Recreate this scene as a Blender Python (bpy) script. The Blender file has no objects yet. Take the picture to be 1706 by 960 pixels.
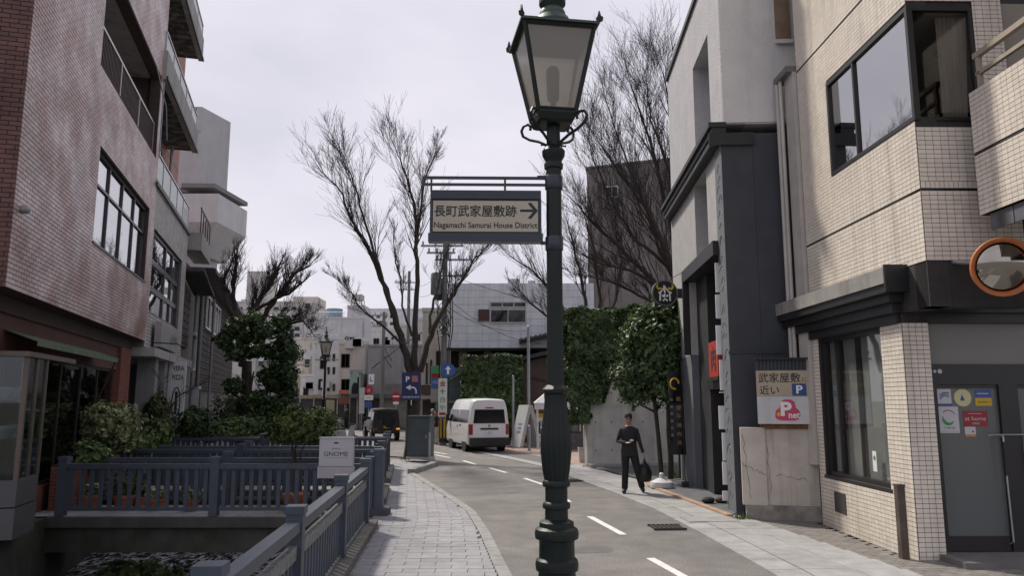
import bpy, bmesh, math, random
from mathutils import Vector, Matrix, noise as mnoise
D = bpy.data; S = bpy.context.scene; COL = S.collection
RAD = math.radians; PI = math.pi

# ------------------------------------------------------------------ camera, sky, sun, exposure
F_PX, CX, CY, HZ, CAM_H = 1260.0, 853.0, 480.0, 668.0, 2.1      # lens from the photograph (1706 x 960)
PITCH = math.atan((HZ-CY)/F_PX); CP, SP = math.cos(PITCH), math.sin(PITCH)
cam = D.cameras.new('camera'); cam.sensor_width = 36; cam.lens = F_PX/1706*36; cam.clip_end = 2000; cam.clip_start = .05
camo = D.objects.new('camera', cam); COL.objects.link(camo)
camo.location = (0, 0, CAM_H); camo.rotation_euler = (PI/2+PITCH, 0, 0); S.camera = camo

SUN_AZ, SUN_EL = RAD(39), RAD(51)          # sun ahead and to the left, behind thin cloud
w = D.worlds.new('World'); S.world = w; w.use_nodes = True
nt = w.node_tree; nt.nodes.clear()
out = nt.nodes.new('ShaderNodeOutputWorld'); bg = nt.nodes.new('ShaderNodeBackground')
sky = nt.nodes.new('ShaderNodeTexSky'); sky.sky_type = 'NISHITA'; sky.sun_disc = False
sky.sun_elevation = SUN_EL; sky.sun_rotation = -SUN_AZ; sky.dust_density = 3
tc = nt.nodes.new('ShaderNodeTexCoord'); mp = nt.nodes.new('ShaderNodeMapping'); mp.inputs['Scale'].default_value = (1, 1, 2.2)
nz = nt.nodes.new('ShaderNodeTexNoise'); nz.inputs['Scale'].default_value = 2.3; nz.inputs['Detail'].default_value = 6; nz.inputs['Roughness'].default_value = .5
cr = nt.nodes.new('ShaderNodeValToRGB')
cr.color_ramp.elements[0].position = .36; cr.color_ramp.elements[0].color = (4.75, 4.7, 5.35, 1)
cr.color_ramp.elements[1].position = .68; cr.color_ramp.elements[1].color = (6.2, 5.95, 6.5, 1)
mx = nt.nodes.new('ShaderNodeMix'); mx.data_type = 'RGBA'; mx.inputs['Factor'].default_value = .95
L = nt.links.new
L(tc.outputs['Generated'], mp.inputs['Vector']); L(mp.outputs['Vector'], nz.inputs['Vector']); L(nz.outputs['Fac'], cr.inputs['Fac'])
L(sky.outputs['Color'], mx.inputs['A']); L(cr.outputs['Color'], mx.inputs['B']); L(mx.outputs['Result'], bg.inputs['Color'])
bg.inputs['Strength'].default_value = .115
L(bg.outputs['Background'], out.inputs['Surface'])
sun = D.lights.new('sun', 'SUN'); sun.energy = 3.5; sun.angle = RAD(5); sun.color = (1, .93, .81)
suno = D.objects.new('sun', sun); COL.objects.link(suno)
sv = Vector((-math.sin(SUN_AZ)*math.cos(SUN_EL), math.cos(SUN_AZ)*math.cos(SUN_EL), math.sin(SUN_EL)))
suno.rotation_euler = (-sv).to_track_quat('-Z', 'Y').to_euler(); suno.location = sv*60
S.view_settings.view_transform = 'Standard'; S.view_settings.look = 'None'; S.view_settings.exposure = 0.32; S.view_settings.gamma = 1
S.cycles.max_bounces = 6; S.cycles.transparent_max_bounces = 12

# ------------------------------------------------------------------ helpers: measuring
def ray(px, py):
    a = (px-CX)/F_PX; b = (CY-py)/F_PX
    return Vector((a, CP-b*SP, SP+b*CP))
def ground(px, py, z=0.0):
    d = ray(px, py); t = (z-CAM_H)/d.z
    return Vector((d.x*t, d.y*t, z))
def at(px, py, Y):
    d = ray(px, py); t = Y/d.y
    return Vector((d.x*t, Y, CAM_H+d.z*t))
def proj(p):
    z = p[2]-CAM_H; zc = p[1]*CP+z*SP; yc = -p[1]*SP+z*CP
    return (CX+F_PX*p[0]/max(zc, .01), CY-F_PX*yc/max(zc, .01), zc)

# ------------------------------------------------------------------ helpers: meshes
class MB:
    def __init__(s): s.v = []; s.f = []; s.m = []; s.cm = 0
    def add(s, vs, fs, mtx=None):
        n = len(s.v)
        s.v += [tuple(mtx @ Vector(p)) for p in vs] if mtx else [tuple(p) for p in vs]
        s.f += [tuple(i+n for i in f) for f in fs]; s.m += [s.cm]*len(fs); return s
    def box(s, x0, x1, y0, y1, z0, z1, mtx=None):
        vs = [(x, y, z) for z in (z0, z1) for y in (y0, y1) for x in (x0, x1)]
        return s.add(vs, [(0,2,3,1),(4,5,7,6),(0,1,5,4),(2,6,7,3),(0,4,6,2),(1,3,7,5)], mtx)
    def cbox(s, c, d, mtx=None):
        return s.box(c[0]-d[0]/2, c[0]+d[0]/2, c[1]-d[1]/2, c[1]+d[1]/2, c[2]-d[2]/2, c[2]+d[2]/2, mtx)
    def prism(s, poly, z0, z1, mtx=None):
        n = len(poly)
        vs = [(x, y, z0) for x, y in poly]+[(x, y, z1) for x, y in poly]
        return s.add(vs, [tuple(range(n))[::-1], tuple(range(n, 2*n))]+[(i, (i+1) % n, n+(i+1) % n, n+i) for i in range(n)], mtx)
    def extr(s, poly, y0, y1, mtx=None):                       # polygon in xz, along y
        n = len(poly)
        vs = [(x, y0, z) for x, z in poly]+[(x, y1, z) for x, z in poly]
        return s.add(vs, [tuple(range(n)), tuple(range(n, 2*n))[::-1]]+[(i, n+i, n+(i+1) % n, (i+1) % n) for i in range(n)], mtx)
    def lathe(s, prof, n=16, c=(0, 0, 0), mtx=None, rot=0, cap=True):
        vs = []; fs = []
        for r, z in prof:
            vs += [(c[0]+r*math.cos(rot+2*PI*k/n), c[1]+r*math.sin(rot+2*PI*k/n), c[2]+z) for k in range(n)]
        for j in range(len(prof)-1):
            fs += [(j*n+k, j*n+(k+1) % n, (j+1)*n+(k+1) % n, (j+1)*n+k) for k in range(n)]
        if cap: fs += [tuple(range(n))[::-1], tuple(range((len(prof)-1)*n, len(prof)*n))]
        return s.add(vs, fs, mtx)
    def tube(s, pts, r, n=6, mtx=None, cap=True):
        pts = [Vector(p) for p in pts]; rs = r if isinstance(r, (list, tuple)) else [r]*len(pts)
        vs = []; fs = []; up = None
        for i, p in enumerate(pts):
            t = (pts[min(i+1, len(pts)-1)]-pts[max(i-1, 0)])
            if t.length < 1e-9: t = Vector((0, 0, 1))
            t.normalize()
            if up is None: up = Vector((0, 0, 1)) if abs(t.z) < .9 else Vector((1, 0, 0))
            a = t.cross(up); a = a if a.length > 1e-4 else t.orthogonal()
            a.normalize(); b = t.cross(a); up = -b if b.dot(up) < 0 else b
            vs += [p+a*(rs[i]*math.cos(2*PI*k/n))+b*(rs[i]*math.sin(2*PI*k/n)) for k in range(n)]
        for j in range(len(pts)-1):
            fs += [(j*n+k, j*n+(k+1) % n, (j+1)*n+(k+1) % n, (j+1)*n+k) for k in range(n)]
        if cap: fs += [tuple(range(n))[::-1], tuple(range((len(pts)-1)*n, len(pts)*n))]
        return s.add(vs, fs, mtx)
    def loft(s, secs, cap=True, mtx=None):
        n = len(secs[0]); vs = [p for q in secs for p in q]; fs = []
        for j in range(len(secs)-1):
            fs += [(j*n+k, j*n+(k+1) % n, (j+1)*n+(k+1) % n, (j+1)*n+k) for k in range(n)]
        if cap: fs += [tuple(range(n))[::-1], tuple(range((len(secs)-1)*n, len(secs)*n))]
        return s.add(vs, fs, mtx)
    def ell(s, c, r, nu=12, nv=8, mtx=None):
        return s.loft([[(c[0]+r[0]*math.sin(PI*j/nv)*math.cos(2*PI*k/nu), c[1]+r[1]*math.sin(PI*j/nv)*math.sin(2*PI*k/nu),
                         c[2]-r[2]*math.cos(PI*j/nv)) for k in range(nu)] for j in range(1, nv)], mtx=mtx)
    def mesh(s, name, mats, smooth=False):
        me = D.meshes.new(name); me.from_pydata(s.v, [], s.f)
        for m in (mats if isinstance(mats, (list, tuple)) else [mats]): me.materials.append(m)
        if s.cm: me.polygons.foreach_set('material_index', s.m)
        if len(s.f) < 30000:
            bm = bmesh.new(); bm.from_mesh(me); bmesh.ops.recalc_face_normals(bm, faces=bm.faces); bm.to_mesh(me); bm.free()
        if smooth:
            me.polygons.foreach_set('use_smooth', [True]*len(me.polygons))
            if smooth != 'all':
                try: me.set_sharp_from_angle(angle=RAD(38))
                except Exception: pass
        me.update(); return me
    def build(s, name, mats, parent=None, smooth=False, **kw):
        return link(name, s.mesh(name, mats, smooth), parent, **kw)
def link(name, me, parent=None, loc=None, rotz=None, kind=None):
    o = D.objects.new(name, me); COL.objects.link(o); o.parent = parent
    if loc is not None: o.location = loc
    if rotz is not None: o.rotation_euler[2] = rotz
    if kind: o['kind'] = kind
    return o
def tag(o, label, cat, group=None):
    o['label'] = label; o['category'] = cat
    if group: o['group'] = group
    return o
def thing(name, label, cat, loc=(0, 0, 0), rotz=0.0, group=None):
    o = D.objects.new(name, None); COL.objects.link(o); o.location = loc; o.rotation_euler = (0, 0, rotz); o.empty_display_size = .2
    return tag(o, label, cat, group)
def struct(name, mb, m, smooth=False):
    o = mb.build(name, m, None, smooth); o['kind'] = 'structure'; return o
def copy_tree(o, parent=None):
    c = o.copy(); COL.objects.link(c); c.parent = parent
    for ch in o.children: copy_tree(ch, c)
    return c
TXT = {}
def text(parent, body, m, x, z, w=None, h=.1, y=0.0, bold=0.0, align='L', name='lettering', wmax=None, vertical=False):
    """flat lettering facing local -Y; h = height of a capital or kanji; w = total width it is fitted to"""
    cjk = any(ord(c_) > 0x2fff for c_ in body); thick = bold if cjk else 0; bold = 0 if cjk else bold     # kanji are thickened by offset copies
    key = (body, bold)
    if key not in TXT:
        c = D.curves.new('t', 'FONT'); c.body = body; c.size = 1; c.offset = bold; c.resolution_u = 3
        o = D.objects.new('t', c); COL.objects.link(o)
        me = D.meshes.new_from_object(o.evaluated_get(bpy.context.evaluated_depsgraph_get()))
        D.objects.remove(o); D.curves.remove(c); TXT[key] = me
    me = TXT[key].copy(); me.materials.clear(); me.materials.append(m)
    xs = [v.co.x for v in me.vertices]; ys = [v.co.y for v in me.vertices]
    x0, x1, y0, y1 = min(xs), max(xs), min(ys), max(ys)
    sz = h/(y1-y0); sx = (w/(x1-x0)) if w else sz
    ox = x if align == 'L' else x-sx*(x1-x0)/2
    for v in me.vertices:
        X, Y = v.co.x, v.co.y
        v.co = (ox+(X-x0)*sx, y, z+(Y-y0)*sz)
    if thick:
        bm = bmesh.new(); q = sz*max(thick, .012)
        for i, (a, b) in enumerate(((0, 0), (q, 0), (-q, 0), (0, q), (0, -q))):
            n0 = len(bm.verts); bm.from_mesh(me); bm.verts.ensure_lookup_table()
            for v in bm.verts[n0:]: v.co += Vector((a, -.00015*i, b))
        bm.to_mesh(me); bm.free()
    return link(name, me, parent)

# ------------------------------------------------------------------ helpers: materials
MATS = {}
def mat(name, col, rough=.75, var=.12, scale=3.0, col2=None, mixs=.5, bump=0.0, bscale=60, metal=0.0, spec=.5, rnd=0.0, streak=0.0,
        streakcol=(.03, .028, .025), emit=None, coat=0.0, mixlo=.45, mixhi=.62, blot=0.0, blotcol=None, speck=0.0, speckscale=55):
    if name in MATS: return MATS[name]
    m = D.materials.new(name); m.use_nodes = True; t = m.node_tree; N = t.nodes; lk = t.links.new
    p = N['Principled BSDF']; p.inputs['Roughness'].default_value = rough; p.inputs['Metallic'].default_value = metal
    p.inputs['Specular IOR Level'].default_value = spec; p.inputs['Coat Weight'].default_value = coat
    geo = N.new('ShaderNodeNewGeometry')
    def noise(sc, det=4, vec=None):
        n = N.new('ShaderNodeTexNoise'); n.inputs['Scale'].default_value = sc; n.inputs['Detail'].default_value = det
        lk(vec or geo.outputs['Position'], n.inputs['Vector']); return n.outputs['Fac']
    def ramp(fac, a, b, ca=0.0, cb=1.0):
        r = N.new('ShaderNodeMapRange'); r.inputs['From Min'].default_value = a; r.inputs['From Max'].default_value = b
        r.inputs['To Min'].default_value = ca; r.inputs['To Max'].default_value = cb; lk(fac, r.inputs['Value']); return r.outputs['Result']
    def mix(fac, a, b, bl='MIX'):
        x = N.new('ShaderNodeMix'); x.data_type = 'RGBA'; x.blend_type = bl
        if isinstance(fac, float): x.inputs['Factor'].default_value = fac
        else: lk(fac, x.inputs['Factor'])
        for k, q in (('A', a), ('B', b)):
            if isinstance(q, tuple): x.inputs[k].default_value = (*q[:3], 1)
            else: lk(q, x.inputs[k])
        return x.outputs['Result']
    def val(fac, lo, hi):
        c = N.new('ShaderNodeCombineColor'); r = ramp(fac, 0, 1, lo, hi)
        for k in range(3): lk(r, c.inputs[k])
        return c.outputs['Color']
    c = col
    if col2: c = mix(ramp(noise(scale*mixs, 6), mixlo, mixhi), col, col2)
    if blot: c = mix(ramp(noise(scale*.35, 5), .5, .72, 0, blot), c, blotcol or (.05, .048, .045))
    if var: c = mix(1.0, c, val(ramp(noise(scale, 5), .3, .7), 1-var, 1+var), 'MULTIPLY')
    if speck: c = mix(1.0, c, val(ramp(noise(speckscale, 2), .25, .75), 1-speck, 1+speck), 'MULTIPLY')
    if rnd:
        oi = N.new('ShaderNodeObjectInfo'); ad = N.new('ShaderNodeMath'); ad.operation = 'ADD'
        lk(oi.outputs['Random'], ad.inputs[0]); lk(geo.outputs['Random Per Island'], ad.inputs[1])
        fr = N.new('ShaderNodeMath'); fr.operation = 'FRACT'; lk(ad.outputs[0], fr.inputs[0])
        c = mix(1.0, c, val(fr.outputs[0], 1-rnd, 1+rnd), 'MULTIPLY')
    if streak:
        mpn = N.new('ShaderNodeMapping'); mpn.inputs['Scale'].default_value = (2.2, 2.2, .13); lk(geo.outputs['Position'], mpn.inputs['Vector'])
        c = mix(ramp(noise(1.6, 6, mpn.outputs['Vector']), .5, .75, 0, streak), c, streakcol)
    if isinstance(c, tuple): p.inputs['Base Color'].default_value = (*c, 1)
    else: lk(c, p.inputs['Base Color'])
    if bump:
        b = N.new('ShaderNodeBump'); b.inputs['Strength'].default_value = bump; b.inputs['Distance'].default_value = .02
        lk(noise(bscale, 4), b.inputs['Height']); lk(b.outputs['Normal'], p.inputs['Normal'])
    if emit: p.inputs['Emission Color'].default_value = (*emit[0], 1); p.inputs['Emission Strength'].default_value = emit[1]
    MATS[name] = m; return m
def glass(name, tint=(.75, .8, .82), ior=1.5, rough=.02, body=0.0, bodycol=(.6, .63, .65), film=0.0):
    """window glass: clear, reflecting by Fresnel; body > 0 = that much milky film"""
    if name in MATS: return MATS[name]
    m = D.materials.new(name); m.use_nodes = True; t = m.node_tree; N = t.nodes; N.clear(); lk = t.links.new
    o = N.new('ShaderNodeOutputMaterial'); tr = N.new('ShaderNodeBsdfTransparent'); tr.inputs[0].default_value = (*tint, 1)
    gl = N.new('ShaderNodeBsdfGlossy'); gl.inputs['Roughness'].default_value = rough
    fr = N.new('ShaderNodeFresnel'); gb_ = N.new('ShaderNodeNewGeometry'); mr_ = N.new('ShaderNodeMapRange')      # same reflectance from both sides of the pane
    mr_.inputs['To Min'].default_value = ior; mr_.inputs['To Max'].default_value = 1/ior; lk(gb_.outputs['Backfacing'], mr_.inputs['Value']); lk(mr_.outputs['Result'], fr.inputs['IOR'])
    nz_ = N.new('ShaderNodeTexNoise'); nz_.inputs['Scale'].default_value = .9; bp = N.new('ShaderNodeBump'); bp.inputs['Strength'].default_value = .06
    ge = N.new('ShaderNodeNewGeometry'); lk(ge.outputs['Position'], nz_.inputs['Vector']); lk(nz_.outputs['Fac'], bp.inputs['Height']); lk(bp.outputs['Normal'], gl.inputs['Normal'])
    base = tr.outputs[0]
    if body:
        df = N.new('ShaderNodeBsdfDiffuse'); df.inputs[0].default_value = (*bodycol, 1)
        tl = N.new('ShaderNodeBsdfTranslucent'); tl.inputs[0].default_value = (*bodycol, 1)
        dm = N.new('ShaderNodeMixShader'); dm.inputs[0].default_value = .5; lk(df.outputs[0], dm.inputs[1]); lk(tl.outputs[0], dm.inputs[2])
        bm_ = N.new('ShaderNodeMixShader'); bm_.inputs[0].default_value = body; lk(base, bm_.inputs[1]); lk(dm.outputs[0], bm_.inputs[2]); base = bm_.outputs[0]
    fo_ = fr.outputs[0]
    if film:                                             # half-mirror sun film
        mm = N.new('ShaderNodeMath'); mm.operation = 'MAXIMUM'; mm.inputs[1].default_value = film; lk(fo_, mm.inputs[0]); fo_ = mm.outputs[0]
    ms = N.new('ShaderNodeMixShader'); lk(fo_, ms.inputs[0]); lk(base, ms.inputs[1]); lk(gl.outputs[0], ms.inputs[2]); lk(ms.outputs[0], o.inputs[0])
    MATS[name] = m; return m
def leafmat(name, c1, c2, rough=.45):
    if name in MATS: return MATS[name]
    m = D.materials.new(name); m.use_nodes = True; t = m.node_tree; N = t.nodes; lk = t.links.new
    p = N['Principled BSDF']; p.inputs['Roughness'].default_value = rough; p.inputs['Specular IOR Level'].default_value = .4
    g = N.new('ShaderNodeNewGeometry'); r = N.new('ShaderNodeValToRGB'); e = r.color_ramp.elements
    e[0].color = (*c1, 1); e[1].color = (*c2, 1); e[0].position = .1; e[1].position = .95
    lk(g.outputs['Random Per Island'], r.inputs[0])
    n = N.new('ShaderNodeTexNoise'); n.inputs['Scale'].default_value = 2.2; lk(g.outputs['Position'], n.inputs['Vector'])
    x = N.new('ShaderNodeMix'); x.data_type = 'RGBA'; x.blend_type = 'MULTIPLY'; x.inputs['Factor'].default_value = 1
    rr = N.new('ShaderNodeMapRange'); rr.inputs['From Min'].default_value = .3; rr.inputs['From Max'].default_value = .7; rr.inputs['To Min'].default_value = .6; rr.inputs['To Max'].default_value = 1.35
    lk(n.outputs['Fac'], rr.inputs['Value']); lk(r.outputs[0], x.inputs['A']); lk(rr.outputs[0], x.inputs['B']); lk(x.outputs['Result'], p.inputs['Base Color'])
    tl = N.new('ShaderNodeBsdfTranslucent'); lk(x.outputs['Result'], tl.inputs[0]); ms = N.new('ShaderNodeMixShader'); ms.inputs[0].default_value = .22
    lk(p.outputs[0], ms.inputs[1]); lk(tl.outputs[0], ms.inputs[2]); lk(ms.outputs[0], N['Material Output'].inputs[0])
    MATS[name] = m; return m

# ------------------------------------------------------------------ helpers: walls, tiles, windows
def wall(mb, x0, x1, z0, z1, y0, y1, holes=(), mtx=None):
    xs = sorted({x0, x1, *[min(max(h[i], x0), x1) for h in holes for i in (0, 1)]})
    zs = sorted({z0, z1, *[min(max(h[i], z0), z1) for h in holes for i in (2, 3)]})
    for a, b in zip(xs, xs[1:]):
        run = None
        for c, d in zip(zs, zs[1:]):
            hole = any(h[0] < (a+b)/2 < h[1] and h[2] < (c+d)/2 < h[3] for h in holes)
            if not hole: run = [c, d] if run is None else [run[0], d]
            if hole and run: mb.box(a, b, y0, y1, *run, mtx); run = None
        if run: mb.box(a, b, y0, y1, *run, mtx)
    return mb
class Tiles:
    """small facing tiles / bricks; the 300 that show largest become parts, the others one joined part"""
    def __init__(s, parent, name, tw, th, t, m, gap=.012, most=300, m2=None, m2f=None):
        s.p, s.name, s.tw, s.th, s.t, s.m, s.gap, s.most = parent, name, tw, th, t, m, gap, most
        s.r = []; s.m2 = m2; s.m2f = m2f
    def add(s, x0, x1, z0, z1, holes=(), mtx=None, bond=0.0, breaks=(), tw=None, th=None):
        tw = tw or s.tw; th = th or s.th
        M0 = mtx or Matrix.Identity(4); g = s.gap/2; j = 0; z = z0
        while z < z1-th*.3:
            zt = min(z+th, z1); x = x0-(bond*tw if j % 2 else 0)
            while x < x1-1e-4:
                a, b = max(x, x0), min(x+tw, x1); x += tw
                segs = [(a, b)]
                for h in holes:
                    if h[2] < zt-g and h[3] > z+g:
                        ns = []
                        for (p, q) in segs:
                            if h[1] <= p or h[0] >= q: ns.append((p, q)); continue
                            if h[0] > p: ns.append((p, h[0]))
                            if h[1] < q: ns.append((h[1], q))
                        segs = ns
                for (p, q) in segs:
                    if q-p > s.gap*2: s.r.append((p+g, q-g, z+g, zt-g, M0, abs(q-p-tw) < 1e-3 and abs(zt-z-th) < 1e-3 and tw == s.tw and th == s.th))
            z += th; j += 1
    def finish(s):
        W = Matrix.LocRotScale(s.p.location, s.p.rotation_euler, None); cand = []
        for i, (a, b, c, d, M0, full) in enumerate(s.r):
            if not full: continue
            P = W @ M0 @ Vector(((a+b)/2, 0, (c+d)/2)); px, py, zc = proj(P)
            if zc > 0 and 0 < px < 1706 and 0 < py < 960:
                nrm = (W @ M0).to_3x3() @ Vector((0, -1, 0)); vd = (Vector((0, 0, CAM_H))-P)
                k = nrm.dot(vd)/vd.length**3
                if k > 0: cand.append((k, i))
        cand.sort(reverse=True); pick = {i for _, i in cand[:s.most]}
        g = s.gap; one = MB().box(-(s.tw-g)/2, (s.tw-g)/2, -s.t, 0, -(s.th-g)/2, (s.th-g)/2).mesh(s.name, s.m)
        fld = MB(); alt = MB()
        for i, (a, b, c, d, M0, full) in enumerate(s.r):
            if i in pick:
                o = D.objects.new(s.name, one); COL.objects.link(o); o.parent = s.p
                o.matrix_local = M0 @ Matrix.Translation(((a+b)/2, 0, (c+d)/2))
            else:
                tgt = alt if (s.m2f and s.m2f((a+b)/2, (c+d)/2, M0)) else fld
                n = len(tgt.v)
                tgt.add([(a, -s.t, c), (b, -s.t, c), (b, -s.t, d), (a, -s.t, d), (a, 0, c), (b, 0, c), (b, 0, d), (a, 0, d)],
                        [(0, 1, 2, 3), (0, 4, 5, 1), (3, 2, 6, 7), (0, 3, 7, 4), (1, 5, 6, 2)], M0)
        if fld.f: fld.build(s.name+'_field', s.m, s.p, kind='stuff')
        if alt.f: alt.build(s.name+'_patch', s.m2, s.p, kind='stuff')
def window(parent, x0, x1, z0, z1, y, cols=2, rows=(1.0,), fw=.05, fm=None, gm=None, back=None, depth=.06, mtx=None, backd=.12, name='window', sill=0, mull=None):
    """frame as a part, each pane a sub-part; y = outer face of the frame"""
    mb = MB(); mull = mull or fw*.8
    mb.box(x0, x1, y, y+depth, z0, z0+fw, mtx).box(x0, x1, y, y+depth, z1-fw, z1, mtx)
    mb.box(x0, x0+fw, y, y+depth, z0+fw, z1-fw, mtx).box(x1-fw, x1, y, y+depth, z0+fw, z1-fw, mtx)
    if isinstance(cols, int): cols = [1/cols]*cols
    tx = sum(cols); tz = sum(rows); xs = [x0+fw]; zs = [z0+fw]
    for c in cols: xs.append(xs[-1]+(x1-x0-2*fw)*c/tx)
    for r in rows: zs.append(zs[-1]+(z1-z0-2*fw)*r/tz)
    for x in xs[1:-1]: mb.box(x-mull/2, x+mull/2, y+.004, y+depth-.004, z0+fw, z1-fw, mtx)
    for z in zs[1:-1]: mb.box(x0+fw, x1-fw, y+.008, y+depth-.008, z-mull/2, z+mull/2, mtx)
    if sill: mb.box(x0-.05, x1+.05, y-sill, y+depth, z0-.05, z0-.002, mtx)
    wo = mb.build(name, fm, parent)
    for a, b in zip(xs, xs[1:]):
        for c, d in zip(zs, zs[1:]):
            MB().box(a, b, y+depth*.5, y+depth*.5+.006, c, d, mtx).build('pane', gm, wo)
    if back: MB().box(x0+.01, x1-.01, y+depth+backd, y+depth+backd+.02, z0+.01, z1-.01, mtx).build('pane_backing', back, wo)  # sheet behind the panes; the dark ones stand in for unlit rooms
    return wo
def leaves(mb, pts, size, flat=None, droop=.3, rng=random, aspect=.55):
    for p, nrm in pts:
        s = size*rng.uniform(.6, 1.35)
        d = Vector((rng.gauss(0, 1), rng.gauss(0, 1), rng.gauss(0, 1)))
        if nrm is not None: d = d*.55+Vector(nrm)*1.1
        d.normalize()
        a = d.orthogonal(); a.rotate(Matrix.Rotation(rng.uniform(0, 6.28), 3, d)); b = d.cross(a)
        p = Vector(p); a = a*s; b = b*s*aspect
        mb.add([p-a, p-a*.1-b+d*s*.18, p+a, p-a*.1+b+d*s*.18], [(0, 1, 2), (0, 2, 3)])
def clump_pts(c, r, n, rng, shell=.55, bump=.3, seed=0):
    """points in a lumpy ellipsoid, more of them near its surface"""
    out = []
    while len(out) < n:
        d = Vector((rng.gauss(0, 1), rng.gauss(0, 1), rng.gauss(0, 1))).normalized()
        k = 1+bump*mnoise.noise(d*2.3+Vector((seed, seed*1.7, 0)))*2
        q = k*(shell+(1-shell)*rng.random()**.6)
        out.append(((c[0]+r[0]*d.x*q, c[1]+r[1]*d.y*q, c[2]+r[2]*d.z*q), (d.x, d.y, d.z+.25)))
    return out

# ------------------------------------------------------------------ common materials
asphalt = mat('asphalt', (.158, .15, .146), .9, .14, 2.2, col2=(.188, .176, .167), mixs=.25, speck=.35, speckscale=38, bump=.5, bscale=160, blot=.25, blotcol=(.12, .115, .112))
ground_m = mat('packed_ground', (.12, .115, .105), .95, .2, 2)
paver_m = mat('pale_paver', (.265, .262, .28), .8, .10, 6, rnd=.07, speck=.12, bump=.3, bscale=90, col2=(.235, .232, .25), mixs=.2)
joint_m = mat('paver_joint', (.13, .127, .127), .95, .2, 9)
slab_m = mat('grey_slab', (.30, .297, .30), .85, .14, 4, rnd=.07, speck=.12, bump=.3, bscale=80, blot=.3, blotcol=(.17, .165, .16))
kerb_m = mat('kerb_stone', (.25, .245, .24), .85, .18, 5, rnd=.08, bump=.4, bscale=60)
redpave_m = mat('reddish_paving', (.30, .215, .185), .9, .15, 4, rnd=.08, bump=.3, bscale=80)
cobble_m = mat('dark_paver', (.19, .175, .165), .85, .15, 5, rnd=.12, bump=.3, bscale=90)
paint_m = mat('road_paint', (.66, .65, .63), .75, .18, 9, col2=(.38, .37, .36), mixs=2.0, mixlo=.55, mixhi=.75)
conc_m = mat('concrete', (.45, .43, .405), .9, .12, 2.5, bump=.35, bscale=50, streak=.45, streakcol=(.15, .135, .115), blot=.3, blotcol=(.14, .13, .11))
wetconc_m = mat('mossy_concrete', (.055, .052, .046), .8, .25, 3, bump=.5, bscale=35, streak=.6, streakcol=(.025, .026, .02), col2=(.03, .035, .02), mixs=.6)
rail_m = mat('blue_grey_paint', (.05, .064, .087), .5, .12, 8, rnd=.06, bump=.05, bscale=120, blot=.2, blotcol=(.05, .06, .07))
railworn_m = mat('worn_rail_paint', (.20, .20, .19), .6, .2, 9, col2=(.11, .13, .15), mixs=1.5, bump=.2, bscale=80)
black_m = mat('black_metal', (.012, .012, .013), .5, .1, 10)
dark_m = mat('dark_interior', (.014, .013, .013), .9, .2, 2)
iron_m = mat('green_cast_iron', (.008, .0135, .0125), .45, .18, 9, spec=.3, bump=.12, bscale=70, blot=.3, blotcol=(.018, .021, .019))
alu_m = mat('aluminium', (.42, .42, .43), .4, .1, 6, metal=.7)
alud_m = mat('dark_aluminium', (.05, .045, .042), .4, .1, 6, metal=.4)
steel_m = mat('galvanised_steel', (.30, .32, .34), .5, .15, 6, metal=.5)
white_m = mat('white_paint', (.72, .72, .72), .5, .06, 5)
txt_m = mat('black_lettering', (.012, .012, .014), .6, 0)
wtxt_m = mat('white_lettering', (.75, .75, .75), .6, 0)
terra_m = mat('terracotta', (.33, .11, .055), .8, .2, 8, rnd=.1)
soil_m = mat('soil', (.035, .025, .018), 1, .3, 20)
bark_m = mat('bark', (.045, .036, .030), .9, .3, 6, bump=.8, bscale=30)
twig_m = mat('twig_bark', (.038, .030, .028), .9, .2, 3)
leaf_dark = leafmat('dark_leaf', (.015, .036, .013), (.075, .125, .04))
leaf_mid = leafmat('mid_leaf', (.035, .07, .02), (.14, .20, .065))
leaf_pale = leafmat('pale_leaf', (.09, .12, .045), (.38, .42, .22))
leaf_ivy = leafmat('ivy_leaf', (.020, .045, .016), (.13, .19, .07), .5)
leaf_box = leafmat('boxwood_leaf', (.03, .05, .012), (.095, .13, .03))
glass_m = glass('clear_glass'); glassd_m = glass('dark_glass', (.25, .27, .28), 1.6)
glassm_m = glass('mirror_glass', (.5, .55, .58), 2.6)

# ------------------------------------------------------------------ the ground, the canal, the road
def Lbank(y): return -8.4-.28*(y-14)
def railx(y): return -1.84-.08*(y-5.65) if y < 14 else -2.51-.135*(y-14)
def Rbank(y): return railx(y)-.22
CAN0, CAN1 = -2.0, 27.0
mb = MB(); B = 900
mb.add([(-B, -B, -.04), (B, -B, -.04), (B, CAN0, -.04), (-B, CAN0, -.04)], [(0, 1, 2, 3)])
ys = [CAN0, 6, 10, 14, 18, 22, CAN1]
for a, b in zip(ys, ys[1:]):
    mb.add([(-B, a, -.04), (Lbank(a), a, -.04), (Lbank(b), b, -.04), (-B, b, -.04)], [(0, 1, 2, 3)])
    mb.add([(Rbank(a), a, -.04), (B, a, -.04), (B, b, -.04), (Rbank(b), b, -.04)], [(0, 1, 2, 3)])
mb.add([(-B, CAN1, -.04), (B, CAN1, -.04), (B, 1800, -.04), (-B, 1800, -.04)], [(0, 1, 2, 3)])
struct('ground', mb, ground_m)
mb = MB()
for a, b in zip(ys, ys[1:]):
    mb.add([(Lbank(a), a, -2), (Lbank(b), b, -2), (Lbank(b), b, .0), (Lbank(a), a, .0), (Lbank(a)-.35, a, 0), (Lbank(b)-.35, b, 0)], [(0, 1, 2, 3), (3, 2, 5, 4)])
    mb.add([(Rbank(a), a, -2), (Rbank(b), b, -2), (Rbank(b), b, .0), (Rbank(a), a, .0)], [(3, 2, 1, 0)])
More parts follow.
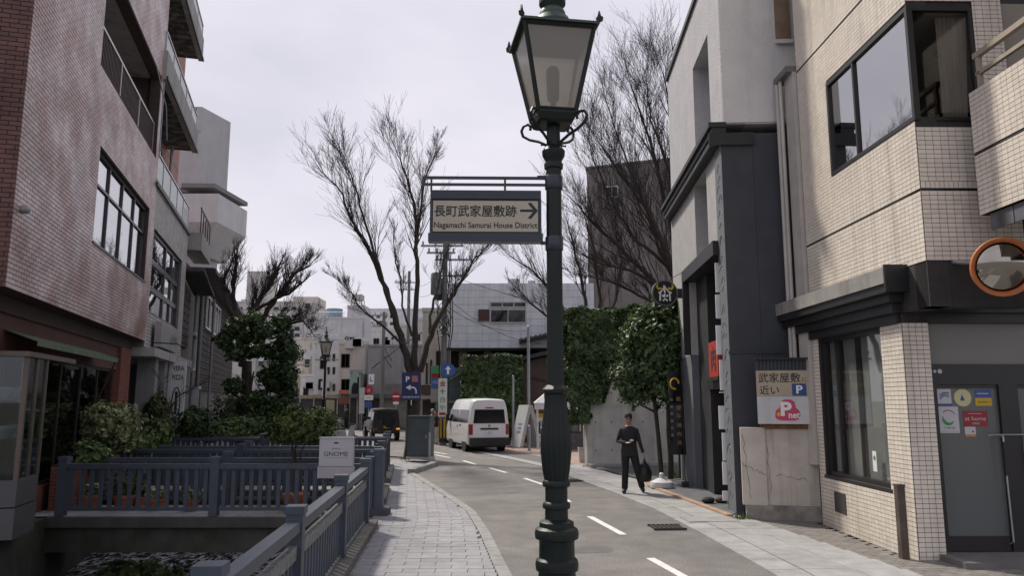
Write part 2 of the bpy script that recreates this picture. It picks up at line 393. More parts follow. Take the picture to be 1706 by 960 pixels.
mb.add([(Lbank(CAN1), CAN1, -2), (Rbank(CAN1), CAN1, -2), (Rbank(CAN1), CAN1, 0), (Lbank(CAN1), CAN1, 0)], [(0, 1, 2, 3)])
struct('canal_wall', mb, wetconc_m)
wm = D.materials.new('canal_water'); wm.use_nodes = True; t = wm.node_tree; N = t.nodes; p = N['Principled BSDF']
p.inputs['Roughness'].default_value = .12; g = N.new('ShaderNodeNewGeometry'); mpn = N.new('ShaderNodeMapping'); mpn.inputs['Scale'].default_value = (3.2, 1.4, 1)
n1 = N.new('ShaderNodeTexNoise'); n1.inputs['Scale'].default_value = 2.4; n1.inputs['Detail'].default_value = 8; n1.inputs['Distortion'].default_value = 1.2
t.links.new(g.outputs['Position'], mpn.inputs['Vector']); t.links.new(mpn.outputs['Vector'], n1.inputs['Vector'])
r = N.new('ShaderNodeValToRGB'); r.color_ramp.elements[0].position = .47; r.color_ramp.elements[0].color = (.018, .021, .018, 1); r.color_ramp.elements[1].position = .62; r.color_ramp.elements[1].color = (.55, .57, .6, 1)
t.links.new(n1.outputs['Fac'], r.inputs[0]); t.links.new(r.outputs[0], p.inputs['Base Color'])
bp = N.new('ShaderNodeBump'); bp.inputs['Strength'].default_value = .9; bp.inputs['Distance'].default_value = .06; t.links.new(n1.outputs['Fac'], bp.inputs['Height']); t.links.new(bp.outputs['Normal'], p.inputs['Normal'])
mb = MB(); nyy = 60; nxx = 16; rg = random.Random(3)
for j in range(nyy+1):
    y = CAN0+(CAN1-CAN0)*j/nyy
    for i in range(nxx+1):
        x = Lbank(y)+(Rbank(y)-Lbank(y))*i/nxx
        mb.v.append((x, y, -1.3+.05*mnoise.noise(Vector((x*1.5, y*1.1, 0)))))
for j in range(nyy):
    for i in range(nxx):
        k = j*(nxx+1)+i; mb.f.append((k, k+1, k+nxx+2, k+nxx+1)); mb.m.append(0)
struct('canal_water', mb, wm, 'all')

road_L = [(.8, -8), (.75, 2), (.6, 5.5), (-.02, 9.58), (-.36, 12.5), (-.72, 14.93), (-1.58, 18.1), (-2.84, 22.5), (-2.43, 25.1), (-2.7, 27), (-3.5, 28.6), (-5.2, 30), (-8, 33), (-12.6, 39.5), (-19, 50), (-30, 68), (-60, 110)]
road_R = [(3.2, -8), (3.25, 2), (3.23, 5.5), (3.18, 9.58), (3.0, 12.5), (2.76, 15.18), (2.28, 18.1), (1.5, 22), (.85, 25.1), (.2, 27), (-.4, 28.6), (-.9, 30), (-2.2, 33), (-4.2, 39.5), (-9, 50), (-20, 68), (-50, 110)]
def strip(mb, A, Bp, z):
    n0 = len(mb.v)
    for a, b in zip(A, Bp): mb.v += [(*a, z), (*b, z)]
    for i in range(len(A)-1): mb.f.append((n0+2*i, n0+2*i+1, n0+2*i+3, n0+2*i+2)); mb.m.append(0)
    return mb
struct('road', strip(MB(), road_L, road_R, 0.0), asphalt)
# centre line dashes and the worn edge marks further up the street
def sheet(pts, z=.004): return MB().add([(x, y, z) for x, y in pts], [tuple(range(len(pts)))])
def dash(a, b, wd=.12, z=.004):
    a = Vector(a); b = Vector(b); d = (b-a).normalized(); q = Vector((-d.y, d.x))*wd/2
    return sheet([tuple(a-q), tuple(a+q), tuple(b+q), tuple(b-q)][::-1], z)
rl = D.objects['road']
for a, b in [((2.09, 9.4), (1.86, 10.6)), ((1.76, 12.4), (1.42, 14.3)), ((1.2, 16.3), (1.02, 17.6)), ((.79, 19.6), (.34, 21.2)), ((-.17, 22.8), (-.7, 24.4)), ((-1.2, 25.7), (-1.72, 27.3)), ((-2.3, 28.7), (-3.0, 30.2)), ((-2.6, 30.6), (-3.3, 32)), ((-3.4, 30.7), (-4.1, 32.2)), ((-5.6, 31.4), (-7.4, 33)), ((2.5, 4.6), (2.3, 6.6))]:
    dash(a, b).build('lane_dash', paint_m, rl)
patch_m = mat('asphalt_patch', (.135, .13, .128), .92, .15, 3, bump=.5, bscale=160)
rg = random.Random(5)
for (x, y, a, b, rot) in [(1.0, 11.2, .9, .5, .1), (-.3, 17.8, 1.1, .12, .3), (-.9, 20.1, 1.0, .10, .3), (.6, 15.6, .8, .09, .2), (-2.4, 36, .9, 2.2, .4), (-6.0, 37.5, 1.6, 1.0, .5), (2.2, 19.0, .22, 2.8, .25)]:
    c, s_ = math.cos(rot), math.sin(rot); k = []
    for i in range(12):
        th = 2*PI*i/12; sx = math.copysign(abs(math.cos(th))**.5, math.cos(th)); sy = math.copysign(abs(math.sin(th))**.5, math.sin(th)); q = rg.uniform(.92, 1.06)
        X, Y = sx*a/2*q, sy*b/2*q; k.append((x+X*c-Y*s_, y+X*s_+Y*c))
    sheet(k, .0025).build('tar_patch', patch_m, rl)

# ---- paved walkway on the left with its pavers, kerb stones
wl = [(railx(y)-.2, y) for _, y in road_L[:10]]
wk = struct('walkway', strip(MB(), wl, [(x-.16, y) for x, y in road_L[:10]], .012), joint_m)
def lerp_edge(E, y):
    for (x0, y0), (x1, y1) in zip(E, E[1:]):
        if y0 <= y <= y1: return x0+(x1-x0)*(y-y0)/(y1-y0)
    return E[-1][0]
PW, PH = .40, .205
pav = []; y = 1.0; j = 0
while y < 27.3:
    ph = PH if y < 22 else .42
    xl = railx(y+ph/2)+.02; xr = lerp_edge(road_L, y+ph/2)-.17
    x = xl-(PW*.5 if j % 2 else 0)
    while x < xr:
        a, b = max(x, xl), min(x+PW, xr); x += PW
        if b-a > .06: pav.append((a, b, y, y+ph))
    y += ph; j += 1
one = MB().box(-PW/2+.004, PW/2-.004, -PH/2+.004, PH/2-.004, 0, .02).mesh('paver', paver_m); fld = MB(); rg = random.Random(9); cnt = 0
pav.sort(key=lambda q: (q[2] < 9.0, q[2]))
for a, b, c, d in pav:
    if abs(b-a-PW) < 1e-4 and abs(d-c-PH) < 1e-4 and cnt < 300 and c > 9.0:
        o = link('paver', one, wk, loc=((a+b)/2, (c+d)/2, .010+rg.uniform(0, .003))); cnt += 1
    else: fld.box(a+.004, b-.004, c+.004, d-.004, .010, .030+rg.uniform(0, .003))
fld.build('paver_field', paver_m, wk, kind='stuff')
def kerbs(parent, E, y0, y1, step, wdt, z1, side, m, name='kerb_stone', z0=-.03):
    y = y0
    while y < y1-.05:
        yb = min(y+step, y1)
        p0 = Vector((lerp_edge(E, y), y)); p1 = Vector((lerp_edge(E, yb), yb)); d = (p1-p0).normalized(); n = Vector((-d.y, d.x))*side*wdt; e = d*.006
        MB().prism([tuple(p0+e), tuple(p1-e), tuple(p1-e+n), tuple(p0+e+n)], z0, z1).build(name, m, parent)
        y = yb
kerbs(wk, road_L, 1, 22.4, .6, .16, .034, 1, kerb_m)
kerbs(wk, road_L, 22.5, 25.1, .65, .2, .13, 1, kerb_m); kerbs(wk, road_L, 25.1, 28.6, .7, .2, .12, 1, kerb_m)
# ---- gutter and slab pavement on the right
inner_R = [(5.35, -8), (5.3, 2), (5.3, 5.5), (5.25, 9.58), (4.3, 12.5), (4.05, 15.18), (4.1, 18.1), (2.95, 22), (2.35, 25.1), (1.5, 27), (1.2, 28.6), (.8, 30), (-.9, 33), (-2.6, 39.5), (-7, 50)]
pv = struct('pavement', strip(MB(), [(x+.02, y) for x, y in road_R[:15]], [(7.5, y) if y < 12 else (x+.05, y) for x, y in inner_R], .010), joint_m)
kerbs(pv, road_R, 2, 33, .6, .42, .026, -1, slab_m, 'gutter_slab')
y = 2.0; rg = random.Random(4)
while y < 25:
    st = .6; x0 = lerp_edge(road_R, y+.3)+.43; x1 = lerp_edge(inner_R, y+.3); x1 = 4.84-(y-9.6)*.15 if y < 13.9 else x1
    sl = (lerp_edge(road_R, y+st)-lerp_edge(road_R, y))
    n = max(1, round((x1-x0)/.6))
    for i in range(n):
        a = x0+(x1-x0)*i/n; b = x0+(x1-x0)*(i+1)/n
        MB().prism([(a+.004-sl/2, y+.004), (b-.004-sl/2, y+.004), (b-.004+sl/2, y+st-.004), (a+.004+sl/2, y+st-.004)], 0, .03+rg.uniform(0, .003)).build('paving_slab', slab_m, pv)
    y += st
# small dark pavers in front of the tiled building
fld = MB(); one = MB().box(-.094, .094, -.044, .044, 0, .014).mesh('small_paver', cobble_m); k = 0; cand = []
for j in range(62):
    yy = 7.6+j*.1
    for i in range(15):
        xx = 4.5+i*.2+(.1 if j % 2 else 0)-(yy-9.6)*.15
        if xx < (5.22 if yy > 10.35 else 6.6) and yy < 13.75: cand.append((xx, yy))
for xx, yy in cand:
    if yy > 9.3 and k < 300: link('small_paver', one, pv, loc=(xx, yy, .012)); k += 1
    else: fld.box(xx-.094, xx+.094, yy-.044, yy+.044, .012, .0265)
fld.build('small_paver_field', cobble_m, pv, kind='stuff')
# reddish forecourt beyond, dark driveway by the concrete wall
struct('forecourt', MB().add([(x, y, .006) for x, y in [(.9, 25.2), (2.4, 25.0), (2.4, 24.5), (7, 30), (6, 40), (-2, 40), (-2.6, 35), (-.5, 30.2)]], [tuple(range(8))]), redpave_m)
struct('driveway', MB().add([(x, y, .008) for x, y in [(2.6, 24.4), (4.15, 18.2), (4.6, 20.9), (9, 21), (9, 27.2), (5.2, 26.5)]], [tuple(range(6))]), mat('driveway_asphalt', (.10, .10, .10), .92, .15, 3, bump=.4, bscale=140))
o = MB()
for i in range(7): o.box(-.02+i*.075, .012+i*.075, -.2, .2, 0, .03)
o.box(-.05, .5, -.22, -.2, 0, .031).box(-.05, .5, .2, .22, 0, .031)
dg = tag(o.build('drain_grate', mat('rusty_iron', (.035, .028, .024), .7, .3, 20)), 'long steel drain grate in the gutter beside the paved slabs', 'drain grate')
dg.location = (2.35, 13.0, .006); dg.rotation_euler[2] = RAD(4)
dg2 = copy_tree(dg); dg2.location = (1.35, 20.4, .006); dg2.rotation_euler[2] = RAD(15); dg2['label'] = 'second drain grate further along the gutter towards the concrete wall'
hatch = MB().box(0, .9, 0, .55, 0, .012)
mh = tag(hatch.build('access_cover', mat('cover_plate', (.27, .27, .27), .7, .15, 8, blot=.3)), 'rectangular metal access cover set in the slab pavement', 'manhole cover'); mh.location = (3.05, 13.45, .028); mh.rotation_euler[2] = .08
# brick-edged black forecourt strip of the restaurant
mb = MB(); stone_m = mat('edge_stone', (.36, .24, .17), .85, .2, 6, rnd=.08, bump=.4, bscale=50)
ent = struct('entrance_terrace', MB().prism([(4.02, 14.3), (5.2, 14.3), (5.5, 20.6), (4.2, 20.6), (3.45, 18.6)], 0, .055), mat('slate_paving', (.10, .105, .115), .7, .2, 4, bump=.3, bscale=60))
pts = [Vector((4.0, 14.1)), Vector((3.42, 18.8)), Vector((3.6, 20.5))]
for a, b in zip(pts, pts[1:]):
    n = int((b-a).length/.45)
    for i in range(n):
        p0 = a+(b-a)*(i/n); p1 = a+(b-a)*((i+.98)/n); q = Vector((-(b-a).y, (b-a).x)).normalized()*.13
        MB().prism([tuple(p0), tuple(p1), tuple(p1+q), tuple(p0+q)][::-1], 0, .07).build('edge_stone', stone_m, ent)

# ------------------------------------------------------------------ railings and footbridges
def railing(name, label, a, b, posts, zb=0.02, hp=1.08, group=None, spacing=.165, extra=False, post_w=.15, thick=.1, plinth=False):
    a = Vector(a); b = Vector(b); d = b-a; Ln = d.length
    t = thing(name, label, 'railing', (a.x, a.y, zb), math.atan2(d.y, d.x), group)
    pm = MB().box(-post_w/2, post_w/2, -post_w/2, post_w/2, 0, hp-.07).box(-post_w/2-.012, post_w/2+.012, -post_w/2-.012, post_w/2+.012, hp-.07, hp).mesh('post', rail_m)
    for q in posts: link('post', pm, t, loc=(q*Ln, 0, 0))
    top = MB()
    segs = sorted(posts)
    for s0, s1 in zip(segs, segs[1:]):
        top = MB().box(s0*Ln+post_w/2, s1*Ln-post_w/2, -.06, .06, hp-.22, hp-.13); top.build('top_rail', rail_m, t)
        if extra: MB().box(s0*Ln+post_w/2, s1*Ln-post_w/2, -.035, .035, hp-.46, hp-.34).build('middle_rail', railworn_m, t)
        MB().box(s0*Ln+post_w/2, s1*Ln-post_w/2, -.035, .035, .09, .15).build('bottom_rail', railworn_m if extra else rail_m, t)
        n = max(2, int((s1-s0)*Ln/spacing)); bw = .036
        bm_ = MB().box(-bw, bw, -.018, .018, .15, hp-(.46 if extra else .22)).mesh('baluster', rail_m)
        for i in range(1, n): link('baluster', bm_, t, loc=(s0*Ln+(s1-s0)*Ln*i/n, 0, 0))
    if plinth: MB().box(-.3, Ln+.3, -.2, .16, -.06, .11).build('plinth', mat('plinth_concrete', (.13, .125, .12), .9, .2, 4, bump=.4, bscale=40, blot=.4), t)
    return t
G_RAIL = 'blue-grey railings on the footbridges'
def on_rail(y, off=0): return (railx(y)+off, y)
railing('canal_railing', 'blue-grey railing along the paved walkway with worn middle rail', on_rail(4.6), on_rail(12.7), [0, .305, .66, 1.0], zb=.03, hp=1.13, extra=True, plinth=True)
def bridge(y0, y1, label, xl=None, xr=None, lab2=None, z=0.0, posts=(0, .52, .995)):
    """a footbridge over the canal with paving tiles on its deck"""
    t = thing('footbridge', label, 'footbridge', (0, 0, 0), 0, 'footbridges over the canal')
    e = lambda y: (Lbank(y)-.5, Rbank(y)+.15)
    a0, b0 = e(y0); a1, b1 = e(y1)
    MB().prism([(a0, y0-.12), (b0, y0-.12), (b1, y1+.12), (a1, y1+.12)], -.17, 0).build('deck_slab', conc_m if False else mat('deck_edge', (.06, .058, .054), .9, .2, 3, bump=.4, bscale=40, streak=.5), t)
    for yy in (y0-.02, y1+.02-.3): MB().box(a1+.3, b1-.1, yy, yy+.3, -.62, -.172).build('beam', wetconc_m, t)
    k = 0; x = a0+.1; one = MB().box(-.118, .118, -.095, .095, 0, .015).mesh('deck_tile', slab_m)
    while x < b0-.15:
        yy = y0+.03
        while yy < y1-.1: link('deck_tile', one, t, loc=(x, yy+.1, .001)); yy += .2
        x += .245
    return t
bridge(14.25, 15.75, 'concrete footbridge with flower pots, crossing the canal to the brick building')
bridge(18.4, 19.8, 'concrete footbridge between the potted one and the hedge-side one')
bridge(24.05, 24.95, 'narrow footbridge beside the clipped hedge, last over the canal')
def brail(y, label, xl, xr, posts): railing('bridge_railing', label, (xl, y), (xr, y), posts, hp=1.06, group=G_RAIL)
brail(14.28, 'blue-grey railing on the open-water side of the potted footbridge', -8.25, railx(14.2), [.0, .49, .985])
brail(15.72, 'blue-grey railing on the hedge side of the potted footbridge', -8.4, railx(15.7), [.0, .465, .99])
brail(18.4, 'railing of the middle footbridge on the side facing the flower pots', -9.3, railx(18.4), [.0, .46, .99])
brail(19.76, 'railing on the hedge-side edge of the middle footbridge', -9.6, railx(19.8), [.0, .45, .99])
brail(24.04, 'railing of the last narrow footbridge, on its canal side', -11.1, railx(24), [.0, .46, .99])
brail(24.95, 'railing of the last narrow footbridge, against the clipped hedge', -11.3, railx(25), [.0, .46, .99])
railing('canal_railing', 'short blue-grey railing between the first two footbridges', on_rail(15.95), on_rail(18.2), [0, 1], zb=.03, hp=1.13, extra=True, plinth=True)
railing('canal_railing', 'blue-grey railing between the middle and the last footbridge', on_rail(20.0), on_rail(23.8), [0, .5, 1], zb=.03, hp=1.13, extra=True, plinth=True)
p = thing('gate_post', 'free-standing blue-grey post on a dark foot at the bridge entrance', 'post', (railx(14.35)+.1, 14.35, .03))
MB().box(-.085, .085, -.085, .085, .1, 1.12).build('post', rail_m, p); MB().box(-.1, .1, -.1, .1, 1.12, 1.18).build('post_cap', rail_m, p); MB().box(-.17, .2, -.2, .2, 0, .12).build('foot', mat('foot_dark', (.05, .055, .065), .8, .2, 5), p)

# sign standing on the bridge end
gs = thing('shop_sign', 'pale sign box lettered boutique GNOME fixed over the footbridge railing', 'sign', (-3.17, 13.98, 0), RAD(-4))
mb = MB().box(-.31, .31, -.05, .05, .93, 1.42); mb.build('sign_box', mat('sign_grey', (.43, .42, .44), .5, .05, 3), gs)
MB().box(-.325, .325, -.06, .06, 1.42, 1.445).build('top_trim', alu_m, gs); MB().box(-.33, .33, -.055, .05, .72, .92).build('lower_panel', mat('sign_lower', (.36, .34, .36), .5, .08, 4), gs)
for q in (-.22, .22): MB().box(q-.02, q+.02, -.02, .02, .02, .72).build('support', rail_m, gs)
text(gs, 'GNOME', txt_m, 0, 1.11, w=.45, h=.075, y=-.053, align='C'); text(gs, 'boutique', mat('grey_lettering', (.12, .12, .13), .6, 0), 0, 1.22, h=.042, y=-.053, align='C')
text(gs, '———————', MATS['grey_lettering'], 0, 1.075, w=.44, h=.004, y=-.053, align='C', name='rule_line'); MB().box(-.04, .04, -.053, -.052, 1.33, 1.355).build('emblem', txt_m, gs)

# ------------------------------------------------------------------ gas-style lamp with the direction sign
def lamp_post(loc, rotz, label, detail=True):
    t = thing('street_lamp', label, 'street lamp', loc, rotz)
    MB().lathe([(.2, 0), (.2, .12), (.165, .16), (.15, .3), (.15, .8), (.128, .84), (.125, .955), (.143, .965), (.146, 1.0), (.14, 1.03), (.121, 1.045), (.119, 1.145), (.124, 1.16), (.146, 1.17), (.15, 1.2), (.143, 1.23), (.118, 1.245), (.116, 1.275), (.079, 1.295)], 24).build('base', iron_m, t, True)
    MB().lathe([(.079, 1.29), (.077, 1.36), (.092, 1.365), (.095, 1.385), (.09, 1.4), (.076, 1.41), (.076, 1.505), (.092, 1.51), (.096, 1.53), (.088, 1.55), (.08, 1.555)], 24).build('ringed_neck', iron_m, t, True)
    # fluted bulge, octagonal collar
    mb = MB(); prof = [(.08, 1.552), (.092, 1.62), (.102, 1.72), (.106, 1.79), (.101, 1.86), (.09, 1.94), (.08, 2.02), (.075, 2.09), (.078, 2.13)]
    n = 48; mb.loft([[((r*(1+(.028 if k % 3 else -.045)))*math.cos(2*PI*k/n), (r*(1+(.028 if k % 3 else -.045)))*math.sin(2*PI*k/n), z) for k in range(n)] for r, z in prof])
    mb.build('fluted_bulge', iron_m, t, True)
    MB().lathe([(.074, 2.125), (.093, 2.145), (.095, 2.165), (.066, 2.195)], 8, rot=PI/8).build('collar', iron_m, t)
    MB().lathe([(.062, 2.19), (.0575, 2.3), (.055, 3.76)], 20).build('shaft', iron_m, t, True)
    MB().lathe([(.055, 3.75), (.068, 3.755), (.07, 3.785), (.06, 3.8), (.062, 3.815), (.082, 3.85), (.084, 3.885), (.066, 3.91), (.052, 3.925), (.05, 3.98), (.048, 4.07)], 20).build('ringed_top', iron_m, t, True)
    if detail:
        for a in range(2): MB().tube([((-1)**a*.05, 0, 3.93), ((-1)**a*.085, 0, 3.93), ((-1)**a*.092, 0, 3.93)], [.006, .006, .011], 6).build('lamp_screw', iron_m, t)
    # scroll brackets
    for k in range(4):
        ca, sa = math.cos(PI/4+k*PI/2), math.sin(PI/4+k*PI/2)
        pr = [(.045, 3.92), (.07, 3.95), (.13, 3.985), (.21, 4.015), (.27, 4.055), (.285, 4.1), (.265, 4.135), (.225, 4.14), (.2, 4.115), (.205, 4.09)]
        MB().tube([(r*ca, r*sa, z) for r, z in pr], .011, 6).build('scroll_bracket', iron_m, t, True)
    # lantern
    hb, ht, z0, z1 = .135, .255, 4.14, 4.76
    MB().lathe([(hb*1.1, 4.075), (hb*1.414-.01, 4.09), (hb*1.414+.012, 4.135), (hb*1.414+.012, 4.15)], 4, rot=PI/4).build('lantern_floor', iron_m, t)
    fr = MB()
    for sx in (-1, 1):
        for sy in (-1, 1): fr.tube([(sx*hb, sy*hb, z0), (sx*ht, sy*ht, z1)], .017, 4)
    for (r, z, q) in ((hb, z0+.02, .016), (ht, z1-.01, .02)):
        for a, b in (((-1, -1), (1, -1)), ((1, -1), (1, 1)), ((1, 1), (-1, 1)), ((-1, 1), (-1, -1))):
            fr.tube([(a[0]*r, a[1]*r, z), (b[0]*r, b[1]*r, z)], q, 4)
    lf = fr.build('lantern_frame', iron_m, t)
    gm = glass('lantern_glass', (.62, .6, .55), 1.5, .12, body=.62, bodycol=(.50, .47, .42))
    for k in range(4):
        m_ = Matrix.Rotation(k*PI/2, 4, 'Z'); e = .004
        MB().add([(-hb+.01, -hb+e, z0+.02), (hb-.01, -hb+e, z0+.02), (ht-.01, -ht+e, z1-.01), (-ht+.01, -ht+e, z1-.01)], [(0, 1, 2, 3)], m_).build('pane', gm, lf)
    MB().lathe([(.018, 4.15), (.02, 4.26), (.045, 4.28), (.05, 4.5), (.035, 4.53)], 12).build('lamp_tube', mat('lamp_tube', (.10, .09, .085), .6, 0), t, True)
    MB().lathe([((ht+.03)*1.414, 4.757), ((ht+.03)*1.414, 4.775), (.20*1.414, 4.82), (.11*1.414, 4.85)], 4, rot=PI/4).build('roof', mat('verdigris_iron', (.028, .050, .042), .5, .2, 8), t)
    MB().lathe([(.15, 4.84), (.155, 4.865), (.135, 4.88), (.125, 4.91), (.10, 4.93), (.098, 4.96), (.085, 4.985), (.07, 5.0), (.1, 5.03), (.1, 5.07), (.07, 5.1), (.05, 5.16), (.075, 5.2), (.03, 5.25), (.015, 5.4), (.004, 5.45)], 20).build('chimney_cap', MATS['verdigris_iron'], t, True)
    for sx in (-1, 1):
        for sy in (-1, 1):
            MB().extr([(-.02, 0), (.02, 0), (.028, .03), (.01, .045), (0, .085), (-.012, .045), (-.026, .03)], -.008, .008, Matrix.Translation((sx*(ht+.028), sy*(ht+.028), 4.77)) @ Matrix.Rotation(sx*sy*PI/4, 4, 'Z')).build('corner_ornament', iron_m, lf)
    return t
lamp_post((.302, 5.3, .012), RAD(9), 'dark green cast-iron lamp post carrying the district direction sign')
ds = thing('direction_sign', 'hanging cream direction sign for the samurai house district on the lamp post', 'sign', (.302, 5.3, 0), RAD(1.2))
frame_m = mat('sign_frame_blue', (.020, .028, .042), .35, .08, 6)
mb = MB()
X0, X1, Z0, Z1 = -.885, -.095, 3.215, 3.59
fr = MB().box(X0, X1, -.045, .045, Z1-.062, Z1).box(X0-.012, X1+.012, -.045, .045, Z0, Z0+.062)
fr.box(X0-.002, X0+.014, -.04, .04, Z0+.062, Z1-.062).box(X1-.014, X1+.002, -.04, .04, Z0+.062, Z1-.062)
fr.build('frame', frame_m, ds)
MB().box(X0+.014, X1-.014, -.034, .034, Z0+.062, Z1-.062).build('black_border', black_m, ds)
MB().box(X0+.02, X1-.022, -.038, .038, Z0+.074, Z1-.076).build('panel', mat('cream_panel', (.40, .36, .285), .45, .05, 2), ds)
br = MB().box(-.95, -.045, -.012, .012, 3.685, 3.703).box(-.95, -.045, -.012, .012, 3.636, 3.652).box(-.95, -.937, -.012, .012, 3.652, 3.685)
br.box(-.89, -.877, -.011, .011, Z1, 3.685).box(-.36, -.345, -.011, .011, Z1, 3.685).box(-.12, -.05, -.012, .012, 3.695, 3.712)
br.build('bracket', frame_m, ds)
MB().box(X1, -.05, -.02, .02, 3.205, 3.225).build('lower_arm', frame_m, ds)
for z in (3.66, 3.21): MB().lathe([(.061, -.05), (.064, -.045), (.064, .045), (.061, .05)], 20, c=(0, 0, z)).build('clamp', frame_m, ds, True)
text(ds, '長町武家屋敷跡', txt_m, -.855, 3.398, w=.585, h=.083, y=-.0395, bold=.012)
text(ds, 'Nagamachi Samurai House District', txt_m, -.857, 3.302, w=.735, h=.056, y=-.0395, bold=.014)
ar = MB().add([(-.245, -.0395, 3.434), (-.15, -.0395, 3.434), (-.15, -.0395, 3.452), (-.245, -.0395, 3.452)], [(0, 1, 2, 3)])
ar.add([(-.19, -.0396, 3.497), (-.168, -.0396, 3.503), (-.118, -.0396, 3.443), (-.168, -.0396, 3.383), (-.19, -.0396, 3.389), (-.145, -.0396, 3.443)], [(0, 1, 2, 3, 4, 5)])
ar.build('arrow', txt_m, ds)
lamp_post(tuple(ground(537, 747)), RAD(20), 'far cast-iron street lamp rising behind the clipped hedge', False)

# ------------------------------------------------------------------ right: white-tiled corner building
tile_m = mat('cream_tile', (.70, .635, .555), .35, .06, 2, rnd=.06, spec=.45, streak=.4, streakcol=(.24, .20, .165))
grout_m = mat('dark_grout', (.035, .032, .032), .9, .2, 8)
smoke_m = glass('smoked_glass', (.22, .22, .22), 1.55); corner_g = glass('corner_glass', (.75, .74, .72), 1.5)
tb = thing('tiled_building', 'cream-tiled corner office building with dark canopy and glass doors', 'building', (5.3, 13.38, 0), math.atan2(-3, .04))
CO = 3.02; CU = 3.75                                   # corner below / above the canopy
lowW = [(.24, 2.42, .86, 3.16)]; upW = [(1.2, 3.80, 5.8, 7.42)]
mb = MB(); wall(mb, -.02, CO, 0, 3.3, .02, .3, lowW); wall(mb, -.02, CU, 3.3, 12, .02, .3, upW)
rot = Matrix.Translation((CO, .02, 0)) @ Matrix.Rotation(PI/2, 4, 'Z')       # camera-facing return: local x runs into the building
mb.box(0, .36, .02, .3, 0, 3.3, rot)
rotU = Matrix.Translation((CU, .02, 0)) @ Matrix.Rotation(PI/2, 4, 'Z')
wall(mb, 0, 1.3, 3.3, 12, .02, .3, [(-.3, .9, 5.8, 7.42)], rotU)
mb.box(-.02, CU-.3, .3, 6, 7.45, 7.6).box(-.02, CU-.3, .32, 6, 5.5, 5.78).box(-.02, -.005, .02, 7, 0, 12)
mb.build('wall', grout_m, tb)
tl = Tiles(tb, 'tile', .104, .062, .008, tile_m, .007)
T1 = Matrix.Translation((0, .02, 0))
for z0, z1 in ((0, 3.16),): tl.add(0, CO, z0, z1, lowW, T1)
for z0, z1 in ((3.9, 4.84), (4.865, 8.16), (8.19, 11.9)): tl.add(0, CU, z0, z1, upW, T1)
T2 = Matrix.Translation((CO+.0, .02, 0)) @ Matrix.Rotation(PI/2, 4, 'Z'); tl.add(0, .36, 0, 3.16, (), T2, tw=.09)
T3 = Matrix.Translation((CU+.0, .02, 0)) @ Matrix.Rotation(PI/2, 4, 'Z')
for z0, z1 in ((3.9, 4.84), (4.96, 8.16), (8.19, 11.9)): tl.add(0, 1.3, z0, z1, [(-.3, .9, 5.75, 7.46)], T3)
tl.add(0, 1.3, 4.865, 4.96, (), T3, tw=.062, th=.095)
tl.finish()
frm = mat('dark_bronze', (.022, .020, .020), .35, .1, 5)
# ground-floor window: deep frame, blinds behind, its mirror image of the parking sign comes from the glass
beige_blind = mat('beige_blind', (.33, .325, .31), .8, .08, 2)
wo = window(tb, .24, 2.42, .86, 3.16, .07, [.22, .78], (1,), .07, frm, glass('office_glass', (.85, .87, .87), 1.55), beige_blind, .1, backd=.03, sill=.06)
MB().box(.74, .8, .18, .196, .9, 3.1).box(1.25, 1.42, .18, .196, .9, 3.1).build('blind_post', frm, wo)
MB().box(1.72, 1.84, .115, .117, 1.05, 1.35).build('notice', white_m, wo); MB().lathe([(.035, 0), (.035, .002)], 12, mtx=Matrix.Translation((1.78, .113, 1.25)) @ Matrix.Rotation(PI/2, 4, 'X')).build('green_mark', mat('sticker_green', (.05, .3, .08), .5, 0), wo)
MB().box(.55, .95, .0, .02, .3, .62).build('floor_vent', mat('vent_grey', (.05, .048, .048), .6, .1, 6), tb)
# upper corner window with its room
window(tb, 1.2, 3.78, 5.8, 7.42, .0, [.36, .64], (1,), .06, frm, glass('filmed_glass', (.4, .42, .44), 1.5, film=.55), None, .08, name='corner_window')
wo = window(tb, .0, .9, 5.8, 7.42, -.0, 1, (1,), .05, frm, corner_g, None, .06, rotU, name='corner_window')
room = MB().box(.05, CU-.3, 4.2, 4.3, 5.6, 7.5).box(.0, .05, .3, 4.3, 5.6, 7.5).box(CU-.12, CU-.05, .95, 4.3, 5.6, 7.5)
room.build('room_wall', mat('room_wall', (.26, .235, .20), .8, .05, 2), tb)
MB().box(.06, CU-.08, .31, 4.2, 7.36, 7.4).build('room_ceiling', mat('room_ceiling', (.45, .42, .38), .8, .05, 2), tb)
MB().lathe([(.16, 0), (.16, .03), (.1, .05)], 16, c=(2.6, 1.2, 7.3)).build('ceiling_lamp', dark_m, tb)
cur = MB(); n = 26
cur.loft([[(CU-.16-.03*math.sin(i*1.9), .5+.42*i/n*(1-.25*(1-k)), 5.85+1.5*k) for i in range(n+1)] for k in (0, .5, 1)], cap=False)
cur.build('curtain', mat('sheer_curtain', (.42, .40, .36), .9, .05, 3), tb)
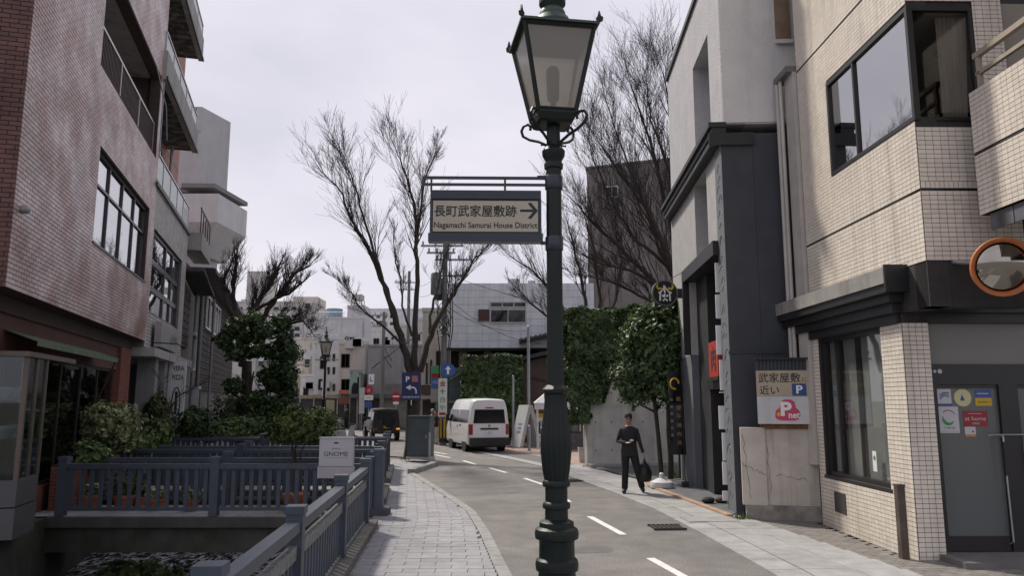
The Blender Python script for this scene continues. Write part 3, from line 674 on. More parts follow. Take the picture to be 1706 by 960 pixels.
# canopy: pale concrete fascia and dark stepped soffit, turning the corner
cp = MB(); canopy_m = mat('canopy_concrete', (.27, .26, .245), .85, .15, 3, streak=.5, streakcol=(.06, .055, .05), bump=.3, bscale=50)
def lring(mb, p, z0, z1):                                   # an L-shaped slab proud of both walls by p
    mb.prism([(-.85, -p), (CO+.22+p-.3, -p), (CO+.22+p-.3, 6), (CO-.2, 6), (CO-.2, .3), (-.85, .3)], z0, z1)
lring(cp, .3, 3.68, 3.9); cp.build('canopy', canopy_m, tb)
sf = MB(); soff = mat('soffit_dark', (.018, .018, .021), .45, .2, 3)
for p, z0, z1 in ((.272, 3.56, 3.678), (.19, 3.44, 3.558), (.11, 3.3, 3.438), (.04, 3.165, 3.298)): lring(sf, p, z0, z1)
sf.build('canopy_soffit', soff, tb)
fasc = mat('black_fascia', (.014, .016, .019), .35, .2, 4)
MB().box(CO+.224, CO+.27, -.302, 6.2, 3.56, 3.93).build('front_fascia', fasc, tb)
# entrance set back from the corner face
dr = Matrix.Translation((CO-.18, .38, 0)) @ Matrix.Rotation(PI/2, 4, 'Z')      # local x -> building depth axis (to the right), local -y -> camera
MB().box(0, 3.2, -.02, .1, 2.6, 3.2, dr).build('transom_panel', mat('transom_panel', (.22, .215, .20), .5, .06, 1.5), tb)
MB().box(0, 3.2, -.06, .06, 2.32, 2.6, dr).box(0, .12, -.06, .06, .1, 2.32, dr).box(.98, 1.24, -.06, .06, .1, 2.32, dr).box(2.1, 2.3, -.06, .06, .1, 2.32, dr).build('door_frame', frm, tb)
frost = glass('frosted_film', (.5, .52, .52), 1.5, .12, body=.75, bodycol=(.33, .35, .35))
for a, b in ((.12, .98), (1.24, 2.1)):
    d = MB().box(a, b, -.03, .03, .1, .3, dr).build('door', frm, tb); MB().box(a, b, -.03, .03, 2.27, 2.318, dr).build('top_rail', frm, d)
    MB().box(a, b, -.006, .006, .3, 2.27, dr).build('door_glass', frost, d)
for q in (.93, 1.29):
    h = MB().tube([(q, -.05, 1.62), (q, -.13, 1.62), (q, -.13, 1.55)], .013, 8, dr).tube([(q, -.13, 1.1), (q+.01, -.13, .24), (q+.01, -.05, .2)], .012, 8, dr)
    ho = h.build('door_handle', alu_m, tb, True); MB().tube([(q, -.13, 1.55), (q, -.13, 1.1)], .019, 8, dr).build('grip', black_m, ho)
MB().tube([(.78, -.06, 1.63), (.84, -.1, 1.64), (1.3, -.1, 1.642)], .011, 8, dr).build('handle_bar', alu_m, tb, True)
MB().box(0, 3.2, .3, .34, 0, 3.2, dr).build('lobby_wall', mat('lobby', (.10, .10, .095), .8, .1, 2), tb)
# stickers on the door
def stick(x0, x1, z0, z1, m, name='sticker'): return MB().box(x0, x1, -.0095, -.008, z0, z1, dr).build(name, m, tb)
sblue = mat('sticker_blue', (.05, .09, .28), .5, 0); sred = mat('sticker_red', (.28, .02, .03), .5, 0); syel = mat('sticker_yellow', (.55, .36, .03), .5, 0); sgrn = MATS['sticker_green']; scre = mat('sticker_cream', (.55, .53, .28), .5, 0); swht = mat('sticker_white', (.5, .5, .52), .5, 0)
def stext(s, m, x, z, w, h): o = text(tb, s, m, x, z, w=w, h=h, y=-.0105); o.data.transform(dr); return o
stick(.15, .34, 2.06, 2.26, swht); stick(.15, .34, 2.03, 2.058, sblue)
for i in range(3): MB().tube([(.18, -.0105, 2.12+i*.03), (.24, -.0105, 2.17+i*.02), (.31, -.0105, 2.15+i*.03)], .006, 4, dr).build('blue_swirl', sblue, tb)
MB().lathe([(.12, 0), (.12, .002)], 24, mtx=dr @ Matrix.Translation((.5, -.008, 2.14)) @ Matrix.Rotation(PI/2, 4, 'X')).build('round_sticker', scre, tb)
MB().add([(.46, -.0108, 2.1), (.53, -.0108, 2.1), (.49, -.0108, 2.19)], [(0, 1, 2)], dr).build('blue_sail', sblue, tb)
stick(.67, .9, 2.14, 2.25, sblue); stick(.67, .9, 2.03, 2.138, syel); stext('RABBY', txt_m, .71, 2.07, .15, .02); stext('————', swht, .7, 2.19, .16, .012)
stick(.145, .42, 1.66, 2.02, swht)
MB().tube([(.2+.08*math.cos(a)+.08, -.0105, 1.87+.085*math.sin(a)) for a in [PI*.95+PI*.85*i/10 for i in range(11)]], [.005+.017*math.sin(PI*i/10) for i in range(11)], 6, dr).build('green_crescent', sgrn, tb)
MB().tube([(.28+.1*math.cos(a), -.0105, 1.87+.1*math.sin(a)) for a in [PI*.15+PI*.6*i/8 for i in range(9)]], .005, 4, dr).build('red_arc', sred, tb)
stext('不動産', mat('sticker_grey', (.12, .12, .12), .6, 0), .2, 1.715, .16, .03); stext('—————', sgrn, .16, 1.68, .24, .004)
stick(.48, .82, 1.75, 1.96, sred); stext('at home', swht, .505, 1.83, .29, .055); stext('加盟店', swht, .6, 1.775, .1, .03); stext('————————', swht, .56, 1.92, .18, .006)
stick(.49, .64, 1.64, 1.745, swht); stick(.49, .64, 1.61, 1.638, mat('sticker_orange', (.5, .22, .03), .5, 0)); stext('◆', txt_m, .585, 1.665, .03, .03)
for x in (.04, .11, .18): MB().lathe([(.032 if x != .11 else .022, 0), (.032 if x != .11 else .022, .004)], 14, mtx=dr @ Matrix.Translation((x, -.061, 2.5)) @ Matrix.Rotation(PI/2, 4, 'X')).build('wall_switch', swht, tb)
MB().box(-.1, 3.2, -.75, -.06, .0, .1, dr).build('door_step', mat('step_stone', (.15, .145, .14), .8, .15, 4, bump=.3, bscale=60), tb)
# balcony of the wing to the right
bl = MB(); BX = Matrix.Translation((4.05, .56, 0))           # street-facing balcony parapet, nearer than the corner
bl.box(0, 4.2, .02, .16, 4.42, 6.05, BX); bl.box(0.1, 4.2, .02, 1.6, 4.42, 4.6, BX).box(0.0, .15, .16, 1.6, 4.42, 6.05, BX); bl.build('balcony', grout_m, tb)
t2 = Tiles(tb, 'balcony_tile', .104, .062, .008, tile_m, .007, most=250)
t2.add(0, 4.2, 4.42, 5.2, (), BX @ Matrix.Translation((0, .02, 0))); t2.add(0, 4.2, 5.24, 6.05, (), BX @ Matrix.Translation((0, .02, 0))); t2.finish()
rm = mat('beige_rail', (.36, .31, .24), .45, .08, 6)
MB().box(.08, 4.2, .05, .12, 6.48, 6.55, BX).box(.1, 4.2, .06, .11, 6.24, 6.29, BX).box(.12, .18, .06, .11, 6.05, 6.48, BX).box(1.6, 1.66, .06, .11, 6.05, 6.48, BX).build('balcony_rail', rm, tb)
fm_ = mat('galvanised_fascia', (.10, .105, .12), .5, .3, 5, streak=.6)
for i in range(9): MB().box(.14+i*.44, .56+i*.44, .05, .07, 4.2, 4.41, BX).build('fascia_sheet', fm_, tb)
MB().box(.15, 4.2, .08, 1.5, 4.38, 4.415, BX).build('balcony_soffit', mat('soffit_pale', (.42, .39, .35), .8, .1, 2), tb)
MB().box(.4, 6, 1.75, 1.9, 3.9, 12, BX).build('wing_wall', grout_m, tb)
t3 = Tiles(tb, 'wing_tile', .104, .062, .008, tile_m, .007, most=60); t3.add(.4, 3.2, 6, 8.5, (), BX @ Matrix.Translation((0, 1.75, 0))); t3.finish()
# recess with drainpipes between the two buildings
pipe_m = mat('pipe_ivory', (.47, .44, .41), .5, .1, 3, streak=.4, streakcol=(.2, .17, .14))
for x, r in ((-.62, .05), (-.47, .035)): MB().tube([(x, -.12, .2), (x, -.12, 8.3)], r, 10).build('drainpipe', pipe_m, tb, True)
MB().box(-.42, -.02, -.06, .1, 1.0, 8.2).build('gap_panel', pipe_m, tb); MB().box(-.68, -.03, -.17, .12, 8.2, 8.32).build('gap_cap', mat('cap_grey', (.16, .155, .15), .7, .2, 5), tb)
MB().box(-1.3, -.02, .5, .6, 0, 9).build('gap_wall', pipe_m, tb)
# convex mirror, kerbside post
cm = thing('convex_mirror', 'round convex traffic mirror with orange rim on the canopy corner', 'traffic mirror', (5.93, 9.0, 3.7))
tilt = Matrix.Rotation(RAD(-14), 4, 'Z') @ Matrix.Rotation(RAD(100), 4, 'X')
om = mat('orange_rim', (.42, .13, .04), .45, .15, 8)
MB().lathe([(.30, .0), (.325, .03), (.355, .035), (.36, .0), (.345, -.06), (.30, -.08)], 32, mtx=tilt, cap=False).build('rim', om, cm, True)
MB().lathe([(.305*math.sin(a)/math.sin(RAD(40)), -.26+.30*math.cos(a)) for a in [RAD(40)*k/8 for k in range(8, 0, -1)]]+[(.002, .04)], 32, mtx=tilt).build('mirror', mat('mirror_surface', (.36, .33, .30), .06, 0, metal=1.0), cm, 'all')
MB().lathe([(.30, -.085), (.15, -.1), (.02, -.1)], 24, mtx=tilt).build('back_shell', om, cm, True)
MB().tube([(0, .08, 0), (-.1, .3, .1), (-.3, .95, .25)], .025, 8).box(-.42, -.22, .78, .95, .15, .38).build('arm', steel_m, cm)
bd = thing('bollard', 'rusty brown square bollard post by the tiled wall', 'bollard', tuple(ground(1507, 935)))
MB().box(-.05, .05, -.05, .05, 0, .98).build('post', mat('brown_metal', (.075, .055, .042), .6, .3, 6, blot=.4), bd); MB().box(-.056, .056, -.056, .056, .96, .99).build('cap', MATS['brown_metal'], bd); MB().lathe([(.075, 0), (.07, .03), (.055, .035)], 12).build('base_ring', MATS['brown_metal'], bd)

# stub wall and the parking sign on it
ow = thing('stub_wall', 'weathered concrete stub wall with cracks beside the dark building', 'wall', (4.11, 13.86, 0), math.atan2(-.3, 1.2))
stain = mat('stained_plaster', (.52, .475, .42), .9, .12, 2.5, bump=.4, bscale=45, streak=.75, streakcol=(.10, .085, .07), blot=.5, blotcol=(.17, .15, .125))
MB().box(0, .42, 0, .2, .27, 1.62).build('pier', stain, ow); MB().box(.424, 1.3, .05, .25, .27, 1.6).build('panel', stain, ow)
MB().box(.05, 1.3, .0, .25, .0, .268).build('footing', mat('dark_footing', (.30, .275, .245), .9, .3, 4, bump=.5, bscale=30, blot=.95, blotcol=(.055, .05, .045)), ow)
MB().box(.36, 1.21, .02, .24, 1.6, 1.68).build('rusty_sill', mat('rust', (.16, .075, .035), .9, .4, 9, bump=.4, bscale=40), ow)
cr_ = MB(); rg = random.Random(8); ckm = mat('crack', (.03, .027, .025), 1, 0)
for a, b, yy in (((.0, 1.0), (.42, .78), -.002), ((.44, 1.3), (.5, .5), .048), ((.6, .8), (1.1, .72), .048), ((.05, 1.5), (.12, .4), -.002)):
    n = 14; pts = [(a[0]+(b[0]-a[0])*i/n+rg.uniform(-.02, .02), yy, a[1]+(b[1]-a[1])*i/n+rg.uniform(-.03, .03)) for i in range(n+1)]
    cr_.tube(pts, [rg.uniform(.002, .005) for _ in pts], 3)
cr_.build('cracks', ckm, ow)
ps = thing('parking_sign', 'cream parking board near the samurai houses, above the stub wall', 'sign', (4.42, 13.72, 0), math.atan2(-.28, 1.2))
MB().box(-.02, .92, .0, .05, 1.69, 2.83).build('backing', mat('sign_dark', (.03, .03, .032), .6, .1, 5), ps)
MB().box(-.03, .93, -.1, .06, 2.83, 2.86).build('top_cap', black_m, ps)
for i in range(15): MB().box(-.01+i*.062, .028+i*.062, -.02, .0, 2.64, 2.83).build('slat', mat('slat_navy', (.03, .04, .055), .5, .1, 6), ps)
MB().box(-.02, .92, -.012, .0, 2.18, 2.635).build('cream_board', mat('cream_board', (.42, .35, .255), .5, .08, 3, blot=.25, blotcol=(.3, .22, .15)), ps)
MB().box(-.02, .92, -.01, .0, 1.69, 2.175).build('white_board', mat('dirty_white', (.52, .52, .54), .5, .08, 3, streak=.35, streakcol=(.3, .28, .26)), ps)
text(ps, '武家屋敷', txt_m, .02, 2.42, w=.71, h=.17, y=-.0125, bold=.008); text(ps, 'に', txt_m, .76, 2.43, h=.08, y=-.0125)
text(ps, '近い', txt_m, .03, 2.21, w=.33, h=.155, y=-.0125, bold=.008)
MB().box(.58, .82, -.018, -.012, 2.19, 2.4).build('blue_square', mat('parking_blue', (.025, .06, .22), .5, .05, 4), ps); text(ps, 'P', wtxt_m, .65, 2.225, w=.11, h=.145, y=-.019, bold=.03)
pink = mat('pink_print', (.50, .05, .12), .5, .05, 5)
MB().extr([(.27, 1.82), (.30, 1.77), (.38, 1.75), (.60, 1.75), (.68, 1.78), (.70, 1.85), (.68, 1.93), (.63, 1.97), (.61, 2.08), (.55, 2.12), (.44, 2.12), (.38, 2.08), (.35, 1.97), (.29, 1.93)], -.016, -.0105).build('car_emblem', pink, ps)
text(ps, 'P', wtxt_m, .37, 1.83, w=.19, h=.25, y=-.0175, bold=.04); text(ps, 'net', wtxt_m, .5, 1.79, w=.19, h=.1, y=-.0185, bold=.02)
MB().lathe([(.035, 0), (.035, .003)], 12, mtx=Matrix.Translation((.335, -.016, 1.86)) @ Matrix.Rotation(PI/2, 4, 'X')).build('yellow_dot', syel, ps)

# ------------------------------------------------------------------ right: dark restaurant building
stucco = mat('light_stucco', (.60, .585, .575), .9, .06, 2, bump=.6, bscale=22, streak=.25, streakcol=(.3, .29, .28))
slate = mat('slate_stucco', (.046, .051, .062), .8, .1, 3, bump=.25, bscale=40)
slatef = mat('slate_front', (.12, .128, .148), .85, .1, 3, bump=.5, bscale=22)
gb = thing('restaurant_building', 'grey stucco restaurant building with black cornice and dark tall entrance', 'building', (4.1, 14.26, 0), math.atan2(-6.55, -.36))
W = 6.6
h_up = [(-2.85, -1.1, 7.55, 9.95)]; h_mid = [(-3.05, -1.65, 5.4, 7.1)]; h_low = [(-4.15, -.62, 0.06, 5.25)]
mb = MB(); wall(mb, -W, -.02, 7.5, 11.3, .06, .5, h_up); mb.box(-2.9, -1.05, .5, .6, 7.5, 10)
mb.build('upper_front', mat('sponged_stucco', (.40, .40, .42), .9, .08, 2, bump=.8, bscale=18, streak=.25, streakcol=(.3, .29, .3)), gb)
MB().box(-W, -.022, .502, 7, 7.5, 11.28).build('upper_core', stucco, gb); MB().box(-.019, .004, .064, 7, 7.525, 11.28).build('upper_side', stucco, gb)
mb = MB(); wall(mb, -W, -.62, 5.25, 7.3, .03, .45, h_mid); mb.box(-W, -4.152, .03, .45, 3.2, 5.25); mb.build('front_wall', mat('pale_grey_stucco', (.36, .355, .355), .9, .08, 3, bump=.6, bscale=20), gb)
MB().box(-W, -4.152, .03, .5, 0, 3.2).build('slate_pillar', slatef, gb)
mb = MB().box(-.618, 0, 0, .6, 0, 7.3).build('corner_pillar', slate, gb); MB().box(-.617, -.001, -.004, -.0005, 0, 7.1).build('lit_pillar_face', slatef, gb)  # thin paler plate puts the sunlit tone on the pillar's street face
MB().box(-.6, -.003, .605, 6, 0, 7.3).build('side_wall', slate, gb); MB().box(-W, -.62, .46, 6, 5.4, 7.3).build('core', slate, gb)
MB().box(-3.05, -1.65, .44, .458, 5.4, 7.1).build('recess_panel', slatef, gb)
# trowelled arcs on the near pillar's camera-facing edge
arc = MB(); rg = random.Random(6)
for k in range(46):
    z = .3+k*.15; x0 = .02+rg.random()*.16; r = rg.uniform(.12, .26)
    z += rg.uniform(-.07, .07); x0 = -.58+rg.random()*.2
    if k % 3 != 1: arc.tube([(x0+rg.uniform(.25, .4)*i/6, -.006, z+r*math.sin(PI*(i/6)**1.4)*.6) for i in range(7)], .006, 4)
arc.build('trowel_ridges', mat('slate_ridge', (.12, .128, .145), .8, .1, 3), gb, kind='stuff')
# cornice with dentils
cn = mat('black_cornice', (.016, .016, .018), .6, .15, 4)
MB().box(-W-.05, .06, -.24, .1, 7.42, 7.52).box(-W-.03, .04, -.18, .1, 7.3, 7.418).box(-W, .02, -.08, .1, 7.12, 7.298).build('cornice', cn, gb)
dm = MB().box(-.045, .045, -.15, -.082, 7.17, 7.28).mesh('dentil', mat('dentil_grey', (.10, .10, .105), .7, .1, 4))
for i in range(44): link('dentil', dm, gb, loc=(-W+.1+i*.15, 0, 0))
MB().box(.022, .06, -.24, .62, 7.05, 7.3).build('cornice_return', cn, gb)
MB().box(-W-.06, .0, .0, .5, 11.3, 11.42).build('roof_edge', mat('roof_edge', (.05, .048, .05), .6, .1, 4), gb)
# entrance: black lintel, inner wall, door strip, white letter blocks seen from the side
MB().box(-4.3, -.56, -.12, .34, 4.98, 5.27).box(-4.3, -4.154, -.12, .025, 3.2, 4.978).build('lintel', black_m, gb)
MB().box(-4.15, -.625, .75, .85, .06, 5.25).build('entrance_back', mat('black_boards', (.012, .012, .013), .5, .3, 3, bump=.3, bscale=20), gb)
MB().box(-4.15, -2.9, .2, .74, .06, 5.2).build('black_wing', mat('black_stucco', (.020, .021, .023), .6, .2, 4, bump=.5, bscale=16), gb)
MB().box(-2.3, -1.1, .7, .745, .08, 2.3).build('door', mat('dark_door', (.02, .018, .017), .4, .1, 4), gb)
MB().box(-3.0, -.7, .15, .7, 2.35, 2.55).build('door_canopy', black_m, gb)
rl_ = MB().box(-2.35, -1.45, .08, .16, 2.6, 3.35).build('red_sign', mat('sign_red', (.36, .03, .02), .5, .1, 4), gb)
text(gb, '肉', txt_m, -2.1, 2.72, w=.45, h=.5, y=.078, bold=.03)
MB().box(-2.38, -1.42, .06, .18, 2.52, 2.598).build('sign_shelf', black_m, gb)
for i, (z0, z1, x) in enumerate(((4.25, 4.85, -.72), (3.62, 4.2, -.70), (2.95, 3.58, -.68), (2.3, 2.9, -.68), (2.15, 2.27, -.68), (1.5, 2.0, -.72), (.95, 1.48, -.70), (.4, .93, -.68), (.15, .38, -.68))):
    MB().box(x-.03, x+.0, -.055-.02*((i*7) % 3), .02, z0+.05*((i*5) % 3), z1).build('letter_block', white_m, gb)
MB().box(-.05, .015, -.02, 1.0, 2.98, 3.02).build('cable', slate, gb)
# camera-facing upper window
uw = Matrix.Translation((0.0, .6, 0)) @ Matrix.Rotation(PI/2, 4, 'Z')
wdb = mat('board_wood', (.20, .14, .09), .8, .3, 3, bump=.3, bscale=20)
MB().box(.58, .86, -.06, .02, 9.2, 10.4, Matrix.Translation((0, .06+.52, 0)) @ Matrix.Rotation(PI/2, 4, 'Z')).build('boarded_window', wdb, gb)
MB().box(.55, .9, -.1, -.06, 9.12, 9.2, Matrix.Translation((0, .06+.52, 0)) @ Matrix.Rotation(PI/2, 4, 'Z')).build('window_sill', stucco, gb)
# shoes / boots left by the door
for i, (x, y) in enumerate(((3.98, 15.7), (4.25, 15.75))):
    s_ = thing('ornamental_stone', ['dark flat stone lying on the restaurant terrace', 'rounded brown stone on the terrace beside the dark one'][i], 'stone', (x-.02, y, .055))
    q = MB().ell((0, 0, .06), (.14, .1, .07)); q.v = [(a*(1+.2*mnoise.noise(Vector((a*9, b*9, c*9+i)))), b*(1+.2*mnoise.noise(Vector((b*9, c*9, a*9)))), c) for a, b, c in q.v]
    q.build('stone_body', mat(['stone_dark', 'stone_brown'][i], [(.02, .02, .02), (.06, .045, .035)][i], .8, .3, 20), s_, True)
# round projecting sign with the bull face
rs = thing('round_sign', 'round black projecting sign with white bull face and yellow horns', 'sign', (3.87, 19.0, 4.80), RAD(6))
RX = Matrix.Rotation(PI/2, 4, 'X')
MB().lathe([(.30, -.05), (.335, -.05), (.335, .05), (.30, .05)], 32, mtx=RX, cap=False).build('rim', mat('sign_rim', (.10, .10, .10), .5, .1, 6), rs, True)
MB().lathe([(.30, -.04), (.30, .04)], 32, mtx=RX).build('disc', mat('sign_black', (.006, .009, .009), .7, .05, 4), rs)
wl_ = MB()
for pl in ([(-.12, .0), (-.13, -.2)], [(.12, 0), (.13, -.2)], [(-.17, .0), (-.1, .03), (0, .16), (.1, .03), (.17, 0)], [(-.02, .2), (0, .0)], [(-.07, -.05), (-.03, -.1)], [(.07, -.05), (.03, -.1)], [(-.06, -.2), (0, -.15), (.06, -.2)], [(0, -.02), (-.03, -.12)]):
    wl_.tube([(x, -.043, z) for x, z in pl], .023, 4)
wl_.build('bull_face', wtxt_m, rs)
yl = MB()
for s_ in (-1, 1): yl.tube([(s_*.08, -.044, .12), (s_*.17, -.044, .1), (s_*.21, -.044, .16), (s_*.18, -.044, .23)], [.03, .036, .028, .008], 5)
yl.build('horns', syel, rs)
MB().box(.33, .56, -.03, .03, -.12, .12).build('bracket', black_m, rs); MB().tube([(.1, 0, .34), (.5, 0, .55)], .008, 4).build('stay', black_m, rs)

# ------------------------------------------------------------------ left: brick-tiled building
LROT = math.atan2(1, -.28)
def Lpt(u, v=0, z=0):                                      # point on the left frontage: u along the street, v into the building
    c, s_ = math.cos(LROT), math.sin(LROT); return Vector((-8.3+u*c-v*s_, 14+u*s_+v*c, z))
brick_m = mat('glazed_brick', (.315, .18, .16), .36, .18, 1.4, col2=(.58, .50, .495), mixs=.8, mixlo=.38, mixhi=.70, rnd=.16, spec=.6, streak=.25, streakcol=(.30, .24, .23))
brickd_m = mat('mortar', (.06, .04, .036), .95, .2, 8)
bb = thing('brick_building', 'red-brown brick-tiled building overhanging the canal bank with recessed balcony', 'building', (-8.3, 14, 0), LROT)
U0, U1, ZB, ZT = -3.05, 7.7, 3.77, 15.5
hW = (1.42, 6.95, 5.38, 7.42); hB = (.9, 7.32, 9.08, 11.45); holes = [hW, hB]
mb = MB(); wall(mb, U0, U1, ZB, ZT, .02, .3, holes); mb.box(U0, U0+.3, .3, 9, ZB, ZT); mb.box(U1-.3, U1, .3, 9, ZB, ZT); mb.box(U0+.3, U1-.3, .3, 9, ZB, ZB+.2)
mb.build('wall', brickd_m, bb)
white_brick = mat('pale_repair_brick', (.52, .47, .44), .5, .1, 4, rnd=.1)
zig = lambda x, z, M_: .05 < x < .75 and 9.3 < z < 10.9 and abs(((z-9.3)*.35) % .28 - (x-.05) % .28) < .12 and M_[0][0] > .9
tl = Tiles(bb, 'brick', .235, .075, .012, brick_m, .013, m2=white_brick, m2f=zig)
tl.add(U0, U1, ZB, ZT, holes, Matrix.Translation((0, .02, 0)), bond=.5)
RS = Matrix.Translation((U0, 0, 0)) @ Matrix.Rotation(-PI/2, 4, 'Z')          # end wall towards the camera: local x = -depth
tl.finish()
red_brick = mat('dark_red_brick', (.115, .048, .04), .6, .2, 2, rnd=.2)  # end wall bricks darker and redder than the street front
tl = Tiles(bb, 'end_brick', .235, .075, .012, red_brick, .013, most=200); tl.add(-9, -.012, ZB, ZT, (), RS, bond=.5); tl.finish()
bright_back = mat('bright_backing', (.86, .88, .90), .7, .05, 2)  # near-white sheet added behind glass to lift panes to sky-reflection brightness
wfr = mat('navy_frame', (.022, .020, .030), .35, .1, 5)
window(bb, *hW, .1, 4, (.66, .34), .07, wfr, glass('shop_glass', (.95, .97, .98), 1.5, film=.75), bright_back, .09, backd=.02, sill=.0)
MB().box(hW[0]-.04, hW[1]+.04, -.02, .12, hW[2]-.05, hW[2]-.003).build('window_sill', wfr, bb)
# recessed balcony: ceiling, back wall with panes, railing
pale = mat('balcony_plaster', (.30, .28, .27), .8, .12, 2, streak=.4)
MB().box(.6, U1-.3, .3, 1.9, 11.46, 11.6).build('balcony_ceiling', pale, bb); MB().box(.6, U1-.3, 1.9, 2.0, 8.9, 11.6).box(.6, .89, .3, 1.9, 8.9, 11.46).build('balcony_back', pale, bb)
MB().box(.6, U1-.3, .3, 1.9, 8.92, 9.06).build('balcony_floor', pale, bb)
window(bb, 1.2, 6.9, 9.1, 11.2, 1.82, 4, (1,), .06, alud_m, glassd_m, dark_m, .06, backd=.01)
bar = mat('brown_bar', (.06, .035, .03), .5, .1, 6)
MB().box(.92, 7.3, .10, .16, 10.0, 10.06).build('balcony_rail', alu_m, bb)
vb = MB().box(-.012, .012, .115, .14, 9.1, 10.0).mesh('baluster', bar)
for i in range(52): link('baluster', vb, bb, loc=(.98+i*.122, 0, 0))
for x in (1.0, 3.1, 5.2, 7.25): MB().box(x-.025, x+.025, .1, .15, 9.08, 10.0).build('rail_post', alu_m, bb)
MB().tube([(6.4, -.02, 11.4), (6.9, -.25, 10.4), (7.3, -.25, 9.6)], .02, 5).tube([(7.4, -.05, 11.4), (7.45, -.05, 9.1)], .02, 5).build('ladder_stay', steel_m, bb)
MB().lathe([(.065, 0), (.065, .09), (.03, .12)], 12, mtx=Matrix.Translation((U0+.3, .0, 5.02)) @ Matrix.Rotation(PI/2, 4, 'X')).build('vent_hood', steel_m, bb, True)
pk = mat('pink_lamp', (.22, .09, .08), .6, .1, 4)
MB().lathe([(.04, 0), (.2, .08), (.24, .3), (.2, .6), (.05, .68)], 14, mtx=Matrix.Translation((U0-.35, .95, 6.45))).build('wall_lantern', pk, bb, True)
# ground floor, set back
gfw = mat('shop_brick', (.20, .075, .05), .8, .2, 4, rnd=.1, bump=.3, bscale=40)
MB().box(U0, U1, 2.4, 2.5, 0, 3.77).build('shop_back', dark_m, bb)
MB().box(U0, U1, .35, 2.4, 3.5, 3.765).build('soffit', mat('soffit_brown', (.055, .04, .036), .8, .15, 2), bb)
pier = Tiles(bb, 'pier_brick', .215, .07, .012, gfw, .012, most=120)
for a, b in ((6.3, 7.5),):
    MB().box(a, b, .32, .8, 0, 3.5).build('pier', brickd_m, bb); pier.add(a, b, 0, 3.5, (), Matrix.Translation((0, .32, 0)), bond=.5)
    pier.add(-.8, -.32, 0, 3.5, (), Matrix.Translation((a, 0, 0)) @ Matrix.Rotation(-PI/2, 4, 'Z'), bond=.5)
MB().box(U0, 6.3, .4, .5, 2.9, 3.5).build('fascia', mat('fascia_brick', (.085, .038, .03), .8, .2, 3), bb)
window(bb, .2, 6.2, .5, 2.9, .45, 4, (1,), .06, alud_m, smoke_m, None, .06, name='shop_window')
MB().box(.2, 6.2, .42, .55, 0, .5).build('shop_base', gfw, bb)
MB().box(1.2, 1.9, 1.6, 1.7, 1.0, 2.1).box(2.5, 3.0, 1.5, 1.6, .6, 1.9).box(4.0, 5.2, 1.8, 1.9, 1.2, 2.4).build('shop_display', mat('shop_goods', (.16, .17, .19), .8, .5, 2, rnd=.4), bb)
# green awning
aw = thing('awning', 'long faded green awning under the brick overhang', 'awning', (-8.3, 14, 0), LROT)
MB().add([(-1.8, -.1, 3.07), (3.9, -.1, 3.07), (3.9, .38, 3.25), (-1.8, .38, 3.25), (-1.8, -.1, 3.05), (3.9, -.1, 3.05), (3.9, .38, 3.23), (-1.8, .38, 3.23)], [(0, 1, 2, 3), (7, 6, 5, 4), (0, 4, 5, 1), (0, 3, 7, 4), (1, 5, 6, 2)]).build('canvas', mat('green_canvas', (.075, .105, .06), .8, .15, 4, blot=.3), aw)
MB().box(-1.8, 3.9, -.12, -.1, 2.98, 3.08).build('front_hem', mat('green_hem', (.10, .13, .085), .8, .15, 4), aw); MB().tube([(3.8, -.09, 3.0), (3.8, .3, 1.9)], .018, 6).build('folding_arm', alud_m, aw)
# glazed showcase standing at the canal edge
sc = thing('display_case', 'tall glazed display case with aluminium plinth at the canal edge', 'display case', (-8.3, 14, 0), LROT)
cfr = mat('bronze_alu', (.12, .095, .075), .4, .1, 5, metal=.3); y0, y1 = -.15, .55
MB().box(-2.3, -1.3, y0, y1, .02, .48).box(-2.3, -1.3, y0, y1, .5, .9).build('plinth', mat('case_plinth', (.085, .087, .09), .5, .08, 3, metal=.1), sc)
fr = MB().box(-2.4, .16, y0-.04, y1+.02, 2.78, 2.86)
for x in (-2.25, -1.8, -1.32): fr.box(x-.05, x+.02, y0-.005, y0+.06, .9, 2.78)
fr.box(-1.36, -1.3, y1-.06, y1, .9, 2.78).build('frame', cfr, sc)
for a, b in ((-2.23, -1.85), (-1.78, -1.37)): MB().box(a, b, y0+.02, y0+.027, .9, 2.78).build('pane', glass('case_glass', (.62, .68, .70), 1.7), sc)
MB().box(-2.29, -2.283, y0+.06, y1-.06, .9, 2.78).build('pane', MATS['case_glass'], sc); MB().box(-1.335, -1.328, y0+.06, y1-.06, .9, 2.78).build('pane', MATS['case_glass'], sc)
MB().box(-2.28, -1.35, y1-.03, y1, .9, 2.78).build('back_panel', mat('case_back', (.22, .235, .24), .6, .1, 1.5), sc)
for z in (1.5, 2.1): MB().box(-2.24, -1.37, y0+.08, y1-.06, z, z+.012).build('shelf', MATS['case_glass'], sc)
rg = random.Random(2); gm_ = mat('dish_white', (.5, .5, .48), .5, .3, 3, rnd=.3)
for i in range(9):
    x = -2.15+i*.09; z = (1.51, 2.11)[i % 2]
    MB().lathe([(.05, 0), (.11, .1), (.12, .16), (.08, .2)], 12, c=(x, .2, z+.002)).build('displayed_vase', gm_, sc, True)
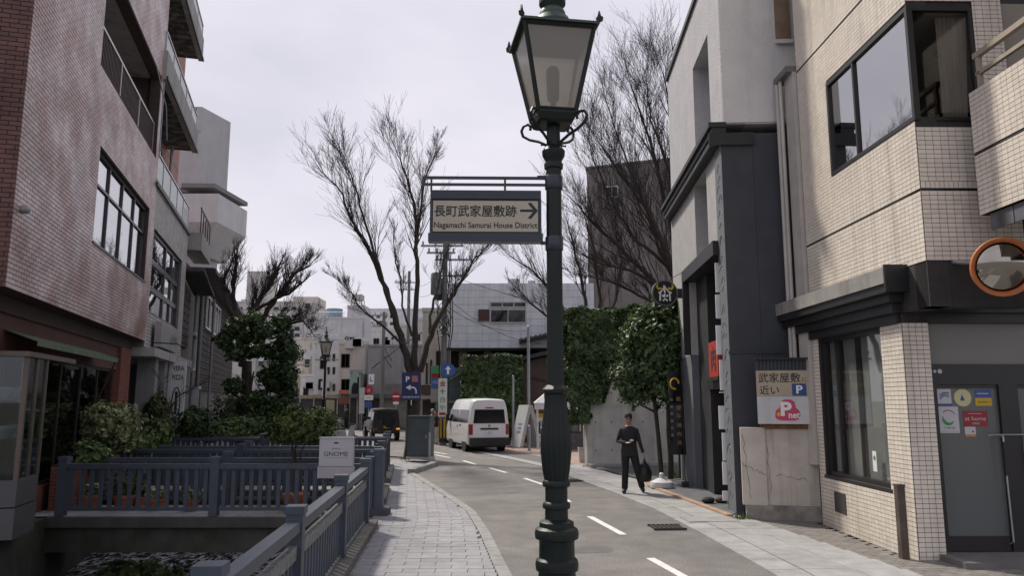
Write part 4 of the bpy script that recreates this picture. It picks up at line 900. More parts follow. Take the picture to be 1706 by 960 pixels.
# brick planter with shrubs
pl = thing('brick_planter', 'low brick planter in front of the shop window', 'planter', (-8.3, 14, 0), LROT)
MB().box(1.0, 5.4, -.2, .3, 0, .85).build('core', brickd_m, pl); ptl = Tiles(pl, 'planter_brick', .215, .07, .012, gfw, .012, most=200)
ptl.add(1.0, 5.4, 0, .84, (), Matrix.Translation((0, -.2, 0)), bond=.5); ptl.add(-.3, .2, 0, .84, (), Matrix.Translation((1.0, 0, 0)) @ Matrix.Rotation(-PI/2, 4, 'Z'), bond=.5); ptl.finish(); pier.finish()
MB().box(1.05, 5.35, -.15, .26, .85, .88).build('soil', soil_m, pl)

# ------------------------------------------------------------------ left: white-tiled balcony building
wt = thing('balcony_building', 'pale ribbed-tile building with glass-railed balconies beside the brick one', 'building', (-8.3, 14, 0), LROT)
ribt = mat('ribbed_tile', (.42, .40, .39), .6, .1, 3, rnd=.08, streak=.35, streakcol=(.2, .18, .17))
V0, V1 = 7.72, 14.6
hW2 = (8.0, 13.6, 4.62, 7.12)
mb = MB(); wall(mb, V0, V1, 3.6, 8.5, .05, .35, [hW2]); mb.build('front_wall', mat('ribbed_backing', (.16, .15, .148), .9, .1, 4), wt)
rt = Tiles(wt, 'ribbed_tile', .30, .10, .015, ribt, .018, most=300); rt.add(V0, V1, 3.62, 8.5, [hW2], Matrix.Translation((0, .05, 0))); rt.finish()
window(wt, *hW2, .12, [.5, .25, .25], (.3, .35, .35), .1, wfr, glass('bright_glass', (.95, .97, .98), 1.5, film=.75), bright_back, .1, backd=.02, mull=.16)
con2 = mat('balcony_concrete', (.33, .32, .315), .85, .12, 2.5, streak=.6, streakcol=(.10, .095, .09), bump=.3, bscale=40)
blk = mat('mottled_soffit', (.045, .042, .042), .9, .5, 2.5, col2=(.16, .155, .15), mixs=1.2)  # near-black with random greyer blotches
milk = glass('milk_glass', (.7, .75, .76), 1.5, .2, body=.8, bodycol=(.52, .56, .56))
def balcony(zf, zp, zr, u0=V0-.2, u1=V1, vo=-.08):
    MB().box(u0, u1, vo, vo+.15, zf, zp).build('balcony_parapet', con2, wt); MB().box(u0, u1-.05, vo+.152, 1.0, zf+.05, zf+.2).build('balcony_slab', blk, wt)
    MB().box(u0, u1+.02, vo-.05, vo-.002, zf, zf+.1).build('drip_edge', black_m, wt)
    n = 5
    MB().box(u0, u1, vo+.04, vo+.1, zr-.05, zr).build('balcony_rail', alu_m, wt)
    for i in range(n+1):
        x = u0+.03+(u1-u0-.06)*i/n; MB().box(x-.03, x+.03, vo+.05, vo+.09, zp, zr-.05).build('rail_post', alu_m, wt)
        if i < n: MB().box(x+.06, x+(u1-u0-.06)/n-.06, vo+.065, vo+.073, zp+.05, zr-.08).build('rail_pane', milk, wt)
balcony(8.3, 8.52, 9.4, vo=.0); balcony(11.55, 12.45, 13.05); balcony(15.3, 16.2, 16.8)
salm = mat('salmon_wall', (.36, .19, .155), .85, .08, 2, streak=.3, streakcol=(.25, .15, .13))
MB().box(V0, 17.6, 1.0, 8, 7.6, 17).build('tower_wall', salm, wt); MB().box(V0, V1, .36, 8, 3.6, 7.6).build('core', con2, wt)
for z in (8.0, 11.6, 15.2): MB().box(V0, 17.62, .985, .998, z, z+.03).build('wall_joint', con2, wt)
for z in (9.0, 12.4): window(wt, 8.5, 13.5, z, z+2.2, .93, 3, (1,), .06, alud_m, glassd_m, dark_m, .05, backd=.01)
MB().tube([(V1-.6, .7, 8.5), (V1-.6, .7, 11.5)], .06, 8).build('downpipe', steel_m, wt, True)
MB().box(V1-.1, V1+.25, .0, .3, 13.0, 13.35).build('outdoor_unit', steel_m, wt)
# ground floor arcade
MB().box(V0, V1+1.0, -.25, .6, 3.35, 3.6).build('ledge', con2, wt)
MB().box(V0, V1, 1.6, 1.7, 0, 3.4).build('arcade_back', mat('arcade_back', (.10, .10, .10), .8, .2, 3), wt)
for u, w_ in ((8.9, .5), (10.6, .5), (14.0, .5)): MB().box(u, u+w_, -.1, .4, 0, 3.35).build('pillar', mat('pillar_grey', (.20, .20, .21), .8, .12, 3, streak=.4), wt)
MB().box(9.4, 10.6, .1, .3, 2.9, 3.35).add([(9.4, .1, 2.9), (10.0, .1, 2.9), (9.4, .1, 2.2), (9.4, .3, 2.9), (10.0, .3, 2.9), (9.4, .3, 2.2)], [(0, 1, 2), (3, 5, 4), (1, 4, 5, 2), (0, 2, 5, 3)]).add([(10.6, .1, 2.9), (10.0, .1, 2.9), (10.6, .1, 2.2), (10.6, .3, 2.9), (10.0, .3, 2.9), (10.6, .3, 2.2)], [(0, 2, 1), (3, 4, 5), (1, 2, 5, 4), (0, 3, 5, 2)]).build('arched_brace', con2, wt)
MB().box(9.45, 10.5, .9, 1.0, 0, 2.9).build('tiled_wall', mat('pale_wall_tile', (.34, .34, .34), .6, .1, 6), wt)
MB().box(7.9, 8.8, 1.2, 1.25, 0, 2.6).build('door', alud_m, wt)
sb = thing('wall_sign', 'grey sign box with dark brush script above the arcade ledge', 'sign', tuple(Lpt(8.6, -.06)), LROT)
MB().box(0, 3.2, -.18, .0, 3.68, 4.42).build('sign_box', mat('wall_sign_grey', (.26, .26, .265), .5, .08, 3), sb)
text(sb, '心やや', txt_m, 1.7, 3.85, w=1.3, h=.36, y=-.184); 
MB().tube([(-.7, -.1, 3.75), (-.7, -.75, 3.72), (-.68, -.85, 3.66)], .02, 5).build('spotlight_arm', alud_m, sb)
vs = thing('pizza_sign', 'tall white projecting sign lettered VERA PIZZA with oval emblem', 'sign', tuple(Lpt(11.4, -.2)), RAD(8))
MB().box(-.12, .42, 0, .1, 1.5, 3.4).build('panel', mat('sign_white', (.50, .51, .53), .5, .06, 3), vs)
text(vs, 'VERA', txt_m, .01, 3.08, w=.36, h=.16, y=-.003, bold=.02); text(vs, 'PIZZA', txt_m, .01, 2.78, w=.36, h=.16, y=-.003, bold=.02)
MB().tube([(.17+.13*math.cos(a), -.004, 2.05+.48*math.sin(a)) for a in [2*PI*i/20 for i in range(21)]], .018, 4).box(.13, .21, -.006, -.002, 1.65, 2.4).build('oval_emblem', txt_m, vs)

# ------------------------------------------------------------------ left: dark timber house
dh = thing('timber_house', 'dark weathered two-storey timber house with white-framed upper windows', 'house', (-8.3, 14, 0), LROT)
wood = mat('dark_boards', (.042, .037, .036), .85, .25, 3, rnd=.2, bump=.3, bscale=30); plas = mat('grey_plaster', (.12, .115, .112), .9, .15, 2, streak=.5)
MB().box(15.2, 39.5, .3, 7, 0, 7.6).build('body', plas, dh); MB().box(14.6, 15.6, .3, 7, 0, 7.6).build('end_wall', plas, dh)
bd_ = MB().box(0, 18, .2, .285, 0, .13).mesh('board', wood)
for i in range(34): link('board', bd_, dh, loc=(21.4, -.02*(i % 2), 2.6+i*.147))
bd2 = MB().box(0, 2.4, .2, .285, 0, .13).mesh('board', wood)
for i in range(14): link('board', bd2, dh, loc=(15.1, -.02*(i % 2), 4.2+i*.145))
window(dh, 22.6, 28.8, 5.5, 7.1, .08, 5, (1,), .07, white_m, glassd_m, dark_m, .08, backd=.02)
rf = mat('dark_roof', (.035, .035, .038), .7, .2, 3)
MB().extr([(18.6, 7.62), (39.8, 7.66), (39.8, 7.8), (18.6, 7.76)], -.55, 6).build('roof', rf, dh); MB().box(18.6, 39.8, -.62, -.552, 7.56, 7.72).build('gutter', mat('gutter_blue', (.03, .035, .06), .5, .1, 4), dh)
dtl = MB().extr([(0, 0), (.18, 0), (.18, .1), (.09, .14), (0, .1)], -.5, .3).mesh('roof_tile', rf)
for i in range(16): link('roof_tile', dtl, dh, loc=(14.7+i*.24, -.1, 6.95-.03*i))
for (u, v) in ((18.2, .05), (18.9, -.1), (24.4, .0)): MB().tube([(u, v, .2), (u, v, 7.1)], .06, 8).build('downpipe', mat('pipe_grey', (.16, .16, .165), .5, .1, 4), dh, True)
MB().tube([(16.6, -.1, 3.3), (17.2, -.1, 3.3), (17.3, -.1, 3.5), (17.3, -.1, 4.6), (17.1, -.1, 4.75), (16.7, -.1, 4.75)], .09, 8).build('duct', mat('duct_grey', (.26, .27, .28), .5, .1, 4), dh, True)
MB().box(15.0, 18.4, .1, .28, 0, 2.6).build('shutter', mat('shutter_grey', (.14, .14, .145), .6, .1, 4), dh)
MB().box(18.6, 19.4, -.2, .26, .1, 2.7).build('white_door_frame', mat('frame_white', (.42, .42, .43), .6, .1, 4), dh); MB().box(18.7, 19.3, -.21, -.2, .15, 2.6).build('door', dark_m, dh)
MB().box(15.4, 18.6, -.35, .3, 7.9, 8.6).build('roof_balcony', con2, dh)
for i in range(5): MB().box(15.45+i*.75, 15.5+i*.75, -.3, -.26, 8.6, 9.6).build('balcony_post', alud_m, dh)
MB().box(15.4, 18.6, -.3, -.25, 9.55, 9.62).build('balcony_rail', alud_m, dh)

# ------------------------------------------------------------------ left: grey concrete tower with chamfered balcony
ct = thing('concrete_tower', 'pale grey concrete tower block with chamfered projecting balcony', 'building', (-17.2, 40, 0))
cgrey = mat('tower_concrete', (.42, .415, .43), .9, .06, 1.5, streak=.2, streakcol=(.2, .195, .19)); cpale = mat('tower_pale', (.54, .535, .55), .9, .06, 1.5, streak=.25, streakcol=(.24, .235, .23))
MB().prism([(-6, 0), (0, 0), (.72, 2.4), (-6, 2.4)], 13.6, 18.25).build('upper_block', cgrey, ct); MB().prism([(-6, .3), (.1, .3), (.5, 2.2), (-6, 2.2)], 0, 13.6).build('shaft', cgrey, ct)
MB().box(-6, .02, -.02, -.003, 16.8, 16.84).build('wall_joint', con2, ct)
MB().prism([(-.4, -1.0), (1.35, -.9), (1.75, 3.0), (-.4, 3.0)], 13.35, 13.58).build('brow', mat('brow_grey', (.20, .195, .20), .8, .1, 2), ct)
mb = MB(); q0 = [(-.9, -1.0), (1.6, -1.0), (1.82, 2.8), (-.9, 2.8)]; q1 = [(-.9, .0), (.5, .0), (.7, 2.8), (-.9, 2.8)]
mb.loft([[(x, y, 11.45) for x, y in q0], [(x, y, 13.0) for x, y in q0]]); mb.loft([[(x, y, 9.9) for x, y in q1], [(x, y, 11.448) for x, y in q0]]); mb.build('balcony', cpale, ct)
MB().box(-.9, .1, .2, .298, 13.0, 13.4).build('dark_gap', dark_m, ct)
MB().box(-2.6, .3, .15, .298, 7.0, 11).build('bay', cgrey, ct)

# ------------------------------------------------------------------ buildings up the street
def fb(name, label, Y, px0, px1, ptop, wm, depth=8, wins=(), rotz=0.0, base=0.0, cat='building', pmid=None, fm=None, gm=None, par=.25):
    pm = pmid or (ptop+HZ)/2
    a, b = at(px0, pm, Y), at(px1, pm, Y); z1 = at((px0+px1)/2, ptop, Y).z; cx = (a.x+b.x)/2; hw = (b.x-a.x)/2
    t = thing(name, label, cat, (cx, Y, base), rotz)
    MB().box(-hw, hw, 0, depth, 0, z1-base).build('wall', wm, t)
    if par: MB().box(-hw-.06, hw+.06, -.06, .2, z1-base+.003, z1-base+par).build('parapet', wm, t)
    for q in wins:
        (x0, y0, x1, y1, cols) = q[:5]
        A, B_ = at(x0, y1, Y), at(x1, y0, Y)
        window(t, A.x-cx, B_.x-cx, A.z-base, B_.z-base, -.05, cols, (1,), .06, fm or alud_m, gm or glassd_m, mat('room_dim', (.05, .048, .046), .9, .3, 1), .045, backd=.002)
    if Y > 50:                                            # shopfront, floor ledges, pipes, air conditioners
        rr_ = random.Random(int(px0*7+Y)); fz = 2.6
        for k in range(max(1, int(2*hw/1.6))):
            n_ = max(1, int(2*hw/1.6)); a0 = -hw+2*hw*k/n_
            MB().box(a0+.08, a0+2*hw/n_-.08, -.055, -.002, .05, fz-.35).build('shopfront', mat('shopfront_%d' % (k % 3), [(.035, .03, .03), (.075, .06, .05), (.05, .055, .06)][k % 3], .5, .4, 3), t)
        MB().box(-hw+.03, hw-.03, -.5, -.002, fz-.3, fz).build('fascia', mat('fascia_%d' % rr_.randint(0, 3), [(.16, .10, .075), (.22, .215, .20), (.09, .10, .12), (.25, .19, .13)][rr_.randint(0, 3)], .7, .2, 2), t)
        zz = fz+3.0
        while zz < z1-1.0: MB().box(-hw+.02, hw-.02, -.045, -.002, zz, zz+.1).build('ledge', dgrey, t); zz += 3.0
        MB().box(hw-.25, hw-.13, -.1, -.003, 0, z1-.3).build('downpipe', steel_m, t)
        for k in range(rr_.randint(1, 3)): x_ = rr_.uniform(-hw+.3, hw-.9); z_ = rr_.choice([3.2, 6.2, z1+.01]); MB().box(x_, x_+.75, -.38 if z_ < z1 else .4, -.05 if z_ < z1 else .75, z_, z_+.55).build('air_conditioner', lgrey, t)
    t['hw'] = hw; return t
cream = mat('cream_render', (0.5, 0.465, 0.42), .9, .08, 1.5, streak=.35, streakcol=(.2, .18, .155)); beige = mat('beige_render', (0.46, 0.44, 0.425), .9, .08, 1, streak=.3, streakcol=(.22, .20, .18))
lgrey = mat('light_grey_render', (0.47, 0.47, 0.485), .9, .08, 1, streak=.3, streakcol=(.25, .245, .24)); dgrey = mat('dark_grey_render', (0.26, 0.265, 0.28), .9, .12, 1.5, streak=.4, streakcol=(.09, .09, .095))
tan = mat('tan_render', (0.38, 0.3, 0.21), .9, .1, 2, streak=.3); white_r = mat('white_render', (0.57, 0.57, 0.59), .9, .06, 1.5, streak=.3, streakcol=(.3, .29, .28))
pinkg = mat('rose_grey_render', (0.5, 0.48, 0.5), .9, .08, 1, streak=.35, streakcol=(.19, .175, .17))
brownd = mat('brown_grey_concrete', (0.185, 0.163, 0.16), .9, .12, .8, streak=.6, streakcol=(.075, .065, .062), col2=(.19, .175, .17), mixs=.5)
# far rank
t = fb('office_block', 'wide rose-grey flat-roofed office block with blue water tank', 92, 425, 606, 532, pinkg, 14, [(512, 575, 540, 562, 2), (548, 562, 566, 573, 3), (574, 562, 592, 573, 3), (482, 548, 490, 570, 1)])
X = lambda px, py, Y, T: at(px, py, Y).x-T.location.x
MB().lathe([(.95, 0), (1.0, .1), (1.0, 1.4), (.5, 1.5)], 16, c=(X(551, 525, 92, t), 2, at(551, 531, 92).z)).build('water_tank', mat('tank_blue', (.20, .29, .36), .6, .1, 2), t, True)
z = at(590, 532, 92).z; MB().box(X(576, 510, 92, t), X(605, 510, 92, t), 1, 5, z, at(590, 507, 92).z).build('stair_tower', pinkg, t)
MB().box(X(582, 500, 92, t), X(599, 500, 92, t), 1.4, 3, at(590, 497, 92).z, at(590, 488, 92).z).build('tank_box', beige, t)
fr = MB()
for k in range(4): fr.tube([(X(582+17*(k % 2), 500, 92, t), 1.4+1.6*(k//2), at(590, 507, 92).z), (X(582+17*(k % 2), 500, 92, t), 1.4+1.6*(k//2), at(590, 497, 92).z)], .06, 4)
for i in range(9): fr.tube([(X(530+i*6, 527, 92, t), .3, z), (X(530+i*6, 527, 92, t), .3, z+.9)], .03, 3)
fr.tube([(X(530, 527, 92, t), .3, z+.9), (X(578, 527, 92, t), .3, z+.9)], .03, 3).build('roof_frame', steel_m, t)
t = fb('apartment_block', 'beige-grey apartment block with square roof tower behind the pollarded tree', 105, 375, 520, 505, beige, 14, [(515, 505, 522, 517, 1)] and [(508, 506, 517, 514, 1)])
MB().box(X(407, 470, 105, t), X(441, 470, 105, t), 1, 6, at(420, 505, 105).z, at(420, 450, 105).z).build('roof_tower', beige, t)
MB().box(X(486, 490, 105, t), X(526, 490, 105, t), 1, 6, at(500, 505, 105).z, at(500, 493, 105).z).build('roof_room', cream, t)
fb('white_block', 'white far office block half hidden behind the bare street tree', 110, 612, 720, 517, white_r, 14, [(630, 535, 642, 545, 2)])
fb('grey_block', 'dark grey block behind the cream shophouse with slanted awning', 80, 425, 512, 575, dgrey, 10, [(440, 620, 460, 640, 2)])
fb('cream_shop', 'narrow cream shophouse with slanted white awning beside the far lamp', 76, 486, 520, 566, cream, 8, [(508, 598, 516, 612, 1)])
fb('tan_shop', 'tan shophouse with vertical signboards below the office block', 72, 468, 505, 622, tan, 8, [(470, 640, 478, 655, 1)])
fb('white_shop', 'small white shophouse next to the tan one', 70, 500, 528, 628, white_r, 7, [(505, 645, 514, 660, 2), (507, 668, 516, 690, 1)])
fb('grey_shop', 'pale grey three-storey shophouse behind the far lamp pole', 66, 524, 570, 566, lgrey, 9, [(533, 595, 541, 615, 1), (530, 632, 540, 650, 1)])
t = fb('corner_building', 'cream three-storey corner building with orange awning and dark roof line', 60, 563, 614, 574, cream, 10, [(568, 590, 583, 613, 2), (568, 632, 583, 655, 2), (588, 660, 598, 690, 1)], RAD(0))
A = at(568, 657, 60); MB().box(A.x-t.location.x, A.x-t.location.x+.9, -.9, -.06, A.z, A.z+.3).build('awning', mat('orange_awning', (.45, .16, .08), .8, .1, 3), t)
MB().box(X(586, 575, 60, t), X(613, 575, 60, t), -.2, -.065, 6.4-.0, at(600, 576, 60).z).build('white_panel', white_r, t)
for i in range(3): MB().box(X(566+i*16, 700, 60, t), X(578+i*16, 700, 60, t), -.1, -.062, .1, 2.2).build('shopfront', mat('shop_dark', (.05, .045, .04), .6, .3, 2), t)
t = fb('arched_shop', 'small shop with pale green arched facade', 57, 583, 601, 622, dgrey, 6, cat='shop')
n = 10; cxx = X(592, 640, 57, t)
MB().extr([(cxx-.42, at(590, 662, 57).z)]+[(cxx+.42*math.cos(PI-PI*i/n), at(590, 640, 57).z+.9*math.sin(PI*i/n)) for i in range(n+1)]+[(cxx+.42, at(590, 662, 57).z)], -.1, -.064).build('arch_panel', mat('green_render', (.25, .36, .32), .8, .1, 2), t)
MB().extr([(cxx-.25, at(590, 664, 57).z)]+[(cxx+.25*math.cos(PI-PI*i/n), at(590, 650, 57).z+.55*math.sin(PI*i/n)) for i in range(n+1)]+[(cxx+.25, at(590, 664, 57).z)], -.14, -.104).build('arch_window', dark_m, t)
t = fb('windowless_building', 'dark grey windowless side of a building with tangled wires in front', 58, 612, 706, 578, dgrey, 12, par=.15)
mur = mat('weathered_panel', (.24, .235, .23), .9, .25, 1.2, col2=(.13, .13, .135), mixs=1)
MB().box(X(640, 650, 58, t), X(680, 650, 58, t), -.08, -.062, 0, at(650, 640, 58).z).build('weathered_panel', mur, t)
fb('rooftop_house', 'flat-roofed grey house with railed roof behind the windowless wall', 70, 618, 668, 552, lgrey, 8, [(622, 564, 632, 574, 2)])
fb('beige_house', 'beige gabled house behind the street tree limbs', 66, 655, 690, 545, beige, 8, [(664, 565, 676, 580, 1)])
fb('blue_grey_house', 'pale blue-grey house behind the utility pole', 62, 692, 722, 535, lgrey, 8, [(706, 560, 713, 580, 1)])
def rows(T, Y, px0, px1, n, pys, h, m=None):                # further small windows on a far building
    for py in pys:
        for i in range(n):
            x0 = px0+(px1-px0)*i/n; A = at(x0+1, py+h, Y); B_ = at(x0+(px1-px0)/n*.62, py, Y)
            window(T, A.x-T.location.x, B_.x-T.location.x, A.z, B_.z, -.05, 2, (1,), .05, m or alud_m, glassd_m, MATS['room_dim'], .045, backd=.002)
def T_(n): return D.objects[n]
rows(T_('apartment_block'), 105, 380, 500, 8, (512, 525), 6); rows(T_('office_block'), 92, 430, 505, 5, (545, 556), 6); rows(T_('white_block'), 110, 615, 660, 4, (525, 537), 5)
rows(T_('grey_block'), 80, 430, 485, 4, (585, 602), 8); rows(T_('grey_shop'), 66, 544, 562, 2, (590, 612, 640), 12); rows(T_('rooftop_house'), 70, 638, 664, 2, (562,), 9); rows(T_('blue_grey_house'), 62, 694, 704, 1, (556, 580, 605), 12); rows(T_('beige_house'), 66, 658, 664, 1, (560, 580), 10)
for i, (px, py, Y, w__, h__, col_, lab_) in enumerate(((548, 676, 63, .9, .9, (.25, .22, .15), 'cream square shop sign beside the grey shophouse'), (541, 640, 64, .35, 2.2, (.45, .45, .46), 'narrow white vertical shop sign on the grey shophouse'), (575, 668, 59, 1.0, .5, (.2, .07, .045), 'red fascia sign under the orange awning'), (603, 668, 56.5, .4, 1.9, (.5, .5, .5), 'white vertical sign beside the arched shop'), (513, 690, 69, .6, .9, (.3, .06, .05), 'dark red board in front of the white shophouse'))):
    v_ = at(px, py, Y); t = thing('hanging_sign', lab_, 'sign', (v_.x, Y, 0)); MB().box(-w__/2, w__/2, -.06, .06, v_.z-h__/2, v_.z+h__/2).build('sign_box', mat('far_sign_%d' % i, col_, .6, .1, 4), t); MB().box(-.03, .03, -.03, .03, 0, v_.z-h__/2).build('support', steel_m, t)
# cream shophouses on the right side of the bend
t = fb('arcade_shophouse', 'cream shophouse with narrow arched upper windows next to the transformer pole', 46, 703, 742, 520, cream, 9, [(709, 605, 713, 640, 1), (716, 600, 720, 640, 1), (726, 585, 737, 618, 1)])
MB().box(X(700, 665, 46, t), X(741, 665, 46, t), -1.0, -.06, at(700, 665, 46).z, at(700, 660, 46).z).build('shop_awning', mat('pale_awning', (.42, .40, .37), .8, .1, 2), t)
MB().box(X(701, 650, 46, t), X(718, 650, 46, t), -.14, -.062, at(700, 658, 46).z, at(700, 642, 46).z).build('brown_fascia', mat('brown_fascia', (.09, .06, .05), .8, .1, 2), t)
MB().box(X(704, 700, 46, t), X(724, 700, 46, t), -.12, -.062, .1, at(700, 668, 46).z).build('dark_shopfront', mat('shop_dark', (.05, .045, .04), .6, .3, 2), t)
MB().box(X(726, 700, 46, t), X(738, 700, 46, t), -.11, -.062, .1, at(700, 655, 46).z).build('tan_shopfront', tan, t)
vm = thing('vending_machine', 'red vending machine in front of the dark shopfront', 'vending machine', tuple(ground(700, 727))); vm.location.z = 0
MB().box(-.5, .5, 0, .7, .0, 1.83).build('cabinet', mat('machine_red', (.35, .02, .02), .4, .05, 3), vm); MB().box(-.42, .42, -.02, -.002, .9, 1.7).build('display', mat('machine_window', (.3, .32, .35), .3, .3, 9), vm); MB().box(-.35, .35, -.02, -.002, .2, .45).build('delivery_slot', black_m, vm)

# panel-clad building above the ivy block
YP = 40
a, b = at(745, 520, YP), at(990, 520, YP); ztop, zbot = at(850, 472, YP).z, at(850, 580, YP).z
pb = thing('panel_building', 'pale blue panel-clad building raised over a dark undercroft', 'building', (a.x, YP, 0))
Wd = b.x-a.x
pan = mat('pale_blue_panel', (0.62, 0.645, 0.69), .6, .06, 1.5, rnd=.04, streak=.35, streakcol=(.22, .22, .22))
MB().box(0, Wd, .05, 9, zbot, ztop).build('core', mat('panel_backing', (.27, .28, .30), .8, .1, 2), pb)
nc, nr = 14, 9; pw, ph = Wd/nc, (ztop-zbot)/nr
pm_ = MB().box(.004, pw-.004, -.0, .048, .006, ph-.006).mesh('panel', pan)
wx0, wx1, wz0, wz1 = at(816, 540, YP).x-a.x, at(877, 540, YP).x-a.x, at(840, 539, YP).z, at(840, 503, YP).z
for i in range(nc):
    for j in range(nr): link('panel', pm_, pb, loc=(i*pw, 0, zbot+j*ph))
cur_m = mat('brown_curtain', (.085, .055, .045), .9, .3, 4)
window(pb, wx0, wx1, wz0, wz0+(wz1-wz0)*.66, -.06, 2, (1,), .06, alu_m, glassd_m, cur_m, .05, backd=.002); window(pb, wx0, wx1, wz0+(wz1-wz0)*.72, wz1, -.06, 3, (1,), .06, alu_m, glassd_m, cur_m, .05, backd=.002)
MB().box(at(797, 525, YP).x-a.x, wx0-.03, -.09, -.005, at(800, 535, YP).z, at(800, 516, YP).z).build('brown_plate', mat('sign_maroon', (.07, .025, .025), .6, .1, 3), pb)
MB().box(at(846, 470, YP).x-a.x, at(866, 470, YP).x-a.x, 1, 2, ztop, ztop+.4).box(at(880, 470, YP).x-a.x, at(893, 470, YP).x-a.x, 1, 2, ztop, ztop+.3).build('roof_unit', lgrey, pb)
MB().box(0, Wd, 2.5, 2.6, 0, zbot).build('undercroft_back', dark_m, pb)
for px in (770, 812, 905): MB().box(at(px, 600, YP).x-a.x-.2, at(px, 600, YP).x-a.x+.2, .3, .7, 0, zbot).build('column', mat('column_brown', (.15, .12, .10), .9, .15, 2), pb)
MB().box(-.1, Wd, -.1, .3, zbot-.12, zbot-.003).build('edge_beam', dark_m, pb)
# green corrugated shed
t = thing('corrugated_shed', 'green corrugated shed with small lean-to roof behind the van', 'shed', tuple(at(738, 668, 38.6))); t.location.z = 0
w_ = at(772, 640, 38.6).x-t.location.x; zc_ = at(750, 628, 38.6).z
gm2 = mat('green_corrugated', (.10, .15, .15), .6, .15, 3, streak=.3)
for i in range(22): MB().box(0, w_, -.02*(i % 2), .5, .9+i*.13, .9+i*.13+.125).build('corrugation', gm2, t)
MB().extr([(-.2, zc_-.5), (w_+.1, zc_+.25), (w_+.1, zc_+.33), (-.2, zc_-.42)], -.3, .6).build('roof', mat('shed_roof', (.18, .18, .185), .7, .1, 3), t); MB().box(-.1, w_, .0, .5, 0, .9).build('base', dark_m, t)
MB().box(-.5, w_, -1.0, .0, 2.0, 2.08).build('lean_to', MATS['shed_roof'], t)

# ivy-covered block
def ivy_box(mb, x0, x1, y0, y1, z0, z1, n, rng, size=.13, bump=.16):
    dx, dy, dz = x1-x0, y1-y0, z1-z0; A = [dx*dz, dy*dz, dy*dz, dx*dy]; pts = []
    for _ in range(n):
        k = rng.choices(range(4), A)[0]; u, v = rng.random(), rng.random()
        if k == 0: p, nr_ = Vector((x0+u*dx, y0, z0+v*dz)), Vector((0, -1, .3))
        elif k == 1: p, nr_ = Vector((x0, y0+u*dy, z0+v*dz)), Vector((-1, 0, .3))
        elif k == 2: p, nr_ = Vector((x1, y0+u*dy, z0+v*dz)), Vector((1, 0, .3))
        else: p, nr_ = Vector((x0+u*dx, y0+v*dy, z1)), Vector((0, -.2, 1))
        p = p+nr_*(bump*(mnoise.noise(p*1.3)+.35*mnoise.noise(p*4))+rng.uniform(-.05, .06)); pts.append((p, nr_))
    leaves(mb, pts, size, rng=rng)
rg = random.Random(21)
A, B_ = at(772, 650, 37.2), at(868, 650, 37.2); zt = at(820, 594, 37.2).z
iv = thing('ivy_block', 'square block of dense dark ivy behind the white van', 'ivy', (A.x, 37.2, 0)); wI = B_.x-A.x
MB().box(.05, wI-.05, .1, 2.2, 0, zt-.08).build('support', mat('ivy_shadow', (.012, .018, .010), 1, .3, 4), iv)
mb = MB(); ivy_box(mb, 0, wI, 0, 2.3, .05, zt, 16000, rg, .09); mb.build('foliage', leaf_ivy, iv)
# brown gabled house
bh = thing('brown_house', 'maroon-brown house with sloping tiled roof beside the ivy block', 'house', tuple(at(872, 668, 39))); bh.location.z = 0
w_ = at(1000, 640, 39).x-bh.location.x; zA, zB = at(880, 604, 39).z, at(985, 574, 39).z
MB().extr([(0, 2.2), (w_, 2.2), (w_, zB), (0, zA)], 0, .98).build('upper_wall', mat('maroon_boards', (.085, .055, .052), .8, .12, 2, streak=.3), bh); MB().box(.02, w_, .05, 6, 0, 2.19).build('lower_wall', mat('olive_wall', (.11, .085, .05), .9, .15, 2), bh)
MB().extr([(-.3, zA+.02), (w_, zB+.08), (w_, zB+.28), (-.3, zA+.22)], -.5, 6).build('roof', rf, bh); MB().extr([(-.2, zA+1.0), (w_, zB+.9), (w_, zB+1.1), (-.2, zA+1.15)], .5, 7).build('upper_roof', mat('roof_tile_grey', (.12, .11, .11), .7, .2, 4), bh)
rtm = MB().extr([(0, 0), (.22, .02), (.22, .08), (.1, .12), (0, .08)], -.45, .9).mesh('roof_tile', MATS['roof_tile_grey'])
for i in range(17): link('roof_tile', rtm, bh, loc=(-.2+i*.25, .4, zA+1.14+(zB-zA)*.9*i/16))
MB().extr([(.5, zA-.7), (w_, zA-1.6), (w_, zA-1.75), (.5, zA-.8)], -.06, .02).build('rake_board', rf, bh)
# tall dark block behind the trees
YB = 50
t = thing('concrete_block', 'tall windowless brown-grey concrete block behind the bare trees', 'building', tuple(at(983, 660, YB)), RAD(-9)); t.location.z = 0
zt = at(990, 282, YB).z; wB = at(1200, 500, YB).x-t.location.x
MB().extr([(-.0, 0), (wB, 0), (wB, zt+.6), (0, zt)], 0, 14).build('wall', brownd, t); MB().extr([(-.08, zt), (wB, zt+.6), (wB, zt+.75), (-.08, zt+.15)], -.08, 13).build('coping', brownd, t)
A = at(1008, 331, YB); window(t, A.x-t.location.x, A.x-t.location.x+.9, A.z, A.z+.8, -.06, 2, (1,), .07, white_m, glassd_m, cur_m, .05, backd=.002)
A = at(1001, 410, YB); MB().box(A.x-t.location.x-.1, A.x-t.location.x+.1, -.05, -.004, 2, zt-1).build('rust_streaked_pipe', mat('stain_strip', (.12, .09, .08), .9, .3, 2), t)

